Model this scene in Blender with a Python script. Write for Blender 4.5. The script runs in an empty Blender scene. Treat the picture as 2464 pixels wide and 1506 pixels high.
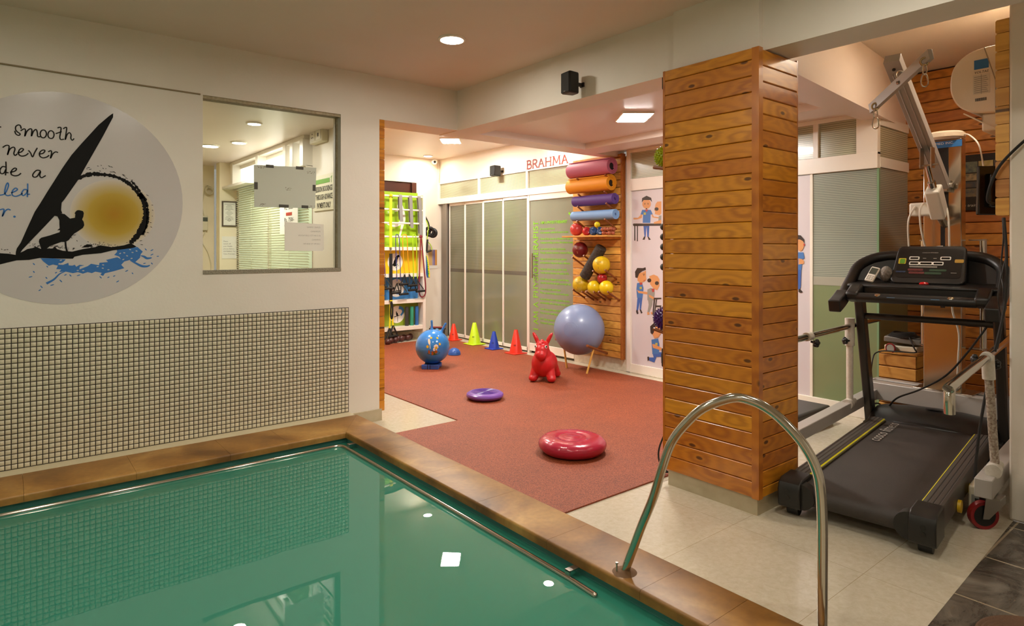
import bpy, bmesh, math, random
from mathutils import Vector, Matrix
random.seed(7)
sc = bpy.context.scene
COL = sc.collection
PI = math.pi

# ------------------------------------------------------------------ camera, world, exposure
cam_d = bpy.data.cameras.new('camera'); cam = bpy.data.objects.new('camera', cam_d); COL.objects.link(cam)
cam.location = (0, 0, 1.35)
cam.rotation_euler = (PI / 2, 0, -math.radians(38.838))
cam_d.sensor_width = 36; cam_d.lens = 36 * 1512 / 2464; cam_d.shift_y = -153 / 2464
cam_d.clip_start = 0.05
sc.camera = cam
w = bpy.data.worlds.new('world'); sc.world = w; w.use_nodes = True
w.node_tree.nodes['Background'].inputs[0].default_value = (1.0, 0.93, 0.82, 1)
w.node_tree.nodes['Background'].inputs[1].default_value = 0.05
sc.view_settings.view_transform = 'Standard'; sc.view_settings.look = 'None'
sc.view_settings.gamma = 1; sc.view_settings.use_curve_mapping = False
sc.view_settings.exposure = EXPOSURE = 2.7
sc.cycles.use_denoising = True
sc.cycles.max_bounces = 10; sc.cycles.diffuse_bounces = 6; sc.cycles.glossy_bounces = 5
sc.cycles.transmission_bounces = 6; sc.cycles.transparent_max_bounces = 8
sc.cycles.sample_clamp_indirect = 6; sc.cycles.caustics_reflective = False; sc.cycles.caustics_refractive = False
LAMP = {'pool': 34.0, 'gym': 39.0, 'square': 37.0, 'office': 46.0, 'alcove': 38.0}     # brightness of the ceiling lamps

# ------------------------------------------------------------------ helpers
def hexc(h):
    h = h.lstrip('#'); r = []
    for i in (0, 2, 4):
        c = int(h[i:i + 2], 16) / 255
        r.append(c / 12.92 if c <= 0.04045 else ((c + 0.055) / 1.055) ** 2.4)
    return (*r, 1)
def V(*a): return Vector(a)
MATS = {}
def mat(name, color, rough=0.5, metal=0.0, noise=None, bump=None, coat=0.0, spec=0.5, emit=None, ior=None):
    """Principled material; noise=(scale, second colour, amount), bump=(scale, distance)."""
    if name in MATS: return MATS[name]
    m = bpy.data.materials.new(name); m.use_nodes = True; nt = m.node_tree; b = nt.nodes['Principled BSDF']
    c = hexc(color) if isinstance(color, str) else color
    b.inputs['Base Color'].default_value = c; b.inputs['Roughness'].default_value = rough
    b.inputs['Metallic'].default_value = metal; b.inputs['Coat Weight'].default_value = coat
    b.inputs['Specular IOR Level'].default_value = spec
    if ior: b.inputs['IOR'].default_value = ior
    if emit: b.inputs['Emission Color'].default_value = hexc(emit[0]); b.inputs['Emission Strength'].default_value = emit[1]
    if noise or bump: tc = nt.nodes.new('ShaderNodeTexCoord')
    if noise:
        n = nt.nodes.new('ShaderNodeTexNoise'); n.inputs['Scale'].default_value = noise[0]; n.inputs['Detail'].default_value = 5
        nt.links.new(tc.outputs['Object'], n.inputs['Vector'])
        mr = nt.nodes.new('ShaderNodeMapRange'); mr.inputs[1].default_value = 0.35; mr.inputs[2].default_value = 0.7
        mr.inputs[4].default_value = noise[2]; nt.links.new(n.outputs['Fac'], mr.inputs[0])
        mx = nt.nodes.new('ShaderNodeMix'); mx.data_type = 'RGBA'; mx.inputs[6].default_value = c; mx.inputs[7].default_value = hexc(noise[1])
        nt.links.new(mr.outputs[0], mx.inputs[0]); nt.links.new(mx.outputs[2], b.inputs['Base Color'])
    if bump:
        n2 = nt.nodes.new('ShaderNodeTexNoise'); n2.inputs['Scale'].default_value = bump[0]; n2.inputs['Detail'].default_value = 3
        nt.links.new(tc.outputs['Object'], n2.inputs['Vector'])
        bp = nt.nodes.new('ShaderNodeBump'); bp.inputs['Distance'].default_value = bump[1]; bp.inputs['Strength'].default_value = 1
        nt.links.new(n2.outputs['Fac'], bp.inputs['Height']); nt.links.new(bp.outputs[0], b.inputs['Normal'])
    MATS[name] = m; return m

def base_world(o):
    p = V(0, 0, 0)
    while o is not None:
        if o.rotation_euler.z: return V(0, 0, 0)      # turned things are drawn in their own axes
        p = p + o.location; o = o.parent
    return p
class MB:
    """Collects shapes; build() links them as ONE mesh object."""
    def __init__(s): s.v = []; s.f = []; s.t = []; s.m = []; s.cur = 0
    def add(s, vs, fs, t=None):
        k = len(s.v); s.v += [tuple(p) for p in vs]; s.f += [[i + k for i in f] for f in fs]
        s.t += (t if t else [(0, 0, 0)] * len(vs)); s.m += [s.cur] * len(fs); return s
    def box(s, x0, y0, z0, x1, y1, z1):
        vs = [(x, y, z) for z in (z0, z1) for y in (y0, y1) for x in (x0, x1)]
        return s.add(vs, [(0, 2, 3, 1), (4, 5, 7, 6), (0, 1, 5, 4), (2, 6, 7, 3), (0, 4, 6, 2), (1, 3, 7, 5)])
    def obox(s, c, size, ax=(1, 0, 0), ay=(0, 1, 0), az=None):
        ax = V(*ax).normalized(); ay = V(*ay).normalized(); az = V(*az).normalized() if az else ax.cross(ay)
        c = V(*c); vs = [c + ax * (size[0] * i / 2) + ay * (size[1] * j / 2) + az * (size[2] * k / 2) for k in (-1, 1) for j in (-1, 1) for i in (-1, 1)]
        return s.add(vs, [(0, 2, 3, 1), (4, 5, 7, 6), (0, 1, 5, 4), (2, 6, 7, 3), (0, 4, 6, 2), (1, 3, 7, 5)])
    def tube(s, pts, r, n=10, closed=False, caps=True, sq=None, flat_to=None):
        pts = [V(*p) for p in pts]; N = len(pts)
        rs = r if isinstance(r, (list, tuple)) else [r] * N
        up = None; vs = []
        for i, p in enumerate(pts):
            a = pts[(i - 1) % N] if (i > 0 or closed) else p
            b = pts[(i + 1) % N] if (i < N - 1 or closed) else p
            d = (b - a).normalized()
            if up is None:
                up = V(0, 0, 1) if abs(d.z) < 0.95 else V(1, 0, 0)
            if flat_to: up = V(*flat_to)
            x = up - d * up.dot(d)
            x = x.normalized() if x.length > 1e-6 else d.orthogonal().normalized()
            up = x; y = d.cross(x)
            if sq:      # rectangular section: sq = (half across, half up)
                for (q, e) in ((-1, -1), (1, -1), (1, 1), (-1, 1)): vs.append(p + y * (q * sq[0]) + x * (e * sq[1]))
            else:
                for k in range(n):
                    t = 2 * PI * k / n; vs.append(p + x * (rs[i] * math.cos(t)) + y * (rs[i] * math.sin(t)))
        n = 4 if sq else n
        fs = []
        for i in range(N if closed else N - 1):
            for k in range(n):
                a0 = i * n + k; a1 = i * n + (k + 1) % n; b0 = ((i + 1) % N) * n + k; b1 = ((i + 1) % N) * n + (k + 1) % n
                fs.append((a0, a1, b1, b0))
        if caps and not closed:
            fs.append(tuple(reversed(range(n)))); fs.append(tuple(range((N - 1) * n, N * n)))
        return s.add(vs, fs)
    def cyl(s, p0, p1, r, r1=None, n=20, caps=True): return s.tube([p0, p1], [r, r if r1 is None else r1], n, caps=caps)
    def lathe(s, prof, c=(0, 0, 0), n=32, ax=(0, 0, 1)):
        az = V(*ax).normalized(); axx = az.orthogonal().normalized() if abs(az.z) < 0.999 else V(1, 0, 0); ayy = az.cross(axx); c = V(*c)
        vs = []; fs = []
        for (r, z) in prof:
            for k in range(n):
                t = 2 * PI * k / n; vs.append(c + axx * (r * math.cos(t)) + ayy * (r * math.sin(t)) + az * z)
        for i in range(len(prof) - 1):
            for k in range(n): fs.append((i * n + k, i * n + (k + 1) % n, (i + 1) * n + (k + 1) % n, (i + 1) * n + k))
        if prof[0][0] > 1e-5: fs.append(tuple(reversed(range(n))))
        if prof[-1][0] > 1e-5: fs.append(tuple(range((len(prof) - 1) * n, len(prof) * n)))
        return s.add(vs, fs)
    def ball(s, c, r, n=24, m=14, sc=(1, 1, 1), rot=None):
        vs = []; fs = []
        for i in range(m + 1):
            th = PI * i / m
            for k in range(n):
                ph = 2 * PI * k / n
                p = V(r * sc[0] * math.sin(th) * math.cos(ph), r * sc[1] * math.sin(th) * math.sin(ph), r * sc[2] * math.cos(th))
                if rot: p = rot @ p
                vs.append(V(*c) + p)
        for i in range(m):
            for k in range(n): fs.append((i * n + k, (i + 1) * n + k, (i + 1) * n + (k + 1) % n, i * n + (k + 1) % n))
        return s.add(vs, fs)
    def torus(s, c, R, r, ax=(0, 0, 1), n=32, m=10):
        az = V(*ax).normalized(); x = az.orthogonal().normalized(); y = az.cross(x)
        return s.tube([V(*c) + x * (R * math.cos(2 * PI * k / n)) + y * (R * math.sin(2 * PI * k / n)) for k in range(n)], r, m, closed=True)
    def poly(s, pts, d=None):
        """planar polygon; with d a prism extruded by vector d."""
        n = len(pts); pts = [V(*p) for p in pts]
        if d is None: return s.add(pts, [tuple(range(n))])
        d = V(*d)
        return s.add(pts + [p + d for p in pts], [tuple(reversed(range(n))), tuple(range(n, 2 * n))] + [(i, (i + 1) % n, n + (i + 1) % n, n + i) for i in range(n)])
    def ribbon(s, pts2, wd, fn):
        """a flat brush stroke: pts2 in a plane, fn maps (a, b) to space."""
        N = len(pts2); vs = []
        for i, (a, b) in enumerate(pts2):
            p0 = pts2[max(i - 1, 0)]; p1 = pts2[min(i + 1, N - 1)]
            if N > 3 and pts2[0] == pts2[-1]:
                if i == 0: p0 = pts2[-2]
                if i == N - 1: p1 = pts2[1]
            dx, dy = p1[0] - p0[0], p1[1] - p0[1]; l = math.hypot(dx, dy) or 1e-9
            ww = (wd[i] if isinstance(wd, (list, tuple)) else wd) / 2
            vs += [fn(a - dy / l * ww, b + dx / l * ww), fn(a + dy / l * ww, b - dx / l * ww)]
        return s.add(vs, [(2 * i, 2 * i + 1, 2 * i + 3, 2 * i + 2) for i in range(N - 1)])
    def build(s, name, mt, parent=None, origin=None, smooth=35, bevel=None, seg=2, sub=None):
        off = base_world(parent) if parent is not None else V(*(origin or (0, 0, 0)))
        me = bpy.data.meshes.new(name)
        me.from_pydata([tuple(V(*p) - off) for p in s.v], [], s.f)
        mts = mt if isinstance(mt, (list, tuple)) else [mt]
        for q in mts: me.materials.append(q)
        if len(mts) > 1: me.polygons.foreach_set('material_index', s.m)
        if any(t != (0, 0, 0) for t in s.t):
            at = me.attributes.new('uvw', 'FLOAT_VECTOR', 'POINT')
            at.data.foreach_set('vector', [q for t in s.t for q in t])
        bm = bmesh.new(); bm.from_mesh(me); bmesh.ops.recalc_face_normals(bm, faces=bm.faces); bm.to_mesh(me); bm.free()
        if smooth:
            me.shade_smooth()
            me.set_sharp_from_angle(angle=math.radians(smooth))
        o = bpy.data.objects.new(name, me); COL.objects.link(o)
        if parent is not None: o.parent = parent
        elif origin: o.location = origin
        if bevel:
            b = o.modifiers.new('bevel', 'BEVEL'); b.width = bevel; b.segments = seg; b.limit_method = 'ANGLE'; b.angle_limit = math.radians(40)
        if sub:
            b = o.modifiers.new('subsurf', 'SUBSURF'); b.levels = sub; b.render_levels = sub
        return o
def tag(o, label, cat, group=None):
    o['label'] = label; o['category'] = cat
    if group: o['group'] = group
    return o
def thing(name, loc, label, cat, group=None, rz=0):
    o = bpy.data.objects.new(name, None); COL.objects.link(o); o.location = loc; o.rotation_euler = (0, 0, rz)
    o.empty_display_size = 0.1
    return tag(o, label, cat, group)
def struct(o):
    o['kind'] = 'structure'; return o
def dup(root, loc, label, rz=None, group=None):
    r = root.copy(); COL.objects.link(r); r.location = loc; r['label'] = label
    if rz is not None: r.rotation_euler = (0, 0, rz)
    if group: r['group'] = group
    for ch in list(root.children):
        c = ch.copy(); COL.objects.link(c); c.parent = r
        for g in list(ch.children):
            d = g.copy(); COL.objects.link(d); d.parent = c
    return r
def text_into(mb, body, o, r, u, height, width=None, align='LEFT', lift=0.0, mirror=False, shear=0.0, bold=0.0):
    """flat lettering; o = baseline start, r = reading direction, u = up, height = cap height."""
    cu = bpy.data.curves.new('lettering', 'FONT'); cu.body = body; cu.size = 1; cu.align_x = align; cu.resolution_u = 2; cu.shear = shear; cu.offset = bold
    ob = bpy.data.objects.new('lettering', cu); COL.objects.link(ob)
    me = ob.to_mesh(); vs = [v.co.copy() for v in me.vertices]; fs = [tuple(p.vertices) for p in me.polygons]
    ob.to_mesh_clear(); bpy.data.objects.remove(ob); bpy.data.curves.remove(cu)
    if not vs: return mb
    sy = height / 0.73; sx = sy
    if width:
        sx = width / max(1e-6, max(v.x for v in vs) - min(v.x for v in vs))
    if mirror: sx = -sx
    o = V(*o); r = V(*r).normalized(); u = V(*u).normalized(); n = r.cross(u)
    return mb.add([o + r * (v.x * sx) + u * (v.y * sy) + n * lift for v in vs], fs)
def wallY(y): return lambda a, b: (a, y, b)          # plane of the left wall: a = x, b = height
def wallX(x): return lambda a, b: (x, -a, b)         # planes across the rooms, read towards -y: a = -y, b = height
def ell(cx, cy, rx, ry=None, n=18, rot=0):
    ry = rx if ry is None else ry; c, s = math.cos(rot), math.sin(rot)
    return [(cx + rx * math.cos(t) * c - ry * math.sin(t) * s, cy + rx * math.cos(t) * s + ry * math.sin(t) * c) for t in [2 * PI * k / n for k in range(n)]]
def flat(mb, pts2, fn): return mb.add([fn(*p) for p in pts2], [tuple(range(len(pts2)))])
def smooth_path(pts, k=6, closed=False):
    """Catmull-Rom through the points"""
    P = [V(*p) for p in pts]; n = len(P); out = []
    rng = range(n if closed else n - 1)
    for i in rng:
        p0 = P[(i - 1) % n] if closed or i > 0 else P[0]; p1 = P[i]; p2 = P[(i + 1) % n]; p3 = P[(i + 2) % n] if closed or i < n - 2 else P[n - 1]
        for j in range(k):
            t = j / k
            out.append(0.5 * ((2 * p1) + (p2 - p0) * t + (2 * p0 - 5 * p1 + 4 * p2 - p3) * t * t + (3 * p1 - p0 - 3 * p2 + p3) * t ** 3))
    if not closed: out.append(P[-1])
    return out
def smooth2(pts, k=5): return [(p.x, p.y) for p in smooth_path([(a, b, 0) for a, b in pts], k)]

# ------------------------------------------------------------------ node materials
def node_mat(name):
    m = bpy.data.materials.new(name); m.use_nodes = True; MATS[name] = m
    return m, m.node_tree, m.node_tree.nodes['Principled BSDF']
def N(nt, kind, **kw):
    n = nt.nodes.new('ShaderNode' + kind)
    for k, v in kw.items(): setattr(n, k, v)
    return n
def pine(name, base, dark, knot='#3c1a08', rough=0.35, coat=0.3, tint=0.25):
    m, nt, b = node_mat(name); L = nt.links.new
    at = N(nt, 'Attribute', attribute_name='uvw')
    sep = N(nt, 'SeparateXYZ'); L(at.outputs['Vector'], sep.inputs[0])
    kx = N(nt, 'Math', operation='MULTIPLY_ADD'); kx.inputs[1].default_value = 3.71; L(sep.outputs[2], kx.inputs[0])
    ku = N(nt, 'Math', operation='MULTIPLY'); ku.inputs[1].default_value = 2.9; L(sep.outputs[0], ku.inputs[0]); L(ku.outputs[0], kx.inputs[2])
    ky = N(nt, 'Math', operation='MULTIPLY_ADD'); ky.inputs[1].default_value = 9.13; L(sep.outputs[2], ky.inputs[0])
    kv = N(nt, 'Math', operation='MULTIPLY'); kv.inputs[1].default_value = 6.5; L(sep.outputs[1], kv.inputs[0]); L(kv.outputs[0], ky.inputs[2])
    kc_ = N(nt, 'CombineXYZ'); L(kx.outputs[0], kc_.inputs[0]); L(ky.outputs[0], kc_.inputs[1])
    vo = N(nt, 'TexVoronoi', voronoi_dimensions='2D'); vo.inputs['Scale'].default_value = 1.0; L(kc_.outputs[0], vo.inputs['Vector'])      # knots
    mp2 = N(nt, 'Mapping'); mp2.inputs['Scale'].default_value = (2.2, 34, 5); L(at.outputs['Vector'], mp2.inputs['Vector'])
    no = N(nt, 'TexNoise'); no.inputs['Scale'].default_value = 1.4; no.inputs['Detail'].default_value = 4; no.inputs['Distortion'].default_value = 0.6
    L(mp2.outputs[0], no.inputs['Vector'])
    # growth rings bend around the knots
    mu = N(nt, 'Math', operation='MULTIPLY'); mu.inputs[1].default_value = 26; L(vo.outputs['Distance'], mu.inputs[0])
    ad = N(nt, 'Math', operation='MULTIPLY_ADD'); ad.inputs[1].default_value = 7; L(no.outputs['Fac'], ad.inputs[0]); L(mu.outputs[0], ad.inputs[2])
    sn = N(nt, 'Math', operation='SINE'); L(ad.outputs[0], sn.inputs[0])
    mr = N(nt, 'MapRange'); mr.inputs[1].default_value = -1; mr.inputs[2].default_value = 1; mr.inputs[3].default_value = 0.0; mr.inputs[4].default_value = 0.55; L(sn.outputs[0], mr.inputs[0])
    fl = N(nt, 'MapRange'); fl.inputs[1].default_value = 0.16; fl.inputs[2].default_value = 0.5; fl.inputs[3].default_value = 1; fl.inputs[4].default_value = 0.45; L(vo.outputs['Distance'], fl.inputs[0])
    m1 = N(nt, 'Math', operation='MULTIPLY'); L(mr.outputs[0], m1.inputs[0]); L(fl.outputs[0], m1.inputs[1])
    mx = N(nt, 'Mix', data_type='RGBA'); mx.inputs[6].default_value = hexc(base); mx.inputs[7].default_value = hexc(dark); L(m1.outputs[0], mx.inputs[0])
    # plank to plank difference
    wn = N(nt, 'TexWhiteNoise', noise_dimensions='1D'); L(sep.outputs[2], wn.inputs['W'])
    hs = N(nt, 'HueSaturation'); L(mx.outputs[2], hs.inputs['Color'])
    vr = N(nt, 'MapRange'); vr.inputs[3].default_value = 1 - tint; vr.inputs[4].default_value = 1 + tint * 0.7; L(wn.outputs['Value'], vr.inputs[0]); L(vr.outputs[0], hs.inputs['Value'])
    vh = N(nt, 'MapRange'); vh.inputs[3].default_value = 0.488; vh.inputs[4].default_value = 0.508; L(wn.outputs['Value'], vh.inputs[0]); L(vh.outputs[0], hs.inputs['Hue'])
    kn = N(nt, 'MapRange'); kn.inputs[1].default_value = 0.045; kn.inputs[2].default_value = 0.075; kn.inputs[3].default_value = 0.85; kn.inputs[4].default_value = 0; L(vo.outputs['Distance'], kn.inputs[0])
    # only some cells carry a knot
    kc = N(nt, 'SeparateColor'); L(vo.outputs['Color'], kc.inputs[0])
    th = N(nt, 'Math', operation='GREATER_THAN'); th.inputs[1].default_value = 0.5; L(kc.outputs[0], th.inputs[0])
    km = N(nt, 'Math', operation='MULTIPLY'); L(kn.outputs[0], km.inputs[0]); L(th.outputs[0], km.inputs[1])
    mk = N(nt, 'Mix', data_type='RGBA'); mk.inputs[7].default_value = hexc(knot); L(hs.outputs[0], mk.inputs[6]); L(km.outputs[0], mk.inputs[0])
    L(mk.outputs[2], b.inputs['Base Color'])
    b.inputs['Roughness'].default_value = rough; b.inputs['Coat Weight'].default_value = coat; b.inputs['Coat Roughness'].default_value = 0.18
    return m
def planks(mb, o, u, v, n, length, height, ph, thick, seed=0, gap=0.0025, ch=0.004, phase=0.0):
    """horizontal boards with V grooves: o = lower corner, u along, v up, n outward."""
    o, u, v, n = V(*o), V(*u), V(*v), V(*n); rr = random.Random(seed)
    z = -phase; k = 0
    while z < height - 1e-4:
        a = max(z, 0) + gap / 2; e = min(z + ph, height) - gap / 2; k += 1
        if e - a > 0.01:
            w_ = rr.random() * 50 + k * 3.17; sh = rr.random() * 9
            sec = [(a, 0), (a, thick - ch), (a + ch, thick), (e - ch, thick), (e, thick - ch), (e, 0)]
            vs = []; t = []
            for x in (0, length):
                for (q, d) in sec: vs.append(o + u * x + v * q + n * d); t.append((x + sh, q - a, w_))
            fs = [(i, (i + 1) % 6, 6 + (i + 1) % 6, 6 + i) for i in range(6)] + [(5, 4, 3, 2, 1, 0), (6, 7, 8, 9, 10, 11)]
            mb.add(vs, fs, t)
        z += ph
    return mb

# ------------------------------------------------------------------ materials of the rooms
PAINT = mat('cream wall paint', '#e4ded3', 0.55, noise=(2.2, '#d8d0c0', 0.35), bump=(60, 0.0006))
PAINTG = mat('warm white wall paint', '#efe6d6', 0.5, noise=(1.5, '#e6dac4', 0.4))
CEIL = mat('ceiling paint', '#dcd2c4', 0.6, noise=(1.2, '#d0c0aa', 0.4))
CEILG = mat('gym ceiling paint', '#e6d8cc', 0.38, noise=(1.2, '#dccbbd', 0.4))
WHITE = mat('white gloss paint', '#ece6da', 0.3)
PINE = pine('varnished pine', '#cc8424', '#8c480e', rough=0.3, coat=0.45, tint=0.2)
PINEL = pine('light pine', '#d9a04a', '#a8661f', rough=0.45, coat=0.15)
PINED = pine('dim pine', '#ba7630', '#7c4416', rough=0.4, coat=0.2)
GROUT = mat('dark grout', '#2a2018', 0.8)
MOS = mat('cream mosaic tile', '#d8d0b8', 0.12, noise=(30, '#c8bea2', 0.5))
BLACK = mat('black plastic', '#0d0c0b', 0.4)
CHROME = mat('polished steel', '#c9c4ba', 0.12, 1.0)
STEEL = mat('brushed steel', '#b5b0a8', 0.28, 1.0)
WHITEP = mat('white plastic', '#e4dfd2', 0.4)
DOWEL = mat('pine dowel', '#b06a2c', 0.45, noise=(40, '#8a4a1a', 0.6))

def tile_floor(name, base, vein, grout, size, org, rough, bumpy=0.0):
    m, nt, b = node_mat(name); L = nt.links.new
    tc = N(nt, 'TexCoord'); mp = N(nt, 'Mapping'); mp.inputs['Location'].default_value = (-org[0], -org[1], 0)
    L(tc.outputs['Object'], mp.inputs['Vector'])
    br = N(nt, 'TexBrick'); br.offset = 0; br.squash = 1
    br.inputs['Scale'].default_value = 1; br.inputs['Brick Width'].default_value = size; br.inputs['Row Height'].default_value = size
    br.inputs['Mortar Size'].default_value = 0.0011 if not bumpy else 0.005; br.inputs['Mortar Smooth'].default_value = 0.2
    br.inputs['Color1'].default_value = (1, 1, 1, 1); br.inputs['Color2'].default_value = (0.93, 0.93, 0.93, 1); br.inputs['Mortar'].default_value = (0, 0, 0, 1)
    L(mp.outputs[0], br.inputs['Vector'])
    n1 = N(nt, 'TexNoise'); n1.inputs['Scale'].default_value = 34 if not bumpy else 3.2; n1.inputs['Detail'].default_value = 8; n1.inputs['Roughness'].default_value = 0.7; n1.inputs['Distortion'].default_value = 0.4 if not bumpy else 1.2
    L(tc.outputs['Object'], n1.inputs['Vector'])
    mr = N(nt, 'MapRange'); mr.inputs[1].default_value = 0.35; mr.inputs[2].default_value = 0.68; L(n1.outputs['Fac'], mr.inputs[0])
    mx = N(nt, 'Mix', data_type='RGBA'); mx.inputs[6].default_value = hexc(base); mx.inputs[7].default_value = hexc(vein); L(mr.outputs[0], mx.inputs[0])
    mu = N(nt, 'Mix', data_type='RGBA', blend_type='MULTIPLY'); mu.inputs[0].default_value = 1; L(mx.outputs[2], mu.inputs[6]); L(br.outputs['Color'], mu.inputs[7])
    mg = N(nt, 'Mix', data_type='RGBA'); mg.inputs[7].default_value = hexc(grout); L(mu.outputs[2], mg.inputs[6]); L(br.outputs['Fac'], mg.inputs[0])
    L(mg.outputs[2], b.inputs['Base Color'])
    rr = N(nt, 'MapRange'); rr.inputs[3].default_value = rough; rr.inputs[4].default_value = rough + 0.12; L(n1.outputs['Fac'], rr.inputs[0]); L(rr.outputs[0], b.inputs['Roughness'])
    if bumpy:
        bp = N(nt, 'Bump'); bp.inputs['Distance'].default_value = bumpy; L(n1.outputs['Fac'], bp.inputs['Height']); L(bp.outputs[0], b.inputs['Normal'])
    return m
FLOOR = tile_floor('cream vitrified floor tile', '#d5ccb9', '#c6bba2', '#a89678', 0.6, (2.18, 1.12), 0.1)
SLATE = tile_floor('dark slate floor tile', '#2e241c', '#857c70', '#a89880', 0.45, (2.45, 0.85), 0.22, 0.006)

# terracotta rubber granules
m, nt, b = node_mat('terracotta rubber granules'); L = nt.links.new
tc = N(nt, 'TexCoord'); n1 = N(nt, 'TexNoise'); n1.inputs['Scale'].default_value = 170; n1.inputs['Detail'].default_value = 2; L(tc.outputs['Object'], n1.inputs['Vector'])
n2 = N(nt, 'TexNoise'); n2.inputs['Scale'].default_value = 3; n2.inputs['Detail'].default_value = 4; L(tc.outputs['Object'], n2.inputs['Vector'])
cr = N(nt, 'ValToRGB'); cr.color_ramp.elements[0].position = 0.3; cr.color_ramp.elements[0].color = hexc('#65290f'); cr.color_ramp.elements[1].position = 0.75; cr.color_ramp.elements[1].color = hexc('#c0633a')
e = cr.color_ramp.elements.new(0.5); e.color = hexc('#9a4824'); L(n1.outputs['Fac'], cr.inputs[0])
mx = N(nt, 'Mix', data_type='RGBA', blend_type='MULTIPLY'); mx.inputs[0].default_value = 0.35; L(cr.outputs[0], mx.inputs[6]); L(n2.outputs['Fac'], mx.inputs[7])
L(mx.outputs[2], b.inputs['Base Color']); b.inputs['Roughness'].default_value = 0.62
bp = N(nt, 'Bump'); bp.inputs['Distance'].default_value = 0.004; bp.inputs['Strength'].default_value = 0.7; L(n1.outputs['Fac'], bp.inputs['Height']); L(bp.outputs[0], b.inputs['Normal'])
RUBBER = m

# coping stone: brown sandstone, stained
m, nt, b = node_mat('brown coping stone'); L = nt.links.new
tc = N(nt, 'TexCoord'); n1 = N(nt, 'TexNoise'); n1.inputs['Scale'].default_value = 2.6; n1.inputs['Detail'].default_value = 7; n1.inputs['Distortion'].default_value = 0.8; L(tc.outputs['Object'], n1.inputs['Vector'])
n2 = N(nt, 'TexNoise'); n2.inputs['Scale'].default_value = 40; n2.inputs['Detail'].default_value = 4; L(tc.outputs['Object'], n2.inputs['Vector'])
cr = N(nt, 'ValToRGB'); cr.color_ramp.elements[0].position = 0.3; cr.color_ramp.elements[0].color = hexc('#66431c'); cr.color_ramp.elements[1].position = 0.72; cr.color_ramp.elements[1].color = hexc('#b48b4a')
e = cr.color_ramp.elements.new(0.5); e.color = hexc('#94682e'); L(n1.outputs['Fac'], cr.inputs[0])
mx = N(nt, 'Mix', data_type='RGBA', blend_type='OVERLAY'); mx.inputs[0].default_value = 0.25; L(cr.outputs[0], mx.inputs[6]); L(n2.outputs['Fac'], mx.inputs[7])
L(mx.outputs[2], b.inputs['Base Color']); b.inputs['Roughness'].default_value = 0.42
COPING = m

# murky pool water with a slight ripple
m, nt, b = node_mat('murky green pool water'); L = nt.links.new
b.inputs['Base Color'].default_value = hexc('#33806c'); b.inputs['Roughness'].default_value = 0.0; b.inputs['IOR'].default_value = 1.5
tc = N(nt, 'TexCoord'); n1 = N(nt, 'TexNoise'); n1.inputs['Scale'].default_value = 2.6; n1.inputs['Detail'].default_value = 1.0; L(tc.outputs['Object'], n1.inputs['Vector'])
n3 = N(nt, 'TexNoise'); n3.inputs['Scale'].default_value = 14; n3.inputs['Detail'].default_value = 0.5; L(tc.outputs['Object'], n3.inputs['Vector'])
sp = N(nt, 'SeparateXYZ'); L(tc.outputs['Object'], sp.inputs[0])
am = N(nt, 'MapRange'); am.inputs[1].default_value = 1.5; am.inputs[2].default_value = 0.2; am.inputs[3].default_value = 0.0; am.inputs[4].default_value = 0.17; L(sp.outputs[0], am.inputs[0])
m3 = N(nt, 'Math', operation='MULTIPLY'); L(n3.outputs['Fac'], m3.inputs[0]); L(am.outputs[0], m3.inputs[1])
ad = N(nt, 'Math', operation='ADD'); L(n1.outputs['Fac'], ad.inputs[0]); L(m3.outputs[0], ad.inputs[1])
bp = N(nt, 'Bump'); bp.inputs['Distance'].default_value = 0.0008; bp.inputs['Strength'].default_value = 1; L(ad.outputs[0], bp.inputs['Height']); L(bp.outputs[0], b.inputs['Normal'])
WATER = m
POOLW = mat('teal pool lining', '#4f8a84', 0.3, noise=(5, '#3f766f', 0.6))

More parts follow.
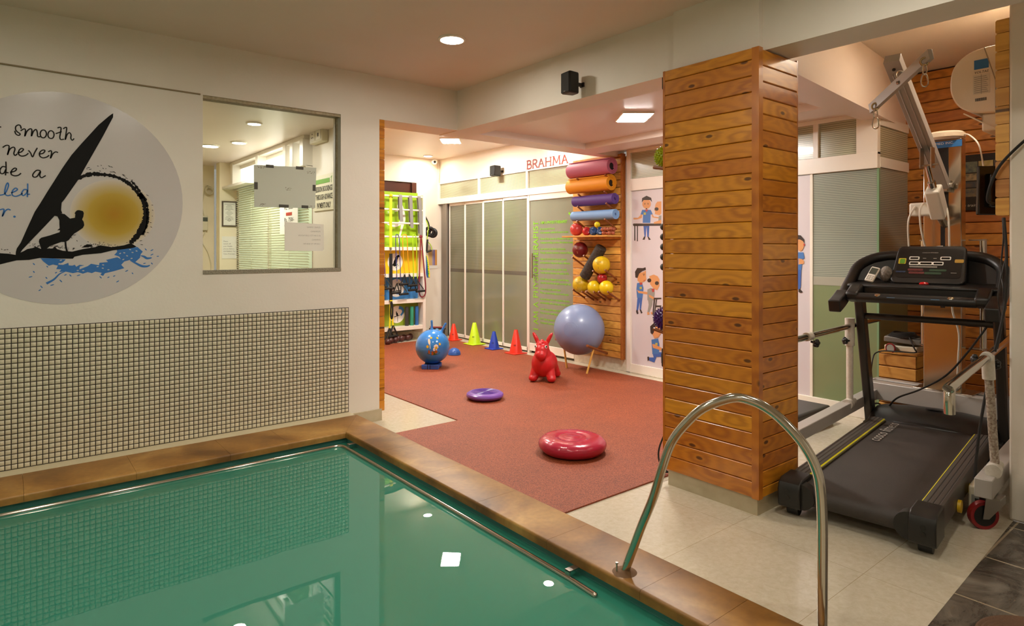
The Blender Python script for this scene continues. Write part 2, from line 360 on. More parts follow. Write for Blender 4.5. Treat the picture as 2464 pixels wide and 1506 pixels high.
def frosted(name, base, line, z_line, pitch, rough=0.22, band=None, low=None):
    """etched glass: fine horizontal bands above z_line, plain frosting below"""
    m, nt, b = node_mat(name); L = nt.links.new
    tc = N(nt, 'TexCoord'); sp = N(nt, 'SeparateXYZ'); L(tc.outputs['Object'], sp.inputs[0])
    mu = N(nt, 'Math', operation='MULTIPLY'); mu.inputs[1].default_value = 1 / pitch; L(sp.outputs[2], mu.inputs[0])
    fr = N(nt, 'Math', operation='FRACT'); L(mu.outputs[0], fr.inputs[0])
    st = N(nt, 'MapRange'); st.inputs[1].default_value = 0.52; st.inputs[2].default_value = 0.66; L(fr.outputs[0], st.inputs[0])
    up = N(nt, 'Math', operation='GREATER_THAN'); up.inputs[1].default_value = z_line; L(sp.outputs[2], up.inputs[0])
    mm = N(nt, 'Math', operation='MULTIPLY'); L(st.outputs[0], mm.inputs[0]); L(up.outputs[0], mm.inputs[1])
    no = N(nt, 'TexNoise'); no.inputs['Scale'].default_value = 1.6; L(tc.outputs['Object'], no.inputs['Vector'])
    mx = N(nt, 'Mix', data_type='RGBA'); mx.inputs[6].default_value = hexc(base); mx.inputs[7].default_value = hexc(line); L(mm.outputs[0], mx.inputs[0])
    if low:
        lo = N(nt, 'Mix', data_type='RGBA'); lo.inputs[6].default_value = hexc(low); lo.inputs[7].default_value = hexc(base); L(up.outputs[0], lo.inputs[0]); L(lo.outputs[2], mx.inputs[6])
    if band:                                     # darker mid rail showing through the frosting
        ga = N(nt, 'Math', operation='GREATER_THAN'); ga.inputs[1].default_value = band[0]; L(sp.outputs[2], ga.inputs[0]); gb = N(nt, 'Math', operation='LESS_THAN'); gb.inputs[1].default_value = band[1]; L(sp.outputs[2], gb.inputs[0])
        gm = N(nt, 'Math', operation='MULTIPLY'); L(ga.outputs[0], gm.inputs[0]); L(gb.outputs[0], gm.inputs[1]); m2_ = N(nt, 'Mix', data_type='RGBA'); m2_.inputs[7].default_value = hexc('#5a564a'); L(mx.outputs[2], m2_.inputs[6]); L(gm.outputs[0], m2_.inputs[0]); mx = m2_
    hv = N(nt, 'HueSaturation'); mr = N(nt, 'MapRange'); mr.inputs[3].default_value = 0.8; mr.inputs[4].default_value = 1.2; L(no.outputs['Fac'], mr.inputs[0]); L(mr.outputs[0], hv.inputs['Value']); L(mx.outputs[2], hv.inputs['Color'])
    L(hv.outputs[0], b.inputs['Base Color']); b.inputs['Roughness'].default_value = rough; b.inputs['Coat Weight'].default_value = 0.6; b.inputs['Coat Roughness'].default_value = 0.05
    return m
FROST = frosted('frosted glass with etched bands', '#84866f', '#55584a', 1.04, 0.0165, band=(.985, 1.04), low='#7d8068')
FROSTP = frosted('plain frosted glass', '#868b78', '#868b78', 9, 1)
FROSTT = frosted('banded transom glass', '#b9b99c', '#84866c', -1, 0.0165)
FROSTG = frosted('green frosted glass', '#a3aa9a', '#757c74', 1.12, 0.0145, low='#7f8c66')

# ------------------------------------------------------------------ the shell
YW = 4.53
mb = MB()                                                # left wall with the office window and the lintel over the gym opening
y0, y1 = YW, YW + 0.14
mb.box(-3.0, y0, -0.3, 1.016, y1, 2.72); mb.box(1.979, y0, -0.3, 2.3, y1, 2.72)
mb.box(1.016, y0, -0.3, 1.979, y1, 1.198); mb.box(1.016, y0, 2.375, 1.979, y1, 2.72)
struct(mb.build('wall_left', PAINT, smooth=0))
struct(MB().box(2.3, YW, 2.38, 3.04, 4.82, 2.9).build('wall_lintel', PAINT, smooth=0))
mb = MB(); mb.tube([(-0.6, YW - .004, 2.396), (0.0, YW - .004, 2.388), (.3, YW - .004, 2.383), (.7, YW - .004, 2.378), (1.0, YW - .004, 2.375)], 0.005, 6)
struct(mb.build('trim_1', mat('old wiring strip', '#8d7d60', 0.6)))
# window 1: glass, reveal edges
t = struct(bpy.data.objects.new('window_1', None)); COL.objects.link(t); t.location = (1.5, 4.6, 1.198)
m, nt, b = node_mat('clear window glass'); b.inputs['Base Color'].default_value = (0.95, 1, 0.97, 1); b.inputs['Roughness'].default_value = 0.0
b.inputs['Transmission Weight'].default_value = 1; b.inputs['IOR'].default_value = 1.05
GLASS = m
MB().box(1.018, 4.597, 1.21, 1.977, 4.603, 2.36).build('pane', GLASS, t, smooth=0)
mb = MB(); FRM = mat('putty brown window bead', '#b0a488', 0.6, noise=(60, '#86795c', 0.6))
mb.box(1.016, 4.54, 2.355, 1.979, 4.62, 2.375); mb.box(1.966, 4.59, 1.21, 1.979, 4.61, 2.355); mb.box(1.016, 4.59, 1.21, 1.022, 4.61, 2.355)
mb.build('window_frame', FRM, t, smooth=0)
MB().box(1.016, 4.525, 1.186, 1.979, 4.62, 1.21).build('window_sill', mat('speckled granite sill', '#a59d88', 0.5, noise=(160, '#4d463a', 0.9)), t, smooth=0)

# mosaic dado on the left wall
mb = MB(); p = 0.0284
x = 2.039; nx = 0
while x - p > -1.0:
    z = 0.905 - p
    for r_ in range(28):
        g = 0.0022; a0, a1, c0, c1 = x - p + g, x - g, z + g, z + p - g; d = 0.0026; e = 0.0022
        yb, yf = YW - 0.004, YW - 0.004 - d
        vs = [(a0, yb, c0), (a1, yb, c0), (a1, yb, c1), (a0, yb, c1), (a0 + e, yf, c0 + e), (a1 - e, yf, c0 + e), (a1 - e, yf, c1 - e), (a0 + e, yf, c1 - e)]
        mb.add(vs, [(4, 5, 6, 7), (0, 1, 5, 4), (1, 2, 6, 5), (2, 3, 7, 6), (3, 0, 4, 7)])
        z -= p
    x -= p
mos = struct(mb.build('wall_left_mosaic', MOS, smooth=60))
MB().box(-1.0, YW - 0.004, 0.105, 2.041, YW, 0.907).build('grout', GROUT, mos, smooth=0)
MB().box(-3.0, 4.37, -0.3, 2.04, YW, 0.108).build('ledge', mat('cream ledge tile', '#cfc4a4', 0.25), mos, smooth=0)
# coping
def rsec(w_, h_, r_=.012, n=4):     # section with softly rounded upper edges
    o = [(0, 0)]
    for cx, a0 in ((r_, 180), (w_ - r_, 90)): o += [(cx + r_ * math.cos(math.radians(a0 - 90 * k / n)), h_ - r_ + r_ * math.sin(math.radians(a0 - 90 * k / n))) for k in range(n + 1)]
    return o + [(w_, 0)]
mb = MB(); g_ = .0006
for a, e in [(-3, -2.4), (-2.4, -1.9), (-1.9, -1.4), (-1.4, -.9), (-.9, -.42), (-.42, .07), (.07, .56), (.56, 1.05), (1.05, 1.4)]:
    mb.poly([(a + g_, 3.998 + u, .08 + v) for u, v in rsec(.382, .04)], (e - a - 2 * g_, 0, 0))
sL = [(1.4 + g_, 3.998 + u, .08 + v) for u, v in rsec(.382, .04)]; n_ = len(sL)
sM = [(1.782 + u * .675, 3.998 + u, .08 + v) for u, v in rsec(.382, .04)]
mb.add(sL + [(x - g_, y, z) for x, y, z in sM], [tuple(range(n_)), tuple(range(n_, 2 * n_))] + [(i, (i + 1) % n_, n_ + (i + 1) % n_, n_ + i) for i in range(n_)])
mb.add([(x + g_, y, z) for x, y, z in sM] + [(x, 3.48 + g_, z) for x, y, z in sM], [tuple(range(n_)), tuple(range(n_, 2 * n_))] + [(i, (i + 1) % n_, n_ + (i + 1) % n_, n_ + i) for i in range(n_)])
for a, e in [(3.48, 2.985), (2.985, 2.489), (2.489, 1.98), (1.98, 1.478), (1.478, 1.2), (1.2, .82)]:
    mb.poly([(1.782 + u, e + g_, .08 + v) for u, v in rsec(.258, .04)], (0, a - e - 2 * g_, 0))
for k in range(9): mb.poly([(1.78 - .5 * (k + 1) + g_, 1.198 - u, .08 + v) for u, v in rsec(.298, .04)], (.5 - 2 * g_, 0, 0))
struct(mb.build('pool_coping', COPING, smooth=30))
mb = MB(); mb.box(-3, 4.02, -1.2, 1.83, 4.37, .081); mb.box(1.80, 0.85, -1.2, 2.03, 4.375, .081); mb.box(-3, .92, -1.2, 1.80, 1.17, .081); mb.box(-3.1, .92, -1.2, -3, 4.37, .081)
mb.box(-3, 1.1, -1.25, 1.83, 4.1, -1.2)
struct(mb.build('wall_pool', POOLW, smooth=0))
w_ = MB(); w_.box(-3, 1.17, -1.1, 1.80, 4.02, .046)
tag(struct(w_.build('pool_water', WATER, smooth=0)), 'still green murky water filling the pool', 'water')

# floors
mb = MB()
mb.poly([(2.03, .80, -.2), (3.9, .871, -.2), (6.3, .871, -.2), (6.3, 4.375, -.2), (2.03, 4.375, -.2)], (0, 0, .2)); mb.box(2.04, 4.375, -.2, 6.3, 9.0, 0); mb.box(-3, -2.2, -.2, 2.03, .92, .0)
struct(mb.build('floor', FLOOR, smooth=0))
struct(MB().poly([(2.03, .799, -.2), (3.9, .87, -.2), (3.9, -2.2, -.2), (2.03, -2.2, -.2)], (0, 0, .201)).build('floor_slate', SLATE, smooth=0))
mb = MB(); q = [(2.045, 2.33), (3.0, 2.33), (4.3, 2.33), (4.3, 2.75), (5.18, 2.75), (5.18, 8.05), (2.77, 8.05), (2.77, 4.115), (2.045, 4.115)]
mb.poly([(a, b_, 0.0) for a, b_ in q], (0, 0, .008))
tag(mb.build('rubber_mat', RUBBER, smooth=0), 'large terracotta rubber floor covering across the exercise room', 'mat')

# ceilings, beams
struct(MB().box(-3, -2.2, 2.72, 3.04, 4.67, 2.9).build('ceiling', CEIL, smooth=0))
struct(MB().box(3.04, -2.2, 2.375, 3.285, 4.82, 2.9).build('wall_beam', PAINT, smooth=0))
struct(MB().box(3.005, 1.715, 2.375, 3.05, 2.245, 2.725).build('wall_pillar_head', PAINT, smooth=0))
mb = MB(); zs, zt = 2.38, 2.44                             # lowered soffit with a shallow coffer and a slot along the windows
mb.box(3.285, 4.57, zs, 4.95, 4.84, 2.9); mb.box(4.65, 2.15, zs, 4.95, 4.57, zt)
mb.poly([(3.285, 1.79, zs), (6.0, 2.07, zs), (6.0, 2.15, zs), (3.285, 2.15, zs)], (0, 0, .5))
mb.box(3.285, 2.15, zt, 5.4, 4.84, 2.9); mb.box(4.95, 4.7, zs, 5.4, 4.84, zt)
struct(mb.build('ceiling_soffit', CEILG, smooth=0))
struct(MB().box(2.3, 4.82, 2.767, 5.5, 8.6, 2.9).build('ceiling_gym', CEILG, smooth=0))
struct(MB().box(3.285, -2.2, 2.84, 6.3, 2.1, 2.95).build('ceiling_alcove', CEIL, smooth=0))

# gym walls
mb = MB(); mb.box(2.3, 8.48, 0, 4.22, 8.62, 2.9); mb.box(4.22, 8.48, 2.378, 4.935, 8.62, 2.9); mb.box(4.935, 8.48, 0, 5.5, 8.62, 2.9); mb.box(4.22, 8.6, 0, 4.935, 8.7, 2.378)
struct(mb.build('wall_far', PAINTG, smooth=0))
w3 = struct(bpy.data.objects.new('window_3', None)); COL.objects.link(w3); w3.location = (4.6, 8.5, 1.5)
BRN = mat('dark brown door frame', '#4a2113', 0.35)
mb = MB(); mb.box(4.22, 8.5, 2.2, 4.85, 8.58, 2.37); mb.box(4.845, 8.46, 1.0, 4.925, 8.58, 2.37); mb.build('window_frame', BRN, w3, bevel=.004)
MB().box(4.22, 8.56, 1.0, 4.85, 8.59, 2.2).build('pane', mat('dark window glass', '#120d0a', 0.1), w3, smooth=0)
mb = MB(); mb.box(5.35, 5.43, 2.385, 5.5, 8.48, 2.9); mb.box(5.35, 4.84, 2.385, 5.5, 5.43, 2.9); mb.box(5.36, 2.04, 2.4, 5.5, 4.6, 2.9)
mb.box(5.36, 4.595, 0, 5.5, 5.43, 2.385)
struct(mb.build('wall_back', PAINTG, smooth=0))
struct(MB().box(2.16, 4.67, 0, 2.3, 5.56, 2.9).box(2.16, 7.95, 0, 2.3, 8.62, 2.9).box(2.16, 5.56, 0, 2.3, 7.95, .9).box(2.16, 5.56, 2.3, 2.3, 7.95, 2.9).build('wall_partition', PAINTG, smooth=0))
mb = MB(); planks(mb, (2.3, 4.53, .07), (0, 1, 0), (0, 0, 1), (1, 0, 0), 3.5, 2.31, .083, .045, 5)
tag(struct(mb.build('wall_partition_cladding', PINE, smooth=0)), 'pine plank cladding at the edge of the opening', 'wall')

# window wall of the gym and the alcove, x = 5.35
def bar(mb, ya, yb, za, zb, d=0.05, x=5.35): mb.box(x - d / 2, min(ya, yb), za, x + d / 2, max(ya, yb), zb)
w2 = struct(bpy.data.objects.new('window_2', None)); COL.objects.link(w2); w2.location = (5.35, 7, 0)
mb = MB(); bar(mb, 8.48, 5.43, 2.06, 2.15, .06); bar(mb, 8.48, 5.43, 2.375, 2.39, .05)
for y in (8.46, 7.385, 6.305): bar(mb, y - .02, y + .02, 2.06, 2.39, .055)
mb.build('window_frame', WHITE, w2, bevel=.003)
for a, e, k in [(8.44, 7.4, 0), (7.37, 6.32, 1), (6.29, 5.43, 2)]:
    mb = MB(); mb.box(5.345, e, 2.15, 5.355, a, 2.376); mb.build('pane', FROSTT, w2, smooth=0)
# four sliding leaves
edges = [8.243, 7.799, 7.323, 6.837, 6.297]
for k in range(4):
    a, e = edges[k], edges[k + 1]; xx = 5.385 - .012 * k
    d = struct(bpy.data.objects.new('door_%d' % (k + 1), None)); COL.objects.link(d); d.location = (xx, (a + e) / 2, 0.02)
    mb = MB(); s_ = .018; mb.box(xx - .015, e - s_, .02, xx + .015, e + s_, 2.06); mb.box(xx - .015, a - s_ - .01, .02, xx + .01, a - s_ + .008, 2.06)
    mb.box(xx - .015, e, .02, xx + .015, a - s_, .065); mb.box(xx - .015, e, 2.02, xx + .015, a - s_, 2.06)
    mb.build('door_frame', WHITE, d, bevel=.003)
    MB().box(xx - .003, e + s_, .065, xx + .003, a - s_, 2.02).build('pane', FROST, d, smooth=0)
mb = MB()
for k in range(4): mb.box(5.33 + .012 * k, 8.25 + .055 * k, .0, 5.36 + .012 * k, 8.285 + .055 * k, 2.06)
mb.box(5.4, 5.43, 0, 5.42, 8.45, 2.06)
struct(mb.build('trim_2', mat('grey aluminium track', '#8c8478', 0.4, 0.3), bevel=.002))
# swing door with the printed poem
d5 = struct(bpy.data.objects.new('door_5', None)); COL.objects.link(d5); d5.location = (5.35, 5.85, 0.02)
mb = MB(); mb.box(5.335, 5.435, .03, 5.365, 6.262, .13); mb.box(5.33, 5.435, 1.985, 5.37, 6.255, 2.065); mb.build('door_frame', WHITE, d5, bevel=.004)
MB().box(5.343, 5.435, .13, 5.357, 6.255, 1.985).build('pane', FROSTP, d5, smooth=0)
mb = MB(); mb.tube([(5.30, 6.165, .98), (5.30, 6.165, 1.30)], .011, 12)
for z in (1.02, 1.26): mb.tube([(5.30, 6.165, z), (5.345, 6.165, z)], .006, 8)
mb.build('door_handle', STEEL, d5)
MB().box(5.33, 6.262, 0, 5.38, 6.30, 2.07).build('door_jamb', WHITE, d5, bevel=.003)
# framed panels to the right of the pine rack, behind the pillar and in the alcove
w4 = struct(bpy.data.objects.new('window_4', None)); COL.objects.link(w4); w4.location = (5.35, 3.4, 0)
mb = MB(); bar(mb, 4.6, 4.545, 0, 2.44, .06); bar(mb, 4.545, 2.04, 1.99, 2.12, .06); bar(mb, 4.545, 2.04, 2.405, 2.44, .06); bar(mb, 4.545, 2.04, 0, .1, .05)
for y in (3.3, 2.525): bar(mb, y - .022, y + .022, 2.1, 2.42, .055)
bar(mb, 2.2, 2.04, 2.1, 2.44, .055); bar(mb, 2.58, 2.555, 0, 1.99, .03)
mb.build('window_frame', WHITE, w4, bevel=.003)
for a, e in [(4.545, 3.32), (3.28, 2.547), (2.503, 2.2)]:
    MB().box(5.345, e, 2.12, 5.355, a, 2.405).build('pane', FROSTT, w4, smooth=0)
MB().box(5.345, 2.05, .1, 5.355, 2.555, 1.99).build('pane', FROSTG, w4, smooth=0); MB().box(5.343, 2.05, 1.05, 5.346, 2.555, 1.12).build('glass_band', mat('pale grey glass band', '#a7a696', .3), w4, smooth=0)
PLILAC = mat('lilac white poster film', '#d3ccd0', 0.35)
MB().box(5.345, 2.58, .1, 5.355, 4.545, 1.985).build('backing_panel', PLILAC, w4, smooth=0)
MB().box(5.335, 2.035, .1, 5.356, 2.05, 1.99).build('glass_edge', mat('green glass edge', '#7fa07c', 0.2), w4, smooth=0)
w5 = struct(bpy.data.objects.new('window_5', None)); COL.objects.link(w5); w5.location = (5.65, 2.05, 0)
mb = MB(); mb.box(5.37, 2.035, 0, 5.95, 2.065, .08); mb.box(5.37, 2.035, 2.0, 5.95, 2.07, 2.08); mb.box(5.36, 2.035, 2.33, 5.95, 2.065, 2.4); mb.build('window_frame', WHITE, w5)
MB().box(5.37, 2.045, 2.08, 5.95, 2.055, 2.33).build('pane', FROSTT, w5, smooth=0)
MB().box(5.37, 2.045, .08, 5.95, 2.055, 2.0).build('pane', FROSTG, w5, smooth=0)
# alcove: pine back wall, far wall behind it
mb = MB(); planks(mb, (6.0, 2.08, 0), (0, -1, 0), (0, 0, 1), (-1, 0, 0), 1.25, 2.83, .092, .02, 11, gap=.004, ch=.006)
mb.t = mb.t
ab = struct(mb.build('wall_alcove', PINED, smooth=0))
struct(MB().box(6.0, .6, 0, 6.15, 2.2, 2.95).build('wall_alcove_back', GROUT, smooth=0))
# right wall stub with its face to the pool, and the alcove side wall
struct(MB().box(3.9, -.5, 0, 6.2, .888, 2.9).build('wall_right', PAINT, bevel=.012))
mb = MB(); mb.box(3.88, .2, 0, 3.9, .815, 2.13)
struct(mb.build('trim_3', PAINT, bevel=.004))
# side walls behind the photographer
mb = MB(); mb.box(-3.15, -2.2, -.2, -3, 4.67, 2.9); mb.box(-3, -2.35, -.2, 6.3, -2.2, 2.9)
struct(mb.build('wall_behind', PAINT, smooth=0))
struct(MB().box(3.9, -2.2, 0, 4.05, -.5, 2.9).build('wall_right_rear', PAINT, smooth=0))
# skirting
SK = mat('beige skirting tile', '#b9ad92', 0.25, noise=(12, '#a39678', 0.5))
struct(MB().box(2.06, 4.515, 0, 2.315, 4.532, .09).build('baseboard_left', SK, smooth=0))
SK2 = mat('white marble skirting', '#d5cdbb', 0.3, noise=(20, '#b3a88f', 0.6))
mb = MB(); mb.box(5.335, 4.6, 0, 5.365, 5.43, .13); mb.box(5.32, 2.58, 0, 5.35, 4.6, .012)
mb.box(4.95, 8.465, 0, 5.35, 8.482, .1); mb.box(2.35, 8.465, 0, 4.95, 8.482, .1)
struct(mb.build('baseboard_back', SK2, bevel=.002))
# pillar in pine boards on a tiled plinth
struct(MB().box(2.985, 1.72, 0, 3.33, 2.23, 2.38).build('wall_pillar', GROUT, smooth=0))
struct(MB().box(2.965, 1.70, 0, 3.35, 2.25, .088).build('baseboard_pillar', SK, smooth=0))
mb = MB()
planks(mb, (2.985, 2.262, .088), (0, -1, 0), (0, 0, 1), (-1, 0, 0), .545, 2.287, .0825, .035, 3)
planks(mb, (2.99, 1.72, .088), (1, 0, 0), (0, 0, 1), (0, -1, 0), .355, 2.287, .0825, .035, 8, phase=.03)
planks(mb, (3.33, 1.72, .088), (0, 1, 0), (0, 0, 1), (1, 0, 0), .51, 2.287, .0825, .03, 19)
planks(mb, (3.345, 2.23, .088), (-1, 0, 0), (0, 0, 1), (0, 1, 0), .355, 2.287, .0825, .035, 9)
k0 = len(mb.v)
for (xa, ya, xb, yb) in [(2.949, 1.683, 2.988, 1.722), (2.949, 2.262, 2.975, 2.276), (3.34, 1.685, 3.352, 1.71)]: mb.box(xa, ya, .086, xb, yb, 2.374)
for i in range(k0, len(mb.v)): mb.t[i] = (mb.v[i][2], (mb.v[i][0] + mb.v[i][1]) * .3, 7.7)
pil = mb.build('wooden_pillar_cladding', PINE, smooth=0)
tag(struct(pil), 'square pillar clad in glossy varnished pine boards', 'pillar')

# ------------------------------------------------------------------ round sticker on the left wall (outlines in wall coordinates: x, height)
SAIL = [(0.511, 2.183), (0.51, 2.159), (0.503, 2.143), (0.484, 2.098), (0.459, 2.039), (0.412, 1.936), (0.366, 1.835), (0.338, 1.771), (0.267, 1.643), (0.254, 1.624), (0.251, 1.58), (0.257, 1.562), (0.237, 1.557), (0.221, 1.547), (0.179, 1.49), (0.125, 1.419), (0.072, 1.348), (0.058, 1.322), (0.042, 1.317), (0.043, 1.336), (0.047, 1.355), (0.065, 1.389), (0.093, 1.469), (0.128, 1.566), (0.155, 1.619), (0.183, 1.678), (0.213, 1.738), (0.256, 1.825), (0.301, 1.908), (0.35, 1.981), (0.435, 2.102), (0.487, 2.161), (0.502, 2.176)]
SURFER = [(0.338, 1.584), (0.357, 1.579), (0.362, 1.567), (0.359, 1.544), (0.353, 1.529), (0.361, 1.515), (0.364, 1.495), (0.357, 1.478), (0.336, 1.46), (0.316, 1.445), (0.304, 1.43), (0.288, 1.405), (0.272, 1.394), (0.252, 1.394), (0.217, 1.378), (0.197, 1.368), (0.182, 1.352), (0.174, 1.34), (0.159, 1.337), (0.157, 1.356), (0.147, 1.394), (0.149, 1.409), (0.159, 1.418), (0.197, 1.431), (0.244, 1.451), (0.246, 1.463), (0.232, 1.462), (0.244, 1.473), (0.243, 1.497), (0.243, 1.521), (0.234, 1.543), (0.217, 1.547), (0.223, 1.564), (0.25, 1.56), (0.268, 1.558), (0.294, 1.532), (0.318, 1.538), (0.32, 1.559), (0.316, 1.564), (0.322, 1.575), (0.328, 1.582)]
LEGLINE = [(0.272, 1.394), (0.274, 1.366), (0.28, 1.337)]
RING = [(0.331, 1.769), (0.365, 1.79), (0.408, 1.804), (0.447, 1.804), (0.487, 1.803), (0.528, 1.794), (0.568, 1.776), (0.606, 1.747), (0.631, 1.715), (0.662, 1.673), (0.653, 1.699), (0.67, 1.659), (0.68, 1.612), (0.683, 1.571), (0.68, 1.534), (0.669, 1.492), (0.649, 1.45), (0.622, 1.414), (0.6, 1.388)]
RING2 = [(0.606, 1.776), (0.635, 1.739), (0.664, 1.692), (0.676, 1.68), (0.692, 1.634), (0.696, 1.582), (0.696, 1.535), (0.687, 1.487), (0.667, 1.44)]
BASE = [(-0.132, 1.351), (-0.08, 1.333), (-0.027, 1.329), (0.01, 1.326), (0.042, 1.319), (0.079, 1.341), (0.094, 1.352), (0.121, 1.359), (0.132, 1.366), (0.159, 1.352), (0.182, 1.354), (0.213, 1.356), (0.221, 1.368), (0.232, 1.352), (0.26, 1.342), (0.304, 1.337), (0.357, 1.352), (0.381, 1.357), (0.419, 1.364), (0.436, 1.374), (0.461, 1.372), (0.504, 1.364), (0.569, 1.376), (0.604, 1.39), (0.613, 1.383), (0.635, 1.367), (0.613, 1.359), (0.569, 1.352), (0.508, 1.344), (0.448, 1.327), (0.357, 1.318), (0.316, 1.307), (0.308, 1.295), (0.236, 1.297), (0.151, 1.301), (0.102, 1.29), (0.046, 1.288), (0.002, 1.275), (-0.027, 1.266), (-0.132, 1.261)]
DASH = [(0.349, 1.361), (0.377, 1.381), (0.406, 1.379), (0.398, 1.367), (0.381, 1.362)]
SPLASH = [(0.155, 1.299), (0.166, 1.282), (0.193, 1.255), (0.213, 1.262), (0.236, 1.255), (0.228, 1.235), (0.252, 1.233), (0.242, 1.218), (0.272, 1.22), (0.308, 1.209), (0.332, 1.215), (0.357, 1.205), (0.381, 1.214), (0.402, 1.207), (0.419, 1.216), (0.452, 1.208), (0.445, 1.196), (0.459, 1.189), (0.468, 1.205), (0.516, 1.217), (0.569, 1.234), (0.553, 1.255), (0.569, 1.275), (0.6, 1.285), (0.626, 1.269), (0.653, 1.297), (0.658, 1.321), (0.669, 1.336), (0.653, 1.352), (0.64, 1.365), (0.595, 1.359), (0.529, 1.349), (0.532, 1.336), (0.516, 1.316), (0.542, 1.306), (0.551, 1.29), (0.532, 1.302), (0.474, 1.286), (0.484, 1.273), (0.44, 1.269), (0.438, 1.254), (0.398, 1.264), (0.381, 1.25), (0.34, 1.231), (0.342, 1.248), (0.365, 1.255), (0.34, 1.258), (0.324, 1.247), (0.318, 1.259), (0.304, 1.254), (0.288, 1.256), (0.286, 1.271), (0.26, 1.259), (0.236, 1.262), (0.26, 1.274), (0.274, 1.291), (0.213, 1.298)]
TAILS = [[(0.272, 1.221), (0.244, 1.206), (0.217, 1.175), (0.182, 1.152)], [(0.6, 1.282), (0.631, 1.264), (0.662, 1.246), (0.69, 1.243), (0.708, 1.25)], [(0.658, 1.311), (0.676, 1.305), (0.692, 1.294), (0.718, 1.297)]]
DROPS = [(0.516, 1.187), (0.534, 1.153), (0.486, 1.18), (0.613, 1.201), (0.582, 1.217), (0.752, 1.306), (0.685, 1.35), (0.719, 1.345), (0.272, 1.2), (0.25, 1.165), (0.209, 1.143), (0.182, 1.185), (0.159, 1.134), (0.124, 1.221), (0.109, 1.193), (0.151, 1.115), (0.124, 1.266), (0.186, 1.25), (0.446, 1.181), (0.336, 1.196), (0.296, 1.196), (0.678, 1.262), (0.719, 1.261), (0.719, 1.317), (0.227, 1.214)]
HOLES = [(0.431, 1.246), (0.457, 1.236), (0.486, 1.226), (0.359, 1.223), (0.569, 1.329), (0.547, 1.325), (0.6, 1.349), (0.613, 1.331), (0.584, 1.31), (0.608, 1.294), (0.635, 1.34), (0.244, 1.267), (0.25, 1.286), (0.459, 1.256), (0.332, 1.225), (0.564, 1.288)]
INK = [[(0.067, 2.035), (0.063, 2.052), (0.054, 2.055), (0.043, 2.045), (0.042, 2.027), (0.05, 2.015), (0.062, 2.005), (0.055, 1.996), (0.043, 2.003), (0.038, 2.02)], [(0.064, 2.023), (0.08, 2.036), (0.086, 2.028), (0.083, 1.994), (0.092, 2.022), (0.106, 2.039), (0.115, 2.034), (0.113, 1.998), (0.122, 2.026), (0.134, 2.039), (0.14, 2.021), (0.142, 2.0), (0.154, 2.0)], [(0.182, 2.019), (0.18, 2.03), (0.175, 2.038), (0.168, 2.04), (0.16, 2.036), (0.155, 2.027), (0.153, 2.016), (0.155, 2.005), (0.16, 1.997), (0.168, 1.995), (0.175, 1.999), (0.18, 2.008), (0.182, 2.019)], [(0.218, 2.019), (0.216, 2.03), (0.211, 2.037), (0.204, 2.04), (0.196, 2.036), (0.191, 2.027), (0.189, 2.015), (0.191, 2.004), (0.196, 1.997), (0.204, 1.995), (0.211, 1.998), (0.216, 2.007), (0.218, 2.019)], [(0.234, 2.059), (0.243, 2.065), (0.251, 2.06), (0.247, 2.024), (0.245, 2.006), (0.25, 1.994), (0.265, 1.998)], [(0.225, 2.025), (0.254, 2.041)], [(0.261, 2.058), (0.273, 2.068), (0.278, 2.064), (0.275, 2.032), (0.271, 1.995), (0.28, 2.026), (0.291, 2.039), (0.299, 2.027), (0.298, 2.007), (0.305, 1.996), (0.314, 2.007)], [(-0.015, 1.92), (-0.001, 1.933), (0.012, 1.933), (0.012, 1.914), (0.006, 1.881), (0.016, 1.913), (0.032, 1.927), (0.039, 1.917), (0.034, 1.892), (0.04, 1.881), (0.05, 1.892)], [(0.049, 1.897), (0.066, 1.903), (0.077, 1.919), (0.067, 1.923), (0.057, 1.91), (0.056, 1.889), (0.069, 1.88), (0.087, 1.886), (0.099, 1.899)], [(0.099, 1.916), (0.109, 1.902), (0.118, 1.88), (0.127, 1.904), (0.14, 1.934)], [(0.147, 1.899), (0.166, 1.905), (0.175, 1.921), (0.165, 1.924), (0.152, 1.91), (0.151, 1.889), (0.165, 1.879), (0.183, 1.885), (0.195, 1.897)], [(0.19, 1.916), (0.203, 1.924), (0.206, 1.911), (0.201, 1.879), (0.212, 1.906), (0.225, 1.919), (0.237, 1.916)], [(-0.002, 1.812), (-0.016, 1.813), (-0.027, 1.793), (-0.023, 1.775), (-0.01, 1.777), (-0.001, 1.799)], [(-0.001, 1.843), (-0.0, 1.804), (-0.003, 1.765)], [(-0.002, 1.782), (0.011, 1.781)], [(0.017, 1.784), (0.038, 1.792), (0.046, 1.805), (0.037, 1.809), (0.024, 1.793), (0.023, 1.773), (0.038, 1.766), (0.055, 1.771), (0.066, 1.783)], [(0.155, 1.804), (0.136, 1.804), (0.12, 1.781), (0.122, 1.766), (0.138, 1.769), (0.155, 1.801), (0.151, 1.776), (0.16, 1.764), (0.179, 1.778)], [(-0.027, 2.034), (-0.021, 2.034)]]
BLUEINK = [[(-0.033, 1.651), (-0.006, 1.662), (0.01, 1.705), (0.007, 1.724), (-0.001, 1.706), (-0.006, 1.669), (0.004, 1.652), (0.021, 1.657)], [(0.022, 1.668), (0.042, 1.68), (0.05, 1.691), (0.04, 1.696), (0.027, 1.677), (0.028, 1.656), (0.043, 1.65), (0.062, 1.66), (0.073, 1.669)], [(0.093, 1.691), (0.079, 1.69), (0.069, 1.669), (0.076, 1.656), (0.09, 1.67), (0.095, 1.69)], [(0.096, 1.726), (0.096, 1.688), (0.094, 1.648)], [(0.094, 1.664), (0.107, 1.666)], [(-0.041, 1.561), (-0.027, 1.571), (-0.011, 1.576), (-0.01, 1.565), (-0.016, 1.535), (-0.005, 1.563), (0.008, 1.576), (0.02, 1.571)]]
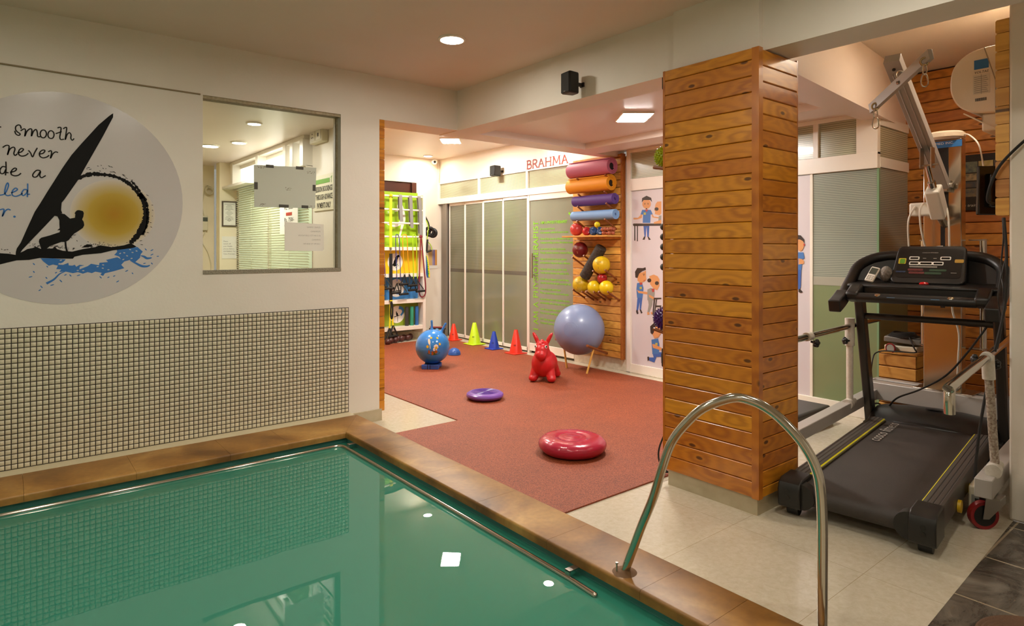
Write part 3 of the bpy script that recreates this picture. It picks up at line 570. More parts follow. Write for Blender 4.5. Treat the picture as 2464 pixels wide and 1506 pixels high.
DOT = [(0.037, 1.535)]
SPEC = [(0.432, 1.854), (0.449, 1.859), (0.491, 1.857), (0.503, 1.854), (0.459, 1.842), (0.473, 1.841), (0.385, 1.84), (0.394, 1.831), (0.377, 1.832), (0.443, 1.824), (0.511, 1.824), (0.519, 1.822), (0.499, 1.823), (0.564, 1.811), (0.581, 1.791), (0.568, 1.805), (0.61, 1.781), (0.627, 1.758), (0.443, 1.812), (0.416, 1.807), (0.694, 1.691), (0.721, 1.63), (0.723, 1.598), (0.721, 1.561), (0.712, 1.519), (0.715, 1.491), (0.696, 1.456), (0.68, 1.435), (0.658, 1.404), (0.663, 1.38), (0.328, 1.401), (0.383, 1.396), (0.316, 1.435), (0.3, 1.42), (0.142, 1.366), (0.132, 1.363), (0.147, 1.371), (-0.005, 1.347), (0.006, 1.349), (0.017, 1.331), (0.121, 1.371), (-0.019, 1.351), (0.236, 1.366), (0.248, 1.361), (0.312, 1.356), (0.221, 1.364)]
INKB = mat('black vinyl print', '#070605', 0.6, spec=.2)
BLUEP = mat('blue vinyl print', '#2f6fb5', 0.35)
CY = YW - .0012
dec = MB().poly([(a, CY, b) for a, b in ell(.275, 1.65, .62, .622, 72)], (0, .0012, 0)).build('wall_sticker', mat('pale lilac vinyl', '#c9c4c2', 0.22, noise=(1.5, '#c2bcbb', 0.6)), origin=(.275, CY, 1.65), smooth=0)
tag(dec, 'large round pale sticker with windsurfer and sea saying on the wall above the mosaic', 'sticker')
m, nt, b = node_mat('printed sun disc'); L = nt.links.new
tc = N(nt, 'TexCoord'); ln = N(nt, 'VectorMath', operation='LENGTH'); mp = N(nt, 'Mapping'); mp.inputs['Location'].default_value = (-.24, 0, .0893); mp.inputs['Scale'].default_value = (1, 0, 1.05)
L(tc.outputs['Object'], mp.inputs['Vector']); L(mp.outputs[0], ln.inputs[0])
cr = N(nt, 'ValToRGB'); mr = N(nt, 'MapRange'); mr.inputs[2].default_value = .235; L(ln.outputs['Value'], mr.inputs[0]); L(mr.outputs[0], cr.inputs[0])
cr.color_ramp.elements[0].color = hexc('#ac7c08'); cr.color_ramp.elements[1].color = hexc('#cfc9c8'); cr.color_ramp.elements[1].position = 1
for ps, c in [(.3, '#ad8a14'), (.55, '#b99a35'), (.78, '#c4b184')]:
    e = cr.color_ramp.elements.new(ps); e.color = hexc(c)
L(cr.outputs[0], b.inputs['Base Color']); b.inputs['Roughness'].default_value = .3
SUNM = m
def lay(k): return wallY(CY - .0006 * k)
mb = MB(); flat(mb, ell(.515, 1.565, .222, .212, 40), lay(1)); mb.build('sun_print', SUNM, dec, smooth=0)
mb = MB(); flat(mb, SPLASH, lay(1))
for k, tl in enumerate(TAILS):
    q = smooth2(tl, 5); n_ = len(q); mb.ribbon(q, [.004 + .010 * (i / n_ if k == 0 else abs(math.sin(PI * i / n_))) for i in range(n_)], lay(1.2))
rr = random.Random(4)
for k, (a, b_) in enumerate(DROPS): flat(mb, ell(a, b_, .006 + .005 * rr.random(), .003, 10, rr.choice([.5, .3, -.9, .6]) if k != 5 else .1), lay(1))
mb.build('splash_print', BLUEP, dec, smooth=0)
mb = MB()
for a, b_ in HOLES: flat(mb, ell(a, b_, .006, .003, 9, rr.uniform(-.6, .6)), lay(1.8))
mb.build('droplet_print', mat('pale lilac vinyl', '#c9c4c2'), dec, smooth=0)['kind'] = 'stuff'
mb = MB(); q = smooth2(RING, 8); n_ = len(q)
mb.ribbon(q, [.013 + .016 * rr.random() + .018 * (i / n_ > .7) * (1 - abs(i / n_ - .85) / .15) for i in range(n_)], lay(2))
q = smooth2(RING2, 8); mb.ribbon(q, [.004 + .016 * rr.random() for i in q], lay(2))
flat(mb, BASE, lay(2.2)); flat(mb, DASH, lay(2))
for a, b_ in SPEC: flat(mb, ell(a, b_, .003 + .006 * rr.random(), .0018, 8, rr.uniform(-.9, .3)), lay(2))
for i in range(90):     # spray along the wave
    k = rr.randrange(8, len(BASE) // 2 + 4); a, b_ = BASE[k]; flat(mb, ell(a + rr.uniform(-.03, .03), b_ + rr.uniform(.0, .022), .002 + .004 * rr.random(), .0014, 7, rr.uniform(0, 1)), lay(2))
mb.build('wave_print', INKB, dec, smooth=0)
mb = MB(); flat(mb, SAIL, lay(3.2)); mb.build('sail_print', INKB, dec, smooth=0)
mb = MB(); flat(mb, SURFER, lay(3.4)); mb.ribbon(smooth2(LEGLINE, 4), .009, lay(3.4))
mb.build('windsurfer_print', INKB, dec, smooth=0)
for lst, words, m_ in ((INK, [(0, 7), (7, 12), (12, 16), (16, 17), (17, 18)], mat('charcoal ink', '#1a1611', .6, spec=.2)), (BLUEINK, [(0, 5), (5, 6)], BLUEP)):
    for a, e in words:
        mb = MB()
        for g in lst[a:e]: mb.ribbon(smooth2(g, 5), .0065, lay(2.6))
        if lst is BLUEINK and a == 5: flat(mb, ell(DOT[0][0], DOT[0][1], .006), lay(2.6))
        mb.build('lettering', m_, dec, smooth=0)

# ------------------------------------------------------------------ office seen through the window
struct(MB().box(-.5, 4.67, 2.38, 2.16, 8.7, 2.6).build('ceiling_office', CEILG, smooth=0))
mb = MB(); mb.box(1.965, 7.95, 0, 2.17, 8.1, 2.4); mb.box(-.6, 8.35, 0, 2.0, 8.5, 2.4); mb.box(-.7, 4.67, 0, -.55, 8.5, 2.4)
struct(mb.build('wall_office', mat('cream office paint', '#eadfc0', .6), smooth=0))
struct(MB().box(-.6, 4.67, -.1, 2.2, 8.5, 0).build('floor_office', FLOOR, smooth=0))
w6 = struct(bpy.data.objects.new('window_6', None)); COL.objects.link(w6); w6.location = (2.16, 6.8, 1.5)
mb = MB(); mb.box(2.10, 5.56, 2.06, 2.17, 7.95, 2.11); mb.box(2.08, 5.56, 2.34, 2.17, 7.95, 2.38)
for y in (5.60, 5.86, 6.05, 6.9, 7.85): mb.box(2.07, y - .04, 2.1, 2.17, y + .04, 2.35)
mb.box(1.99, 7.0, 2.06, 2.12, 7.95, 2.09); mb.box(2.14, 6.72, .9, 2.17, 6.76, 2.06); mb.box(2.14, 5.56, .85, 2.17, 7.95, .93)
mb.build('window_frame', WHITE, w6, bevel=.003)
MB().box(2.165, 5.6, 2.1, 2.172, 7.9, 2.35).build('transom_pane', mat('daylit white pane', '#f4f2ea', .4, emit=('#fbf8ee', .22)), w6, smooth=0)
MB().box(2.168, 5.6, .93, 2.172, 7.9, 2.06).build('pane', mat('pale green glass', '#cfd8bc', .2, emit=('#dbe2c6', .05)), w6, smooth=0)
mb = MB()
for k in range(44): mb.obox((2.135, 6.73, .96 + k * .0252), (.02, 2.28, .0012), (.8, 0, -.6), (0, 1, 0))
for y in (6.1, 7.3): mb.tube([(2.135, y, .95), (2.135, y, 2.06)], .002, 5)
tag(mb.build('venetian_blind', mat('pale green blind slats', '#e4e4ce', .45), smooth=0), 'venetian blind with pale slats seen through the office window', 'blind')
PAPER = mat('white paper', '#e9e6da', .6); PAPER2 = mat('pale green tinted board', '#c9cec0', .5)
bd = thing('white_board', (1.587, 4.592, 1.65), 'white board sheet fixed with dark tape on the inside of the office window', 'board')
MB().poly([(1.361, 4.594, 1.946), (1.812, 4.594, 1.962), (1.803, 4.594, 1.659), (1.363, 4.594, 1.649)], (0, -.004, 0)).build('sheet', PAPER2, bd, smooth=0)
TAPE = mat('dark grey tape', '#4a4840', .5)
for (x, z, a, b_) in [(1.47, 1.945, .055, .022), (1.686, 1.95, .055, .022), (1.374, 1.80, .024, .05), (1.795, 1.81, .022, .045), (1.57, 1.664, .07, .022), (1.725, 1.665, .05, .022)]:
    MB().box(x - a / 2, 4.588, z - b_ / 2, x + a / 2, 4.5902, z + b_ / 2).build('tape_strip', TAPE, bd, smooth=0)
for (x, z, n_, sx) in [(1.41, 1.935, 26, .028), (1.77, 1.925, 20, .03), (1.42, 1.665, 22, .02), (1.775, 1.665, 20, .028), (1.6, 1.79, 20, .025)]:
    mb = MB()
    for k in range(n_): flat(mb, ell(x + rr.uniform(-sx, sx), z + rr.uniform(-.011, .011), .002 + .002 * rr.random(), .0015, 6), wallY(4.5896))
    mb.build('adhesive_residue', mat('old glue', '#6d5f48', .8), bd, smooth=0)
nt_ = thing('timing_notice', (1.72, 4.592, 1.34), 'white paper notice of clinic hours seen from behind on the window glass', 'notice')
mb = MB(); mb.poly([(1.576, 4.594, 1.55), (1.87, 4.594, 1.539), (1.872, 4.594, 1.35), (1.86, 4.594, 1.337), (1.576, 4.594, 1.341)], (0, -.0015, 0)); mb.build('sheet', PAPER, nt_, smooth=0)
for k, s in enumerate(['CLINIC TIMING', 'MORNING:-', '8.15 AM TO 12:00 NOON', 'EVENING:-', '1:30 PM TO 8:00 PM']):
    text_into(MB(), s, (1.845, 4.5922, 1.51 - k * .031), (1, 0, 0), (0, 0, 1), .011, mirror=True, shear=.2).build('lettering', mat('faint grey print', '#a8a598', .6), nt_, smooth=0)
# things on the office walls
sp_ = thing('payment_sign', (2.155, 5.3, 1.69), 'white sign about session bookings on the office side wall', 'sign')
MB().box(2.15, 5.02, 1.69, 2.157, 5.51, 2.0).build('board', mat('cream sign board', '#e8e0c2', .5), sp_, smooth=0)
MB().box(2.148, 5.15, 1.925, 2.15, 5.50, 1.963).box(2.148, 5.02, 1.925, 2.15, 5.07, 1.963).build('green_band', mat('leaf green print', '#6aa61f', .5), sp_, smooth=0)
for s, z, a, w0 in [('SESSION BOOKINGS', 1.855, 5.465, .375), ('THROUGH ADVANCE', 1.785, 5.46, .37), ('PAYMENTS ONLY', 1.712, 5.43, .30)]:
    text_into(MB(), s, (2.1488, a, z), (0, -1, 0), (0, 0, 1), .048, w0, bold=.02).build('lettering', mat('dark brown print', '#2b231a', .5), sp_, smooth=0)
mb = MB(); mb.ribbon(smooth2([(-5.13, 1.96), (-5.10, 1.975), (-5.115, 1.95), (-5.11, 1.92)], 4), .006, wallX(2.1485))
mb.build('emblem', mat('leaf green print', '#6aa61f'), sp_, smooth=0)
fs_ = thing('fee_sign', (2.12, 6.05, 1.5), 'fee notice with red band hanging before the blinds under the white board', 'sign')
MB().box(2.112, 5.80, 1.50, 2.116, 6.29, 1.85).build('board', PAPER, fs_, smooth=0)
MB().box(2.110, 5.95, 1.675, 2.112, 6.11, 1.705).build('red_band', mat('red print', '#b03a2c', .5), fs_, smooth=0)
for s, z, h_, w0 in [('Rs. 500/-', 1.735, .036, .26), ('Rs. 750/-', 1.618, .04, .26), ('per session', 1.578, .02, .2)]:
    text_into(MB(), s, (2.1105, 6.16, z), (0, -1, 0), (0, 0, 1), h_, w0).build('lettering', mat('dark brown print', '#2b231a'), fs_, smooth=0)
so = thing('wall_socket', (2.13, 5.34, 2.3), 'white surface mounted socket box high on the office side wall', 'socket')
MB().box(2.10, 5.2, 2.28, 2.16, 5.48, 2.4).build('box', mat('aged white plastic', '#d8d0b4', .4), so, bevel=.008)
MB().box(2.096, 5.35, 2.3, 2.1, 5.46, 2.38).box(2.096, 5.22, 2.3, 2.1, 5.33, 2.38).build('face_plate', WHITEP, so, bevel=.003)
mb = MB()
for a, z in [(5.405, 2.36), (5.39, 2.33), (5.42, 2.33)]: mb.cyl((2.094, a, z), (2.097, a, z), .006, n=8)
mb.box(2.093, 5.265, 2.325, 2.096, 5.285, 2.355); mb.build('pin_hole', BLACK, so)
ce = thing('framed_certificate', (2.09, 7.94, 1.62), 'framed certificate on the narrow office wall', 'picture')
mb = MB(); z0, z1, x0, x1 = 1.622, 1.923, 1.988, 2.155
for bx in [(x0, z0, x0 + .014, z1), (x1 - .014, z0, x1, z1), (x0 + .014, z0, x1 - .014, z0 + .014), (x0 + .014, z1 - .014, x1 - .014, z1)]: mb.box(bx[0], 7.93, bx[1], bx[2], 7.95, bx[3])
mb.build('frame', mat('dark wood frame', '#4f3f30', .4), ce)
MB().box(x0 + .01, 7.94, z0 + .01, x1 - .01, 7.95, z1 - .01).build('certificate', PAPER, ce, smooth=0)
mb = MB()
for k in range(14):
    w0 = rr.uniform(.05, .11) if k not in (5, 9) else .03; mb.box(2.07 - w0 / 2, 7.9385, 1.885 - k * .015, 2.07 + w0 / 2, 7.9395, 1.889 - k * .015)
mb.torus((2.07, 7.939, 1.70), .014, .002, (0, 1, 0), 16, 4); mb.build('printing', mat('grey print', '#8d8a80', .6), ce)
pn = thing('phone_notice', (2.08, 7.945, 1.24), 'paper notice about switching off phones below the framed certificate', 'notice')
MB().box(1.99, 7.944, 1.24, 2.155, 7.9475, 1.505).build('sheet', PAPER, pn, smooth=0)
for k, s in enumerate(['Please', 'switch off', 'your Mobile', 'phones Before', 'ENTERING The', 'Clinic Premises.']):
    text_into(MB(), s, (2.005, 7.943, 1.44 - k * .03), (1, 0, 0), (0, 0, 1), .015).build('lettering', mat('grey print', '#8d8a80'), pn, smooth=0)
ph = thing('intercom_phone', (1.87, 8.33, 1.6), 'cream wall intercom at the left edge of the office window', 'phone')
MB().box(1.80, 8.3, 1.58, 1.92, 8.345, 1.76).build('body', mat('aged white plastic', '#d8d0b4'), ph, bevel=.008)
MB().box(1.86, 8.296, 1.69, 1.915, 8.3, 1.74).build('display', mat('grey lcd', '#4c5248', .3), ph, smooth=0)
mb = MB(); mb.tube(smooth_path([(1.9, 8.33, 1.58), (1.86, 8.33, 1.45), (1.93, 8.33, 1.3), (1.96, 8.33, 1.12), (1.9, 8.33, 1.02), (1.82, 8.33, 1.08)], 6), .005, 6); mb.build('cord', mat('aged white plastic', '#d8d0b4'), ph)
cc = MB()
for k in range(5): cc.torus((1.93, 8.3 - .01 * k, 2.06 + .01 * (k % 2)), .045 - .004 * (k % 3), .006, (0.2, 1, 0), 20, 6)
cc.tube(smooth_path([(1.96, 8.33, 2.1), (1.9, 8.33, 2.12), (1.86, 8.33, 1.9), (1.88, 8.33, 1.76)], 5), .006, 6)
tag(cc.build('cable_coil', mat('old white cable', '#c9bf9e', .5), origin=(1.93, 8.3, 2.06)), 'coiled white cable hanging on the office wall above the intercom', 'cable')

# ------------------------------------------------------------------ exercise room: wall-bar rack and what hangs on it
GREENP = mat('lime green panel', '#9ac41e', .4); YELP = mat('yellow panel', '#e3c11c', .4); BLUEPN = mat('blue panel', '#3f86c8', .4); OLIVP = mat('olive green panel', '#8aa02a', .4)
RY = 8.15
rk = thing('wall_bar_rack', (4.4, 8.29, 0), 'white wall-bar rack with coloured back panels at the far end of the exercise room', 'rack')
for x0 in (4.855, 3.88): MB().box(x0, RY, .1, x0 + .05, 8.46, 2.16).build('side_post', WHITE, rk, bevel=.004)
for z in (2.127, 1.93, 1.733, 1.535): MB().cyl((3.9, RY + .02, z), (4.88, RY + .02, z), .014, n=12).build('bar', WHITE, rk)
for z, h in ((1.335, .05), (.945, .05), (.56, .055), (.165, .055)): MB().box(3.93, RY, z, 4.855, 8.46, z + h).build('shelf', WHITE, rk, bevel=.003)
pz = [(1.386, 2.2, GREENP), (.996, 1.335, YELP), (.616, .945, BLUEPN), (.222, .56, OLIVP)]
panels = [MB().box(3.93, 8.30, a, 4.85, 8.315, e).build('panel', m_, rk, smooth=0) for a, e, m_ in pz]
WPR = mat('white print', '#ece8e0', .4)
def P8(k): return wallY(8.2985 - .0008 * k)
# white dancer on the green panel
mb = MB()
mb.ribbon(smooth2([(4.53, 2.10), (4.585, 2.0), (4.61, 1.9), (4.61, 1.8), (4.585, 1.70), (4.56, 1.60), (4.53, 1.5), (4.53, 1.42)], 5), [.004] * 4 + [.012 + .004 * i for i in range(8)] + [.045, .05, .055, .06, .06, .055, .05, .05, .045, .04] + [.04, .035, .03, .03, .028, .026, .024, .022, .02, .018, .014, .01, .006, .004], P8(0))
mb.ribbon(smooth2([(4.60, 1.80), (4.55, 1.74), (4.47, 1.70), (4.38, 1.71), (4.33, 1.73)], 5), [.07 - .003 * i for i in range(21)], P8(1))
mb.ribbon(smooth2([(4.6, 1.9), (4.53, 1.92), (4.46, 1.91)], 5), .012, P8(1)); flat(mb, ell(4.53, 1.985, .03, .035), P8(1))
mb.build('figure_print', WPR, panels[0], smooth=0)
text_into(MB(), 'SP', (4.34, 8.297, 1.88), (1, 0, 0), (0, 0, 1), .03, .07).build('lettering', WPR, panels[0], smooth=0)
for (pk, cx, cz, r_, ac) in [(1, 4.47, 1.165, .125, '#2f7a2c'), (2, 4.49, .78, .13, '#2f6fb5'), (3, 4.50, .39, .125, '#3f86c8')]:
    mb = MB(); flat(mb, ell(cx, cz, r_, r_ * 1.02, 40), P8(0)); di = mb.build('round_print', WPR, panels[pk], smooth=0)
    mb = MB()
    if pk == 1:
        mb.ribbon(smooth2([(cx - .02, cz - .06), (cx + .01, cz + .02), (cx + .03, cz + .09)], 4), [.05, .06, .05, .06, .05, .04, .05, .03, .02], P8(1)); flat(mb, ell(cx + .05, cz + .085, .02), P8(1.2))
    if pk == 2:
        mb.ribbon(smooth2([(cx - .09, cz - .06), (cx - .02, cz - .045), (cx + .08, cz - .04)], 4), .012, P8(1)); mb.ribbon([(a, b_) for a, b_ in ell(cx + .04, cz + .01, .055, .06, 20)][:15], .006, P8(1)); flat(mb, ell(cx - .04, cz - .01, .014, .03, 10, .4), P8(1.2))
    if pk == 3:
        flat(mb, ell(cx, cz - .0, .016, .03, 10, .3), P8(1)); flat(mb, ell(cx - .012, cz + .035, .009), P8(1.2)); mb.ribbon([(cx - .05, cz - .035), (cx + .04, cz - .015)], .01, P8(1.3)); mb.ribbon([(cx + .01, cz - .03), (cx + .01, cz - .11)], .007, P8(1.4))
    mb.build('figure_print', INKB, di, smooth=0)
    mb = MB(); AC = mat('print accent %d' % pk, ac, .4)
    if pk == 1:
        for k in range(9): flat(mb, ell(cx + rr.uniform(-.03, .05), cz - .06 + rr.uniform(-.03, .04), .012, .006, 7, rr.uniform(-1, 1)), P8(.5))
    if pk == 2: mb.ribbon(smooth2([(cx - .03, cz - .075), (cx + .03, cz - .085), (cx + .08, cz - .06)], 4), .02, P8(.5))
    if pk == 3: mb.ribbon(smooth2([(cx + .03, cz + .1), (cx + .085, cz + .08), (cx + .1, cz + .03), (cx + .06, cz - .02)], 4), [.05 - .002 * i for i in range(13)], P8(.5))
    mb.build('splash_print', AC, di, smooth=0)
for k, s in enumerate(['LIFE IS', 'NOT A', 'RACE', 'FOR ...', 'IN THE', 'JOURNEY']): text_into(MB(), s, (4.365, 8.2965, 1.215 - k * .023), (1, 0, 0), (0, 0, 1), .013).build('lettering', INKB, panels[1], smooth=0)

BLK = mat('black rubber', '#14120f', .55); WEB = mat('black webbing', '#191714', .8); YELW = mat('yellow webbing', '#f0dc14', .6); GREYB = mat('grey latex band', '#8b8985', .35)
# three grey bands hung over the top bar
for k, (x, zb) in enumerate([(4.475, 1.755), (4.64, 1.665), (4.785, 1.56)]):
    mb = MB()
    for s in (-1, 1):
        pts = [(x, RY + .02, 2.144), (x + .004, RY + .02 + s * .018, 2.125), (x + .012 * (k + 1) * .6, RY + .02 + s * .02, 1.95), (x + .02 + .008 * k, RY + .02 + s * .021, zb + (.03 if s > 0 else 0))]
        mb.tube(smooth_path(pts, 5), 0, sq=(.0014, .026), flat_to=(1, 0, 0))
    o = mb.build('flat_band', GREYB, origin=(x, RY + .02, zb))
    tag(o, ['grey flat band nearest the yellow strap on the wall-bar rack', 'middle grey flat band on the wall-bar rack', 'grey flat band at the right end of the wall-bar rack'][k], 'exercise band', 'grey bands over the top bar')
# suspension trainer, yellow and black webbing
st = thing('suspension_trainer', (4.31, RY - .02, .1), 'yellow and black strap suspension trainer hanging down the rack front', 'strap trainer')
x = 4.312
mb = MB(); mb.tube(smooth_path([(x + .01, RY + .02, 2.14), (x + .005, RY - .005, 2.12), (x, RY - .012, 1.9), (x, RY - .012, 1.38)], 6), 0, sq=(.002, .02), flat_to=(1, 0, 0)); mb.ball((x + .012, RY, 2.13), .024, 12, 8); mb.build('upper_strap', YELW, st)
MB().torus((x + .005, RY - .006, 2.1), .022, .004, (0.3, 0.3, 1), 16, 6).build('ring', BLK, st)
mb = MB(); mb.tube([(x, RY - .015, 1.38), (x - .004, RY - .015, 1.30)], .006, 8); mb.torus((x, RY - .015, 1.36), .016, .004, (0, 1, 0), 14, 6); mb.build('carabiner', CHROME, st)
mb = MB(); mb.tube([(x, RY - .016, 1.29), (x, RY - .016, 1.15), (x, RY - .016, .60)], 0, sq=(.006, .024), flat_to=(1, 0, 0)); mb.tube(smooth_path([(x, RY - .03, .6), (x + .02, RY - .03, .52), (x + .012, RY - .03, .36), (x - .012, RY - .03, .40), (x - .004, RY - .03, .58)], 4), 0, sq=(.003, .012), flat_to=(1, 0, 0)); mb.build('main_strap', WEB, st)
MB().box(x - .022, RY - .026, .605, x + .022, RY - .006, .62).build('strap_band', YELW, st)
for s, xb in ((-1, x - .03), (1, x + .028)):
    mb = MB(); mb.tube([(x + .012 * s, RY - .02, .56), (xb * .6 + x * .4, RY - .03, .40), (xb, RY - .03, .22)], 0, sq=(.0025, .011), flat_to=(1, 0, 0)); mb.build('lower_strap', YELW, st)
for s, xb, dz in ((-1, x - .03, 0), (1, x + .028, .035)):
    h = MB(); zb = .22 + dz
    h.tube([(xb, RY - .03, zb), (xb - .085, RY - .07, zb - .15)], 0, sq=(.003, .012), flat_to=(1, 0, 0)); h.tube([(xb, RY - .03, zb), (xb + .075, RY - .02, zb - .15)], 0, sq=(.003, .012), flat_to=(1, 0, 0)); h.cyl((xb - .09, RY - .07, zb - .155), (xb + .08, RY - .02, zb - .15), .016, n=12)
    h.tube(smooth_path([(xb - .08, RY - .07, zb - .15), (xb - .03, RY - .05, zb - .185), (xb + .04, RY - .02, zb - .185), (xb + .07, RY - .02, zb - .15)], 4), 0, sq=(.003, .014), flat_to=(1, 0, 0))
    h.build('handle', BLK, st)
# tube resistance bands with black handles
def tube_band(name, color, xa, xb, zb, lab, lx, shift=0.0):
    t = thing(name, ((xa + xb) / 2, RY - .02, zb - .15), lab, 'exercise band', 'tube bands on the lowest bar')
    M_ = mat(lab[:18] + ' latex', color, .35)
    mb = MB(); mb.tube(smooth_path([(xa + lx, RY - .018, zb + .03), (xa + lx * .4, RY - .016, 1.2), (xa, RY - .014, 1.45), (xa + .01, RY - .002, 1.55), ((xa + xb) / 2, RY + .02, 1.565), (xb - .01, RY - .0, 1.56), (xb, RY - .014, 1.48), (xb + lx * .4, RY - .016, 1.2), (xb + lx, RY - .02, zb + .03)], 6), .006, 8)
    mb.build('tube', M_, t)
    for k, xx in enumerate((xa + lx, xb + lx)):
        h = MB(); c = (xx, RY - .02, zb); y_ = RY - .03 - .03 * k; sx = (-.02 if k == 0 else .03) + shift
        h.tube([c, (xx - .05 + sx, y_, zb - .13)], 0, sq=(.002, .008), flat_to=(1, 0, 0)); h.tube([c, (xx + .05 + sx, y_, zb - .13)], 0, sq=(.002, .008), flat_to=(1, 0, 0)); h.cyl((xx - .075 + sx, y_, zb - .14 - .02 * k), (xx + .075 + sx, y_ + .01, zb - .135 - .02 * k), .017, n=12)
        hd = h.build('handle', BLK, t)
        MB().torus((xx, RY - .02, zb + .015), .012, .003, (0, 1, 0), 12, 6).build('clip', CHROME, hd)
tube_band('resistance_band', '#3d3f78', 4.39, 4.45, .86, 'dark blue tube band with black handles beside the yellow strap', .02)
tube_band('resistance_band', '#f09a1c', 4.505, 4.58, .98, 'orange tube band with black handles in the middle of the rack', .03)
tube_band('resistance_band', '#a5d21e', 4.672, 4.735, .89, 'light green tube band with black handles on the rack', .012)
tube_band('resistance_band', '#5a3f8f', 4.165, 4.20, .95, 'purple tube band at the left edge of the rack', .02)
mb = MB(); pts = [(4.812, RY - .012, 1.55), (4.80, RY - .014, 1.40), (4.785, RY - .016, 1.0), (4.775, RY - .018, .74), (4.80, RY - .02, .655), (4.845, RY - .02, .645), (4.885, RY - .02, .70), (4.885, RY - .018, .85), (4.855, RY - .016, 1.15), (4.825, RY - .012, 1.45), (4.815, RY - .01, 1.55)]
mb.tube(smooth_path(pts, 6, True), .009, 8, closed=True); mb.ball((4.812, RY - .008, 1.54), .03, 12, 8, (1, .6, .7))
tag(mb.build('loop_band', mat('maroon latex', '#7d1528', .4), origin=(4.81, RY, .66)), 'long maroon loop band hanging at the right end of the rack', 'exercise band')
# side of the rack: cuffs and coiled bands
cf = thing('hanging_cuffs', (4.94, 8.2, 1.3), 'black padded cuffs with green tube band hanging on the right side of the rack', 'exercise cuffs')
mb = MB(); mb.torus((4.985, 8.18, 1.62), .06, .022, (.5, .9, .2), 20, 8); mb.torus((5.035, 8.17, 1.60), .055, .024, (.8, .6, .1), 20, 8); mb.tube([(4.91, 8.2, 1.86), (4.96, 8.18, 1.75), (4.985, 8.18, 1.66)], .016, 8); mb.build('cuff', BLK, cf)
mb = MB(); mb.tube(smooth_path([(4.91, 8.2, 1.84), (4.95, 8.16, 1.7), (4.94, 8.17, 1.5), (4.99, 8.16, 1.42), (5.01, 8.16, 1.36), (4.99, 8.16, 1.33)], 6), .006, 6); mb.build('green_tube', mat('light green latex', '#a5d21e', .35), cf)
mb = MB(); mb.cyl((4.93, 8.17, 1.31), (5.0, 8.15, 1.335), .014, n=10); mb.tube([(4.945, 8.17, 1.5), (4.93, 8.17, 1.32)], .014, 8); mb.build('handle', BLK, cf)
for k, (c, z0) in enumerate([('#2c4f9c', 0), ('#2f8a3a', .01), ('#e0c020', .02)]):
    mb = MB(); xx = 4.922 + .012 * k; mb.tube(smooth_path([(xx, 8.2, 1.26), (xx + .008, 8.17, 1.15), (xx + .02 * (k > 0), 8.16, 1.0), (xx + .015, 8.15, .93), (xx + .025, 8.17, .97), (xx + .02, 8.2, 1.2)], 5), 0, sq=(.0015, .012), flat_to=(1, 0, 0))
    tag(mb.build('elastic_belt', mat('elastic %s' % c, c, .5), origin=(xx, 8.2, .93)), ['blue', 'green', 'yellow'][k] + ' elastic strip hanging low on the right side of the rack', 'exercise band', 'elastic strips beside the rack')
# foam rods on the bottom shelf
for k, (x, c, n_) in enumerate([(4.622, '#3c3a38', 'dark grey'), (4.706, '#3aa583', 'sea green'), (4.79, '#2f6cb8', 'blue')]):
    mb = MB(); mb.lathe([(0, 0), (.026, 0), (.028, .003), (.028, .275), (.024, .28), (0, .28)], (x, RY + .075, .22), 20)
    tag(mb.build('foam_rod', mat(n_ + ' foam', c, .6), origin=(x, RY + .075, .22)), n_ + ' foam rod standing on the bottom shelf of the rack', 'foam rod', 'foam rods on the bottom shelf')
# dumb-bells on the floor below the rack
MAR = mat('maroon vinyl', '#4d2622', .4)
for k, (x, y) in enumerate([(4.24, 8.05), (4.42, 8.16), (4.55, 8.22), (4.68, 8.26)]):
    a = .75; t = thing('dumbbell', (x, y, .045), ['maroon dumb-bell at the left below the suspension trainer', 'second maroon dumb-bell from the left below the rack', 'third maroon dumb-bell from the left below the rack', 'maroon dumb-bell furthest right below the rack'][k], 'dumb-bell', 'dumb-bells below the rack')
    dx, dy = .06 * math.cos(a), .06 * math.sin(a)
    for s in (-1, 1): MB().ball((x + s * dx, y + s * dy, .045), .045, 16, 10).build('head', MAR, t)
    MB().cyl((x - dx, y - dy, .045), (x + dx, y + dy, .045), .018, n=10).build('grip', MAR, t)
# printed chart, security camera
ch = thing('exercise_chart', (5.22, 8.47, 1.2), 'small printed chart with orange and purple columns on the wall beside the rack', 'chart')
MB().box(5.13, 8.472, 1.05, 5.31, 8.478, 1.36).build('sheet', PAPER, ch, smooth=0)
for x0, x1, c in [(5.14, 5.21, '#d3ae72'), (5.212, 5.235, '#a79cb0'), (5.237, 5.262, '#7a6b9c'), (5.264, 5.3, '#c98c3c')]: MB().box(x0, 8.4705, 1.1, x1, 8.472, 1.345).build('column', mat('chart ' + c, c, .5), ch, smooth=0)
cc_ = thing('security_camera', (5.215, 8.40, 2.7), 'small white bullet security camera in the far ceiling corner', 'camera')
mb = MB(); mb.lathe([(0, 0), (.036, 0), (.042, .01), (.042, .07), (.03, .085), (0, .085)], (5.19, 8.36, 2.71), 24, (.35, .9, .12)); mb.build('body', WHITEP, cc_)
MB().lathe([(0, -.003), (.018, -.003), (.02, .002), (0, .002)], (5.19, 8.36, 2.71), 20, (.35, .9, .12)).build('lens', BLACK, cc_)
MB().tube([(5.22, 8.42, 2.72), (5.24, 8.46, 2.75), (5.24, 8.46, 2.767)], .012, 8).build('bracket', WHITEP, cc_)
MB().tube(smooth_path([(5.24, 8.45, 2.73), (5.32, 8.46, 2.70), (5.33, 8.46, 2.55), (5.315, 8.46, 2.42), (5.335, 8.44, 2.33)], 6), .007, 6).build('cable', WHITEP, cc_)
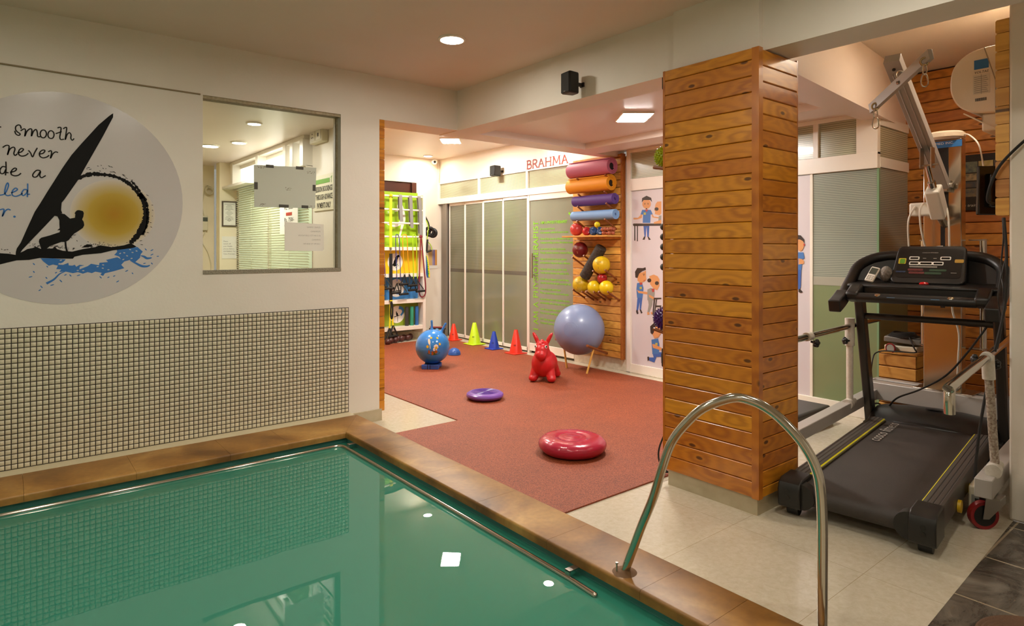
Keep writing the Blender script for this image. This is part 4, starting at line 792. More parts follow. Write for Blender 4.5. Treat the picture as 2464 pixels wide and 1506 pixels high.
# push-up frame at the foot of the door track
ab_ = thing('floor_exerciser', (5.15, 8.15, 0), 'small black floor exercise frame with light blue roller beside the rack', 'exercise gadget')
c0 = V(5.13, 8.2, 0); ax = V(.779, -.627, 0); ay = V(.627, .779, 0)
mb = MB()
for s in (-.1, .1): mb.tube([c0 + ax * s - ay * .12 + V(0, 0, .012), c0 + ax * s + ay * .06 + V(0, 0, .012), c0 + ax * s + ay * .06 + V(0, 0, .17)], .011, 8)
mb.tube([c0 - ax * .12 - ay * .12 + V(0, 0, .014), c0 + ax * .12 - ay * .12 + V(0, 0, .014)], .016, 8); mb.tube([c0 - ax * .13 + ay * .06 + V(0, 0, .13), c0 + ax * .13 + ay * .06 + V(0, 0, .13)], .012, 8); mb.build('base_frame', BLK, ab_)
MB().tube([c0 - ax * .115 + ay * .05 + V(0, 0, .155), c0 + ax * .115 + ay * .05 + V(0, 0, .155)], .013, 8).build('red_bar', mat('dull red plastic', '#8c2a22', .4), ab_)
MB().ball(c0 + ay * .0 + V(0, 0, .10), .1, 20, 12, (.36, .36, .42), None).ball(c0, .001, 4, 3).build('roller_pad', mat('light blue foam', '#6fa9d8', .5), ab_)
MB().obox(c0 - ay * .05 + V(0, 0, .035), (.18, .12, .012), ax, ay).build('foot_plate', mat('grey plastic', '#8d8a80', .5), ab_)

# ------------------------------------------------------------------ on the rubber floor
Z0 = .008
def cone(x, y, h, r, c, lab):
    t = thing('training_cone', (x, y, Z0 * (x < 5.24)), lab, 'cone', 'marker cones along the glass doors'); z = Z0 * (x < 5.24)
    M_ = mat('cone plastic ' + c, c, .35)
    MB().lathe([(r * .72, .012), (r * .70, .02), (r * .2, h - .004), (r * .17, h), (r * .12, h), (r * .6, .012)], (x, y, z), 32).build('cone_body', M_, t)
    q = r * .98
    MB().box(x - q * .9, y - q * .9, z, x + q * .9, y + q * .9, z + .012).build('base', M_, t, bevel=.004)
    mb = MB(); d = V(-x, -y, 0).normalized(); s = V(-d.y, d.x, 0)
    zc = h * .33; rc = r * (.70 - .5 * (zc - .02) / (h - .02)) + .001
    for a in (-.25, -.1, .05): mb.add([V(x, y, z) + (d * math.cos(a0) + s * math.sin(a0)) * (rc - (zz - zc) * r * .5 / h) + V(0, 0, zz) for a0, zz in [(-.2 + a, zc), (-.12 + a, zc), (-.1 + a, zc + .02), (-.18 + a, zc + .02)]], [(0, 1, 2, 3)])
    mb.build('mark', BLACK, t)
cone(5.17, 7.80, .24, .105, '#e0361a', 'small orange-red cone nearest the rack corner')
cone(5.17, 7.27, .305, .13, '#bfe41e', 'tall lime yellow cone in front of the second sliding door')
cone(5.13, 6.76, .235, .105, '#1c3fae', 'blue cone in front of the third sliding door')
cone(5.13, 6.29, .305, .12, '#e2331f', 'tall red cone at the right end of the row')
# spiky half dome
dm = thing('balance_dome', (4.45, 6.70, Z0), 'blue spiky half-dome balance pod on the rubber floor behind the hopper ball', 'balance pod')
BL = mat('blue rubber', '#2f5fae', .3)
mb = MB(); R = .078; mb.lathe([(0, 0), (R, 0), (R + .004, .006), (R + .002, .014)] + [(R * math.cos(a), .014 + R * .92 * math.sin(a)) for a in [PI / 2 * k / 8 for k in range(1, 8)]] + [(0, .014 + R * .92)], (4.45, 6.70, Z0), 32); mb.build('dome', BL, dm)
mb = MB()
for i in range(1, 7):
    th = PI / 2 * i / 7
    for k in range(int(26 * math.cos(th)) + 3):
        ph = 2 * PI * k / (int(26 * math.cos(th)) + 3); n_ = V(math.cos(ph) * math.cos(th), math.sin(ph) * math.cos(th), math.sin(th)); c = V(4.45, 6.70, Z0 + .014) + V(n_.x * R, n_.y * R, n_.z * R * .92); mb.cyl(c - n_ * .002, c + n_ * .004, .0035, .002, 6)
sp0 = mb.build('spikes', BL, dm); sp0['kind'] = 'stuff'
# hopper ball on its foam block
hb = thing('hopper_ball', (3.80, 6.17, .045), 'shiny blue hopper ball with two horn handles and a printed picture', 'hopper ball')
HB = mat('glossy blue vinyl', '#2f84d6', .16, coat=.4); c = V(3.80, 6.17, .240); R = .195
MB().ball(c, R, 48, 28).build('ball', HB, hb)
rt = V(.779, -.627, 0); fw = V(-.5, -.85, .0).normalized()
for pts in ([c + V(0, 0, R * .97) - rt * .008, c + V(0, 0, R + .05) - rt * .008, c + V(0, 0, R + .105) - rt * .01], [c + V(0, 0, R * .84) + rt * .10, c + V(0, 0, R * .84 + .06) + rt * .13, c + V(0, 0, R * .84 + .105) + rt * .155]):
    q = smooth_path(pts, 4); n_ = len(q); mb = MB(); mb.tube(q, [.026, .018, .014] + [.0125] * (n_ - 4) + [.009], 14)
    for p_ in q[3:-1]: mb.torus(p_, .0125, .002, (q[-1] - q[0]), 14, 5)
    mb.build('horn_handle', HB, hb)
def on_ball(c, R, d, pts, lift=1.004):
    """flat print wrapped on a ball: pts in (right, up) metres around direction d"""
    d = V(*d).normalized(); r_ = d.cross(V(0, 0, 1)).normalized() * -1; u = r_.cross(d) * -1
    r_ = V(0, 0, 1).cross(d).normalized(); u = d.cross(r_)
    return [V(*c) + (d * R + r_ * a + u * b_).normalized() * (R * lift) for a, b_ in pts]
dv = V(-3.8, -6.17, .9)
def print_ball(name, mt, shapes, par, c, R, dv, k=1.004):
    mb = MB()
    for sh in shapes:
        p_ = on_ball(c, R, dv, sh, k); ctr = on_ball(c, R, dv, [(sum(a for a, _ in sh) / len(sh), sum(b_ for _, b_ in sh) / len(sh))], k)[0]
        n_ = len(p_); mb.add(p_ + [ctr], [(i, (i + 1) % n_, n_) for i in range(n_)])
    return mb.build(name, mt, par)
print_ball('grass_print', mat('green print', '#2f5a18', .25), [ell(.018, -.079, .083, .024, 24)], hb, c, R, dv)
for a, b_ in [(-.018, .118), (.066, .118), (.09, .034), (-.058, .004), (.042, -.012)]: print_ball('dot_print', mat('yellow print', '#dcb81c', .25), [ell(a, b_, .0155, .017)], hb, c, R, dv, 1.006)
print_ball('racket_print', mat('cream print', '#e6e0c4', .25), [ell(-.04, .066, .014, .042, 18, .2), [(-.034, .03), (-.027, .03), (-.022, -.02), (-.029, -.02)]], hb, c, R, dv, 1.005)
print_ball('shirt_print', mat('white print', '#ece8e0', .3), [[(.005, -.03), (.015, .015), (.04, .03), (.065, .02), (.07, -.01), (.055, -.02), (.05, -.045), (.01, -.045)]], hb, c, R, dv, 1.004)
print_ball('shoe_print', mat('brown print', '#9c5a1c', .3), [ell(-.04, -.06, .012, .026), ell(.0, -.075, .013, .03), ell(.04, -.06, .02, .022)], hb, c, R, dv, 1.0055)
# foam roller cradle under it
bk = thing('foam_roller', (3.73, 6.08, Z0), 'small blue waisted foam roller with black rings holding the hopper ball', 'foam roller')
ax_ = V(.72, -.69, .0).normalized(); pr = [(-.055, 0), (-.05, -.004), (-.03, .0), (0, .012), (.03, .0), (.05, -.004), (.055, 0)]
c0 = V(3.76, 6.12, Z0); ayy = V(.69, .72, 0)
up_ = [(-.105, .0), (-.105, .05), (-.085, .052), (-.06, .0435), (-.03, .0355), (0, .033), (.03, .0355), (.06, .0435), (.085, .052), (.105, .05), (.105, .0), (.08, -.0), (.05, .004), (0, .014), (-.05, .004), (-.08, 0)]
mb = MB(); mb.poly([c0 - ax_ * .095 + ayy * a + V(0, 0, b_) for a, b_ in up_], ax_ * .19); mb.build('foam_block', mat('denim blue foam', '#2f56a8', .5), bk, bevel=.004)
for s in (-.03, -.002): MB().poly([c0 + ax_ * s + ayy * (a * 1.01) + V(0, 0, b_ * 1.015) for a, b_ in up_[:3]] + [c0 + ax_ * s + ayy * -.05 + V(0, 0, .04), c0 + ax_ * s + ayy * -.09 + V(0, 0, .0)], ax_ * .007).build('ring', BLK, bk)
# purple cushion with rings of studs
pd = thing('balance_cushion', (3.355, 4.555, Z0), 'purple air balance cushion with a studded top on the rubber floor', 'balance cushion')
PU = mat('purple vinyl', '#7a4fa8', .28); c = (3.355, 4.555, Z0)
MB().lathe([(0, 0), (.10, 0), (.14, .006), (.163, .022), (.168, .036), (.163, .05), (.145, .062), (.125, .066), (.12, .064), (0, .062)], c, 56).build('cushion', PU, pd)
mb = MB()
for r_ in [.02 + .0125 * k for k in range(9)]: mb.torus((c[0], c[1], c[2] + .063), r_, .0032, (0, 0, 1), 40, 5)
mb.build('studs', mat('deep purple vinyl', '#55318c', .35), pd)
# pink-red cushion
rd = thing('balance_cushion', (2.90, 2.985, Z0), 'large pinkish red inflated balance disc nearest the pool', 'balance cushion')
RD = mat('raspberry red vinyl', '#b0223f', .24, coat=.2); c = (2.93, 3.0, Z0)
prof = [(0, .012), (.12, .004), (.17, .0), (.205, .014), (.222, .036), (.226, .055), (.22, .075), (.20, .092), (.17, .101), (.13, .102), (.098, .100), (.094, .0975), (.09, .0975), (.085, .100), (.06, .100), (.05, .0985), (.046, .100), (0, .100)]
mb = MB(); n_ = 84; vs = []; fs = []
for (r_, z) in prof:
    for k in range(n_):
        t_ = 2 * PI * k / n_; g = 1 - (.006 if (k % 7 == 0) and r_ > .11 else 0); zz = z - (.0015 if (k % 7 == 0) and r_ > .11 and z > .05 else 0)
        vs.append((c[0] + r_ * g * math.cos(t_), c[1] + r_ * g * math.sin(t_), c[2] + zz))
for i in range(len(prof) - 1):
    for k in range(n_): fs.append((i * n_ + k, i * n_ + (k + 1) % n_, (i + 1) * n_ + (k + 1) % n_, (i + 1) * n_ + k))
mb.add(vs, fs); mb.build('cushion', RD, rd, smooth=60)
MB().ball((c[0], c[1], c[2] + .097), .012, 12, 8, (1, 1, .4)).build('valve', RD, rd)

# red bouncing horse
hr = thing('bouncing_horse', (4.33, 4.84, Z0), 'red inflatable bouncing horse toy standing beside the grey gym ball', 'bouncing horse', rz=math.radians(217))
RH = mat('matt red vinyl', '#c41c22', .38)
mb = MB()
mb.ball((-.03, 0, .168), .128, 28, 18, (1.35, .98, 1.0)); mb.ball((.07, 0, .178), .125, 28, 18, (1, .98, 1.1))
mb.tube([(.05, 0, .2), (.10, 0, .28), (.125, 0, .33)], [.105, .085, .07], 20); mb.ball((.13, 0, .345), .072, 24, 16, (1, .98, 1.05)); mb.ball((.165, 0, .325), .066, 24, 16, (1, .95, 1)); mb.ball((.20, 0, .283), .055, 24, 16, (1.05, 1.05, 1.0))
for sx, xx in ((1, .11), (-1, -.14)):
    for sy in (-1, 1):
        mb.tube([(xx - .03 * sx, sy * .06, .13), (xx, sy * .082, .07), (xx + .012 * sx, sy * .092, .04)], [.06, .05, .046], 16); mb.ball((xx + .018 * sx, sy * .094, .038), .047, 20, 12, (1.12, 1, .8)); mb.torus((xx + .008 * sx, sy * .088, .062), .048, .006, (0.2 * sx, .2 * sy, 1), 20, 6)
for sy in (-1, 1):
    q = [(.115, sy * .045, .39), (.112, sy * .066, .44), (.108, sy * .090, .48), (.105, sy * .102, .50)]; mb.tube(q, [.02, .022, .017, .006], 12)
mb.ball((.135, 0, .415), .022, 12, 8, (1.2, .9, .9)); mb.ball((.17, 0.01, .408), .016, 12, 8); mb.ball((.185, -.006, .394), .013, 12, 8)
for k in range(8): mb.ball((.10 - .015 * k, 0, .40 - .024 * k), .018, 10, 6)
o = mb.build('body', RH, hr)
rm = o.modifiers.new('remesh', 'REMESH'); rm.mode = 'VOXEL'; rm.voxel_size = .0055; rm.use_smooth_shade = True
sm = o.modifiers.new('smooth', 'SMOOTH'); sm.iterations = 7; sm.factor = .5
for sy in (-1, 1):
    n_ = V(.62, sy * .74, .2).normalized(); p_ = V(.14, 0, .352) + V(n_.x * .088, n_.y * .071, n_.z * .075)
    e = MB().lathe([(0, -.004), (.0155, -.004), (.0155, .002), (.012, .005), (0, .0062)], p_, 20, n_).build('eye', mat('white eye paint', '#e8e4dc', .3), hr)
    MB().lathe([(0, .004), (.010, .004), (.009, .0072), (0, .0078)], p_ + V(0, 0, .001), 16, n_).build('pupil', BLACK, e)
    MB().ball((.247, sy * .022, .296), .005, 8, 6).build('nostril', mat('dark red hollow', '#5c0c0e', .6), hr)
# hidden-side speaker and letters on the glass wall
def speaker(loc, size, rz, lab):
    """small loudspeaker: local x = depth away from the wall"""
    w_, d_, h = size
    t = thing('wall_speaker', loc, lab, 'loudspeaker', rz=rz)
    mb = MB(); mb.poly([(0, -w_ * .36, 0), (d_, -w_ / 2, 0), (d_, w_ / 2, 0), (0, w_ * .36, 0)], (0, 0, h)); b_ = MB(); b_.v = [V(*p) for p in mb.v]; b_.f = mb.f; b_.t = mb.t; b_.m = mb.m
    def loc_build(m_, name, mt, par, **k):
        L_ = base_world(par); m_.v = [tuple(V(*p) + L_) for p in m_.v]; return m_.build(name, mt, par, **k)
    loc_build(b_, 'cabinet', BLACK, t, bevel=.012, seg=3)
    g = MB(); g.box(d_ - .004, -w_ * .45, h * .04, d_ + .004, w_ * .45, h * .96); loc_build(g, 'grille', mat('black speaker cloth', '#16130f', .8), t, bevel=.006)
    k = MB(); k.box(d_ + .0045, -w_ * .12, h * .08, d_ + .0055, w_ * .06, h * .11); loc_build(k, 'badge', STEEL, t, smooth=0)
    k = MB(); k.tube([(-.05, 0, h * .5), (0, 0, h * .5)], .014, 8); k.box(-.055, -.02, h * .4, -.045, .02, h * .6); loc_build(k, 'bracket', BLACK, t)
    return t
speaker((2.985, 3.02, 2.388), (.10, .09, .145), math.radians(180 - 8), 'black loudspeaker on the white beam face above the opening')
speaker((5.30, 6.86, 2.355), (.12, .12, .145), math.radians(180 - 6), 'black loudspeaker on the fascia above the glass doors')

# letters: stroke alphabet with serifs, cap height 1
GLY = {'B': (.62, [[(.14, 0), (.14, 1)], [(.14, 1), (.42, .97), (.5, .8), (.42, .58), (.16, .54)], [(.16, .54), (.48, .5), (.58, .28), (.46, .03), (.14, 0)]], [(.14, 0), (.14, 1)]),
 'R': (.66, [[(.14, 0), (.14, 1)], [(.14, 1), (.44, .97), (.53, .78), (.43, .54), (.16, .5)], [(.32, .5), (.6, .0)]], [(.14, 0), (.6, 0)]),
 'A': (.7, [[(.08, 0), (.34, 1)], [(.34, 1), (.62, 0)], [(.18, .36), (.5, .36)]], [(.08, 0), (.62, 0)]),
 'H': (.76, [[(.14, 0), (.14, 1)], [(.62, 0), (.62, 1)], [(.14, .52), (.62, .52)]], [(.14, 0), (.14, 1), (.62, 0), (.62, 1)]),
 'M': (.9, [[(.12, 0), (.18, 1)], [(.18, 1), (.45, .18)], [(.45, .18), (.72, 1)], [(.72, 1), (.78, 0)]], [(.12, 0), (.78, 0), (.16, 1), (.74, 1)]),
 'I': (.34, [[(.17, 0), (.17, 1)]], [(.17, 0), (.17, 1)]),
 'P': (.6, [[(.14, 0), (.14, 1)], [(.14, 1), (.42, .97), (.52, .76), (.42, .5), (.16, .46)]], [(.14, 0), (.14, 1)]),
 'Y': (.7, [[(.06, 1), (.35, .48)], [(.64, 1), (.35, .48)], [(.35, .48), (.35, 0)]], [(.35, 0), (.08, 1), (.62, 1)]),
 'S': (.56, [[(.48, .82), (.38, .98), (.2, .98), (.1, .8), (.2, .6), (.4, .44), (.48, .22), (.36, .03), (.18, .02), (.08, .2)]], []),
 'O': (.76, [[(.38, 1), (.16, .88), (.08, .5), (.16, .12), (.38, 0), (.6, .12), (.68, .5), (.6, .88), (.38, 1)]], []),
 'T': (.64, [[(.32, 0), (.32, 1)], [(.06, .97), (.58, .97)]], [(.32, 0)]),
 'E': (.58, [[(.14, 0), (.14, 1)], [(.14, .97), (.5, .97)], [(.14, .5), (.42, .5)], [(.14, .03), (.52, .03)]], [(.14, 0), (.14, 1)])}
def serif_word(word, x0, z0, h, wid, fn0, par, mt, name='letter', vertical=False):
    kk = [0]
    def fn(a, b_):
        p = fn0(a, b_); return (p[0] - .0002 * kk[0], p[1], p[2])
    tot = sum(.4 if ch == ' ' else GLY[ch][0] for ch in word); sx = wid / tot; x = 0
    out = []
    for ch in word:
        if ch == ' ': x += .4; continue
        w_, st_, sf = GLY[ch]; mb = MB(); sw = h * (.13 if vertical else .18)
        def mp(p): return (x0 + (x + p[0]) * sx, z0 + p[1] * h) if not vertical else (x0 - p[1] * h, z0 + (x + p[0]) * sx)
        for k, s in enumerate(st_):
            kk[0] = k; q = [mp(p) for p in s]
            if len(q) > 2: q = smooth2(q, 4)
            mb.ribbon(q, sw * (1.0 if k == 0 or ch in 'BRPO' else .62 if ch in 'AHMTY' and k == 2 else .85), fn)
        for p in sf:
            kk[0] += 1; a, b_ = (p[0] - .1, p[1]), (p[0] + .1, p[1]); mb.ribbon([mp(a), mp(b_)], sw * .45, fn)
        out.append(mb.build(name, mt, par, smooth=0)); x += w_
    return out
sg = thing('wall_lettering', (5.345, 5.9, 2.40), 'red capital letters on the white fascia above the glass door', 'sign')
REDL = mat('brick red letters', '#8c2410', .55)
serif_word('BRAHMA', -6.345, 2.408, .106, .80, wallX(5.3465), sg, REDL)
GRNL = mat('bright green vinyl letters', '#86d81a', .45)
pm_ = thing('door_lettering', (5.34, 5.85, .3), 'green printed poem about being a physiotherapist on the glass swing door', 'lettering')
serif_word('I AM A PHYSIOTHERAPIST', -6.1, .30, .085, 1.42, wallX(5.3405), pm_, GRNL, 'letter', True)
poem = ['& I am proud to be one,', 'I am competent, confident & second to none.', None, 'I know all the secrets to alleviate your pain,', 'I endeavor to help you live a life without restrain.', None, 'I can restore your freedom to function,', 'Through adduction, abduction, extension & flexion.', None, "I keep my cool & don't loose my patience,", 'and determine to help you & make a difference.', None, 'I may not advice you to go under a knife,', 'I work hard to improve your quality of life.', None, "I don't make my diagnosis on mere lab tests,", 'I prescribe exercises and give you enough rest.', None, 'I rely on my hand, mind & heart,', 'When you come to me keep your worries apart.', None, 'I am not bother about a title before my name,', 'an indomitable will to help you recover is my aim.', None, 'I work closely with other professionals', 'I focus on your well being and health.', None, 'A P.T. after my name is my pride,', 'Committed I remain to serve.']
text_into(MB(), 'I AM A PHYSIOTHERAPIST', (5.3405, 6.06, 1.675), (0, -1, 0), (0, 0, 1), .036, .50, bold=.02).build('poem_line', GRNL, pm_, smooth=0)
z = 1.60
for s in poem:
    if s is None: z -= .034; continue
    text_into(MB(), s, (5.3405, 6.06, z), (0, -1, 0), (0, 0, 1), .028, .0121 * len(s), bold=.01).build('poem_line', GRNL, pm_, smooth=0); z -= .047
text_into(MB(), '- P', (5.3405, 5.80, .26), (0, -1, 0), (0, 0, 1), .032).build('poem_line', GRNL, pm_, smooth=0)
mb = MB(); mb.ribbon(smooth2([(-5.53, 1.80), (-5.50, 1.77), (-5.46, 1.76)], 4), [.03, .025, .02, .02, .02, .015, .012, .01, .006], wallX(5.3405)); mb.build('emblem', GRNL, pm_, smooth=0)

# ------------------------------------------------------------------ pine peg rack with mats and balls
PX = 5.285                      # front of the boards
rkp = thing('peg_board', (5.31, 5.03, .13), 'tall pine plank board with wooden pegs holding mats and balls', 'rack')
mb = MB(); planks(mb, (5.335, 5.405, .14), (0, -1, 0), (0, 0, 1), (-1, 0, 0), .755, 2.27, .083, .045, 21, gap=.005, phase=.01); mb.build('plank_panel', PINEL, rkp, smooth=0)
MB().box(5.28, 4.632, .13, 5.345, 4.65, 2.41).build('edge_batten', DOWEL, rkp, bevel=.002)
PEGS = [(5.149, 2.165), (4.715, 2.168), (5.13, 1.982), (4.725, 1.985), (5.14, 1.842), (4.70, 1.855), (5.15, 1.676), (4.72, 1.682), (5.225, 1.262), (5.04, 1.282), (4.898, 1.112), (4.715, 1.125), (5.215, .888), (5.07, .872), (5.005, .876), (4.885, .88), (4.81, .884), (4.675, .89)]
PEGM = mat('reddish dowel', '#8e4f22', .45, noise=(50, '#6e3814', .5))
for y, z in PEGS: MB().tube([(5.30, y, z - .11), (5.10, y, z)], .0105, 10).build('peg', PEGM, rkp)
for a, b_ in [((5.31, 5.17, .185), (4.85, 5.237, .335)), ((5.30, 4.86, .175), (4.85, 4.74, .318))]: MB().tube([a, b_], .0145, 12).build('peg', PEGM, rkp)
MB().box(5.05, 4.635, 1.488, 5.30, 5.345, 1.506).build('shelf', PINEL, rkp, bevel=.002)
for a, b_ in [((4.944, 5.15, Z0), (4.95, 5.215, .295)), ((4.882, 4.776, Z0), (4.99, 4.78, .265))]: MB().tube([a, b_], .011, 10).build('prop_leg', mat('pale pine stick', '#d0a04a', .45), rkp)
def roll(name, y0, y1, z, r, c, inner, lab, x=5.17, hole=.012):
    """rolled exercise mat, spiral visible at the right end"""
    t = thing(name, (x, (y0 + y1) / 2, z - r), lab, 'exercise mat', 'rolled mats on the pegs')
    M_ = mat('mat foam ' + c, c, .6); nt_w = 4.2 if hole < .02 else 3.4; thk = (r - hole) / (nt_w + .6)
    mb = MB(); S = []
    for i in range(int(nt_w * 20) + 1):
        a = 2 * PI * i / 20; q = r - thk * (nt_w - a / (2 * PI)) - thk * .5
        S.append((q * math.cos(a - .6), q * math.sin(a - .6), a))
    h = thk * .39; vs = []; fs = []; n_ = len(S)
    for yy in (y0, y1):
        for (px_, pz_, a) in S:
            l = math.hypot(px_, pz_); ux, uz = px_ / l, pz_ / l
            vs += [(x + px_ + ux * h, yy, z + pz_ + uz * h), (x + px_ - ux * h, yy, z + pz_ - uz * h)]
    for i in range(n_ - 1):
        a0, a1, b0, b1 = 2 * i, 2 * i + 1, 2 * i + 2, 2 * i + 3; k = 2 * n_
        fs += [(a0, b0, b0 + k, a0 + k), (a1, a1 + k, b1 + k, b1), (a0, a1, b1, b0), (a0 + k, b0 + k, b1 + k, a1 + k)]
    fs += [(0, 2 * n_, 2 * n_ + 1, 1), (2 * n_ - 2, 2 * n_ - 1, 4 * n_ - 1, 4 * n_ - 2)]
    mb.add(vs, fs); mb.build('rolled_sheet', M_, t, smooth=40)
    MB().cyl((x, y0 + .012, z), (x, y1 - .012, z), r - thk * 1.2, n=24).build('shade_core', mat('mat core ' + inner, inner, .7), t)  # dark plug, coloured as the shade in the roll's hole
    return t
roll('yoga_mat', 4.675, 5.32, 2.266, .098, '#b8637e', '#1a1214', 'pink rolled exercise mat, topmost on the pine peg board', hole=.036)
roll('yoga_mat', 4.685, 5.33, 2.083, .094, '#e89a1a', '#1a1108', 'orange rolled exercise mat below the pink one', hole=.034)
roll('yoga_mat', 4.63, 5.25, 1.908, .068, '#5a3a86', '#2c1a44', 'purple rolled exercise mat below the orange one')
roll('yoga_mat', 4.62, 5.275, 1.737, .063, '#7ea6d6', '#3a5a86', 'light blue rolled exercise mat, lowest of the four')
MB_ = MB(); MB_.tube(smooth_path([(5.19, 4.69, 2.17), (5.22, 4.68, 2.17), (5.255, 4.672, 2.19)], 4), 0, sq=(.004, .02))
def sball(x, y, z, r, c, name, lab, cat='ball', group=None, rough=.35):
    o = MB().ball((x, y, z), r, 32, 20).build(name, mat('ball %s' % c, c, rough), origin=(x, y, z - r))
    return tag(o, lab, cat, group)
# shelf of small balls
zsh = 1.506
b1_ = thing('sensory_ball', (5.16, 5.215, zsh), 'large salmon red ball at the left end of the small wooden shelf', 'ball')
MB().ball((5.16, 5.215, zsh + .075), .075, 32, 20).build('ball', mat('salmon red vinyl', '#c8403c', .3), b1_)
MB().torus((5.16, 5.215, zsh + .075), .0745, .0018, (.3, 1, .5), 40, 5).build('seam', mat('salmon red vinyl', '#c8403c'), b1_)
def grip_ball(x, y, r, c, name, lab, holes):
    o = MB().ball((x, y, zsh + r), r, 28, 18).build(name, mat('grip ball ' + c, c, .22), origin=(x, y, zsh))
    tag(o, lab, 'grip ball', 'small hand exercisers on the shelf')
    # finger hollows pressed into the ball
    me = o.data; L_ = V(x, y, zsh)
    for v in me.vertices:
        d = (v.co - V(0, 0, r)).normalized(); k = 0
        for h in holes:
            a = d.dot(V(*h).normalized())
            if a > .72: k = max(k, (a - .72) / .28)
        v.co = V(0, 0, r) + d * (r * (1 - .38 * min(1, k * 1.6)))
    sb = o.modifiers.new('subsurf', 'SUBSURF'); sb.levels = 1; sb.render_levels = 1
    return o
fv = (-.7, -.7, .1)
grip_ball(5.15, 5.04, .05, '#b81c20', 'hand_exerciser', 'red ball with a pressed hollow on the shelf', [(-.5, -.86, .05)])
grip_ball(5.15, 4.935, .05, '#1f3f70', 'hand_exerciser', 'left of the two dark blue ring-shaped exercisers on the shelf', [(-.7, -.6, .5), (-.8, .2, -.1)])
grip_ball(5.15, 4.835, .05, '#24497e', 'hand_exerciser', 'right of the two dark blue ring-shaped exercisers, with a yellow ball on top', [(-.7, -.75, .1), (-.2, -.5, .85), (-.6, .6, .3)])
sm_ = thing('smiley_ball', (5.16, 4.885, zsh + .088), 'tiny yellow ball with a simple smiling face on the blue exercisers', 'ball')
c = V(5.16, 4.885, zsh + .121); MB().ball(c, .034, 24, 16).build('ball', mat('bright yellow foam', '#e6d21e', .4), sm_)
dvs = V(-5.16, -4.5, -.4)
for a in (-.009, .007): print_ball('eye', BLACK, [ell(a, .009, .0026, .005)], sm_, c, .034, dvs, 1.01)
mb = MB(); arc = [(-.014 + .0028 * k, -.004 - .009 * math.sin(PI * k / 10)) for k in range(11)]; arc = smooth2(arc, 2)
mb.v = []; q = on_ball(c, .034, dvs, arc, 1.01); mb.tube(q, .0011, 5); mb.build('mouth', BLACK, sm_)
for k, (y, lab) in enumerate([(4.755, 'left of two brown knobbly massage balls on the shelf'), (4.67, 'right of two brown knobbly massage balls, at the shelf end')]):
    mb = MB(); R = .023
    for a, b_, z in [(-.026, 0, 0), (.026, 0, 0), (0, -.026, .0), (0, .026, 0), (-.02, -.02, .045), (.02, .02, .045), (.02, -.02, .04), (-.02, .02, .04), (0, 0, .018)]: mb.ball((5.15 + a, y + b_, zsh + R + z), R, 16, 10)
    tag(mb.build('massage_ball', mat('brown vinyl', '#9c4f30', .4), origin=(5.15, y, zsh)), lab, 'massage ball', 'small hand exercisers on the shelf')
# medicine balls
def med(x, y, z, r, c, tc_, lab, txt):
    t = thing('medicine_ball', (x, y, z - r), lab, 'medicine ball', 'balls on the pegs')
    MB().ball((x, y, z), r, 40, 24).build('ball', mat('medicine ball ' + c, c, .4), t)
    mb = MB(); mb.torus((x, y, z), r * 1.0, .0016, (0, 0, 1), 48, 5); mb.torus((x, y, z), r * 1.0, .0016, (.8, -.6, 0), 48, 5); mb.build('seam', mat('medicine ball ' + c, c), t)
    if txt:
        dv_ = V(-x * .62 - .3, -y * .62 + .3, .05); dd = dv_.normalized(); r_ = V(0, 0, 1).cross(dd).normalized(); u_ = dd.cross(r_)
        for s, uu, hh, ww in [('MEDICINE', .028, .013, .075), ('BALL', .008, .011, .028), (txt, -.05, .028, None)]:
            m_ = MB(); text_into(m_, s, V(x, y, z) + dd * r + u_ * uu - r_ * ((ww or .016) / 2 + .03), r_, u_, hh, ww)
            m_.v = [tuple(V(x, y, z) + (V(*p) - V(x, y, z)).normalized() * (r * 1.006)) for p in m_.v]; m_.build('lettering', mat('ball print ' + tc_, tc_, .5), t, smooth=0)
    return t
med(5.17, 5.165, 1.345, .09, '#6e1214', '#c8a06a', 'dark red medicine ball resting on two pegs', '2')
med(5.16, 4.822, 1.178, .098, '#d8b414', '#3a2c10', 'yellow medicine ball right of the dark foam roller', '1')
med(5.165, 5.15, .945, .095, '#ccaa18', '#3a2c10', 'left yellow medicine ball with lettering in the lowest peg row', '1')
sball(5.16, 4.935, .925, .075, '#dcc010', 'rubber_ball', 'plain yellow ball in the middle of the lowest peg row', 'ball', 'balls on the pegs')
sball(5.155, 4.745, .928, .079, '#e4c608', 'rubber_ball', 'plain yellow ball at the right end of the lowest peg row', 'ball', 'balls on the pegs')
sball(5.19, 4.838, 1.028, .056, '#a81820', 'rubber_ball', 'small dark red ball wedged on top of the yellow balls', 'ball', 'balls on the pegs')
fr = thing('foam_roller', (5.15, 5.08, 1.03), 'black speckled foam roller leaning between the balls on the peg board', 'foam roller')
m_ = mat('black marbled foam', '#231c17', .7, noise=(38, '#5a4c3c', .5), bump=(45, .006))
a = V(5.15, 5.075, 1.035); b_ = V(5.17, 4.83, 1.375); MB().tube([a, a.lerp(b_, .02), a.lerp(b_, .98), b_], [.058, .064, .064, .058], 28).build('roller', m_, fr)
# grey gym ball
gb = thing('gym_ball', (5.0, 5.01, .172), 'big grey-blue gym ball resting on wooden props before the peg board', 'gym ball')
c = V(4.99, 5.0, .456); R = .283
GB = mat('grey blue vinyl', '#7f8fb4', .34, coat=.15)
MB().ball(c, R, 64, 40).build('ball', GB, gb)
mb = MB(); dg_ = V(-.80, -.42, .22).normalized(); dg_ = (V(0, 0, 1.35) - c).normalized() + V(-.33, .2, .0); dg_.normalize()
for k in range(1, 9):
    a = .035 * k + .01; mb.torus(c + dg_ * (R * math.cos(a)), R * math.sin(a), .0013, dg_, 48, 5)
mb.build('grip_rings', GB, gb)

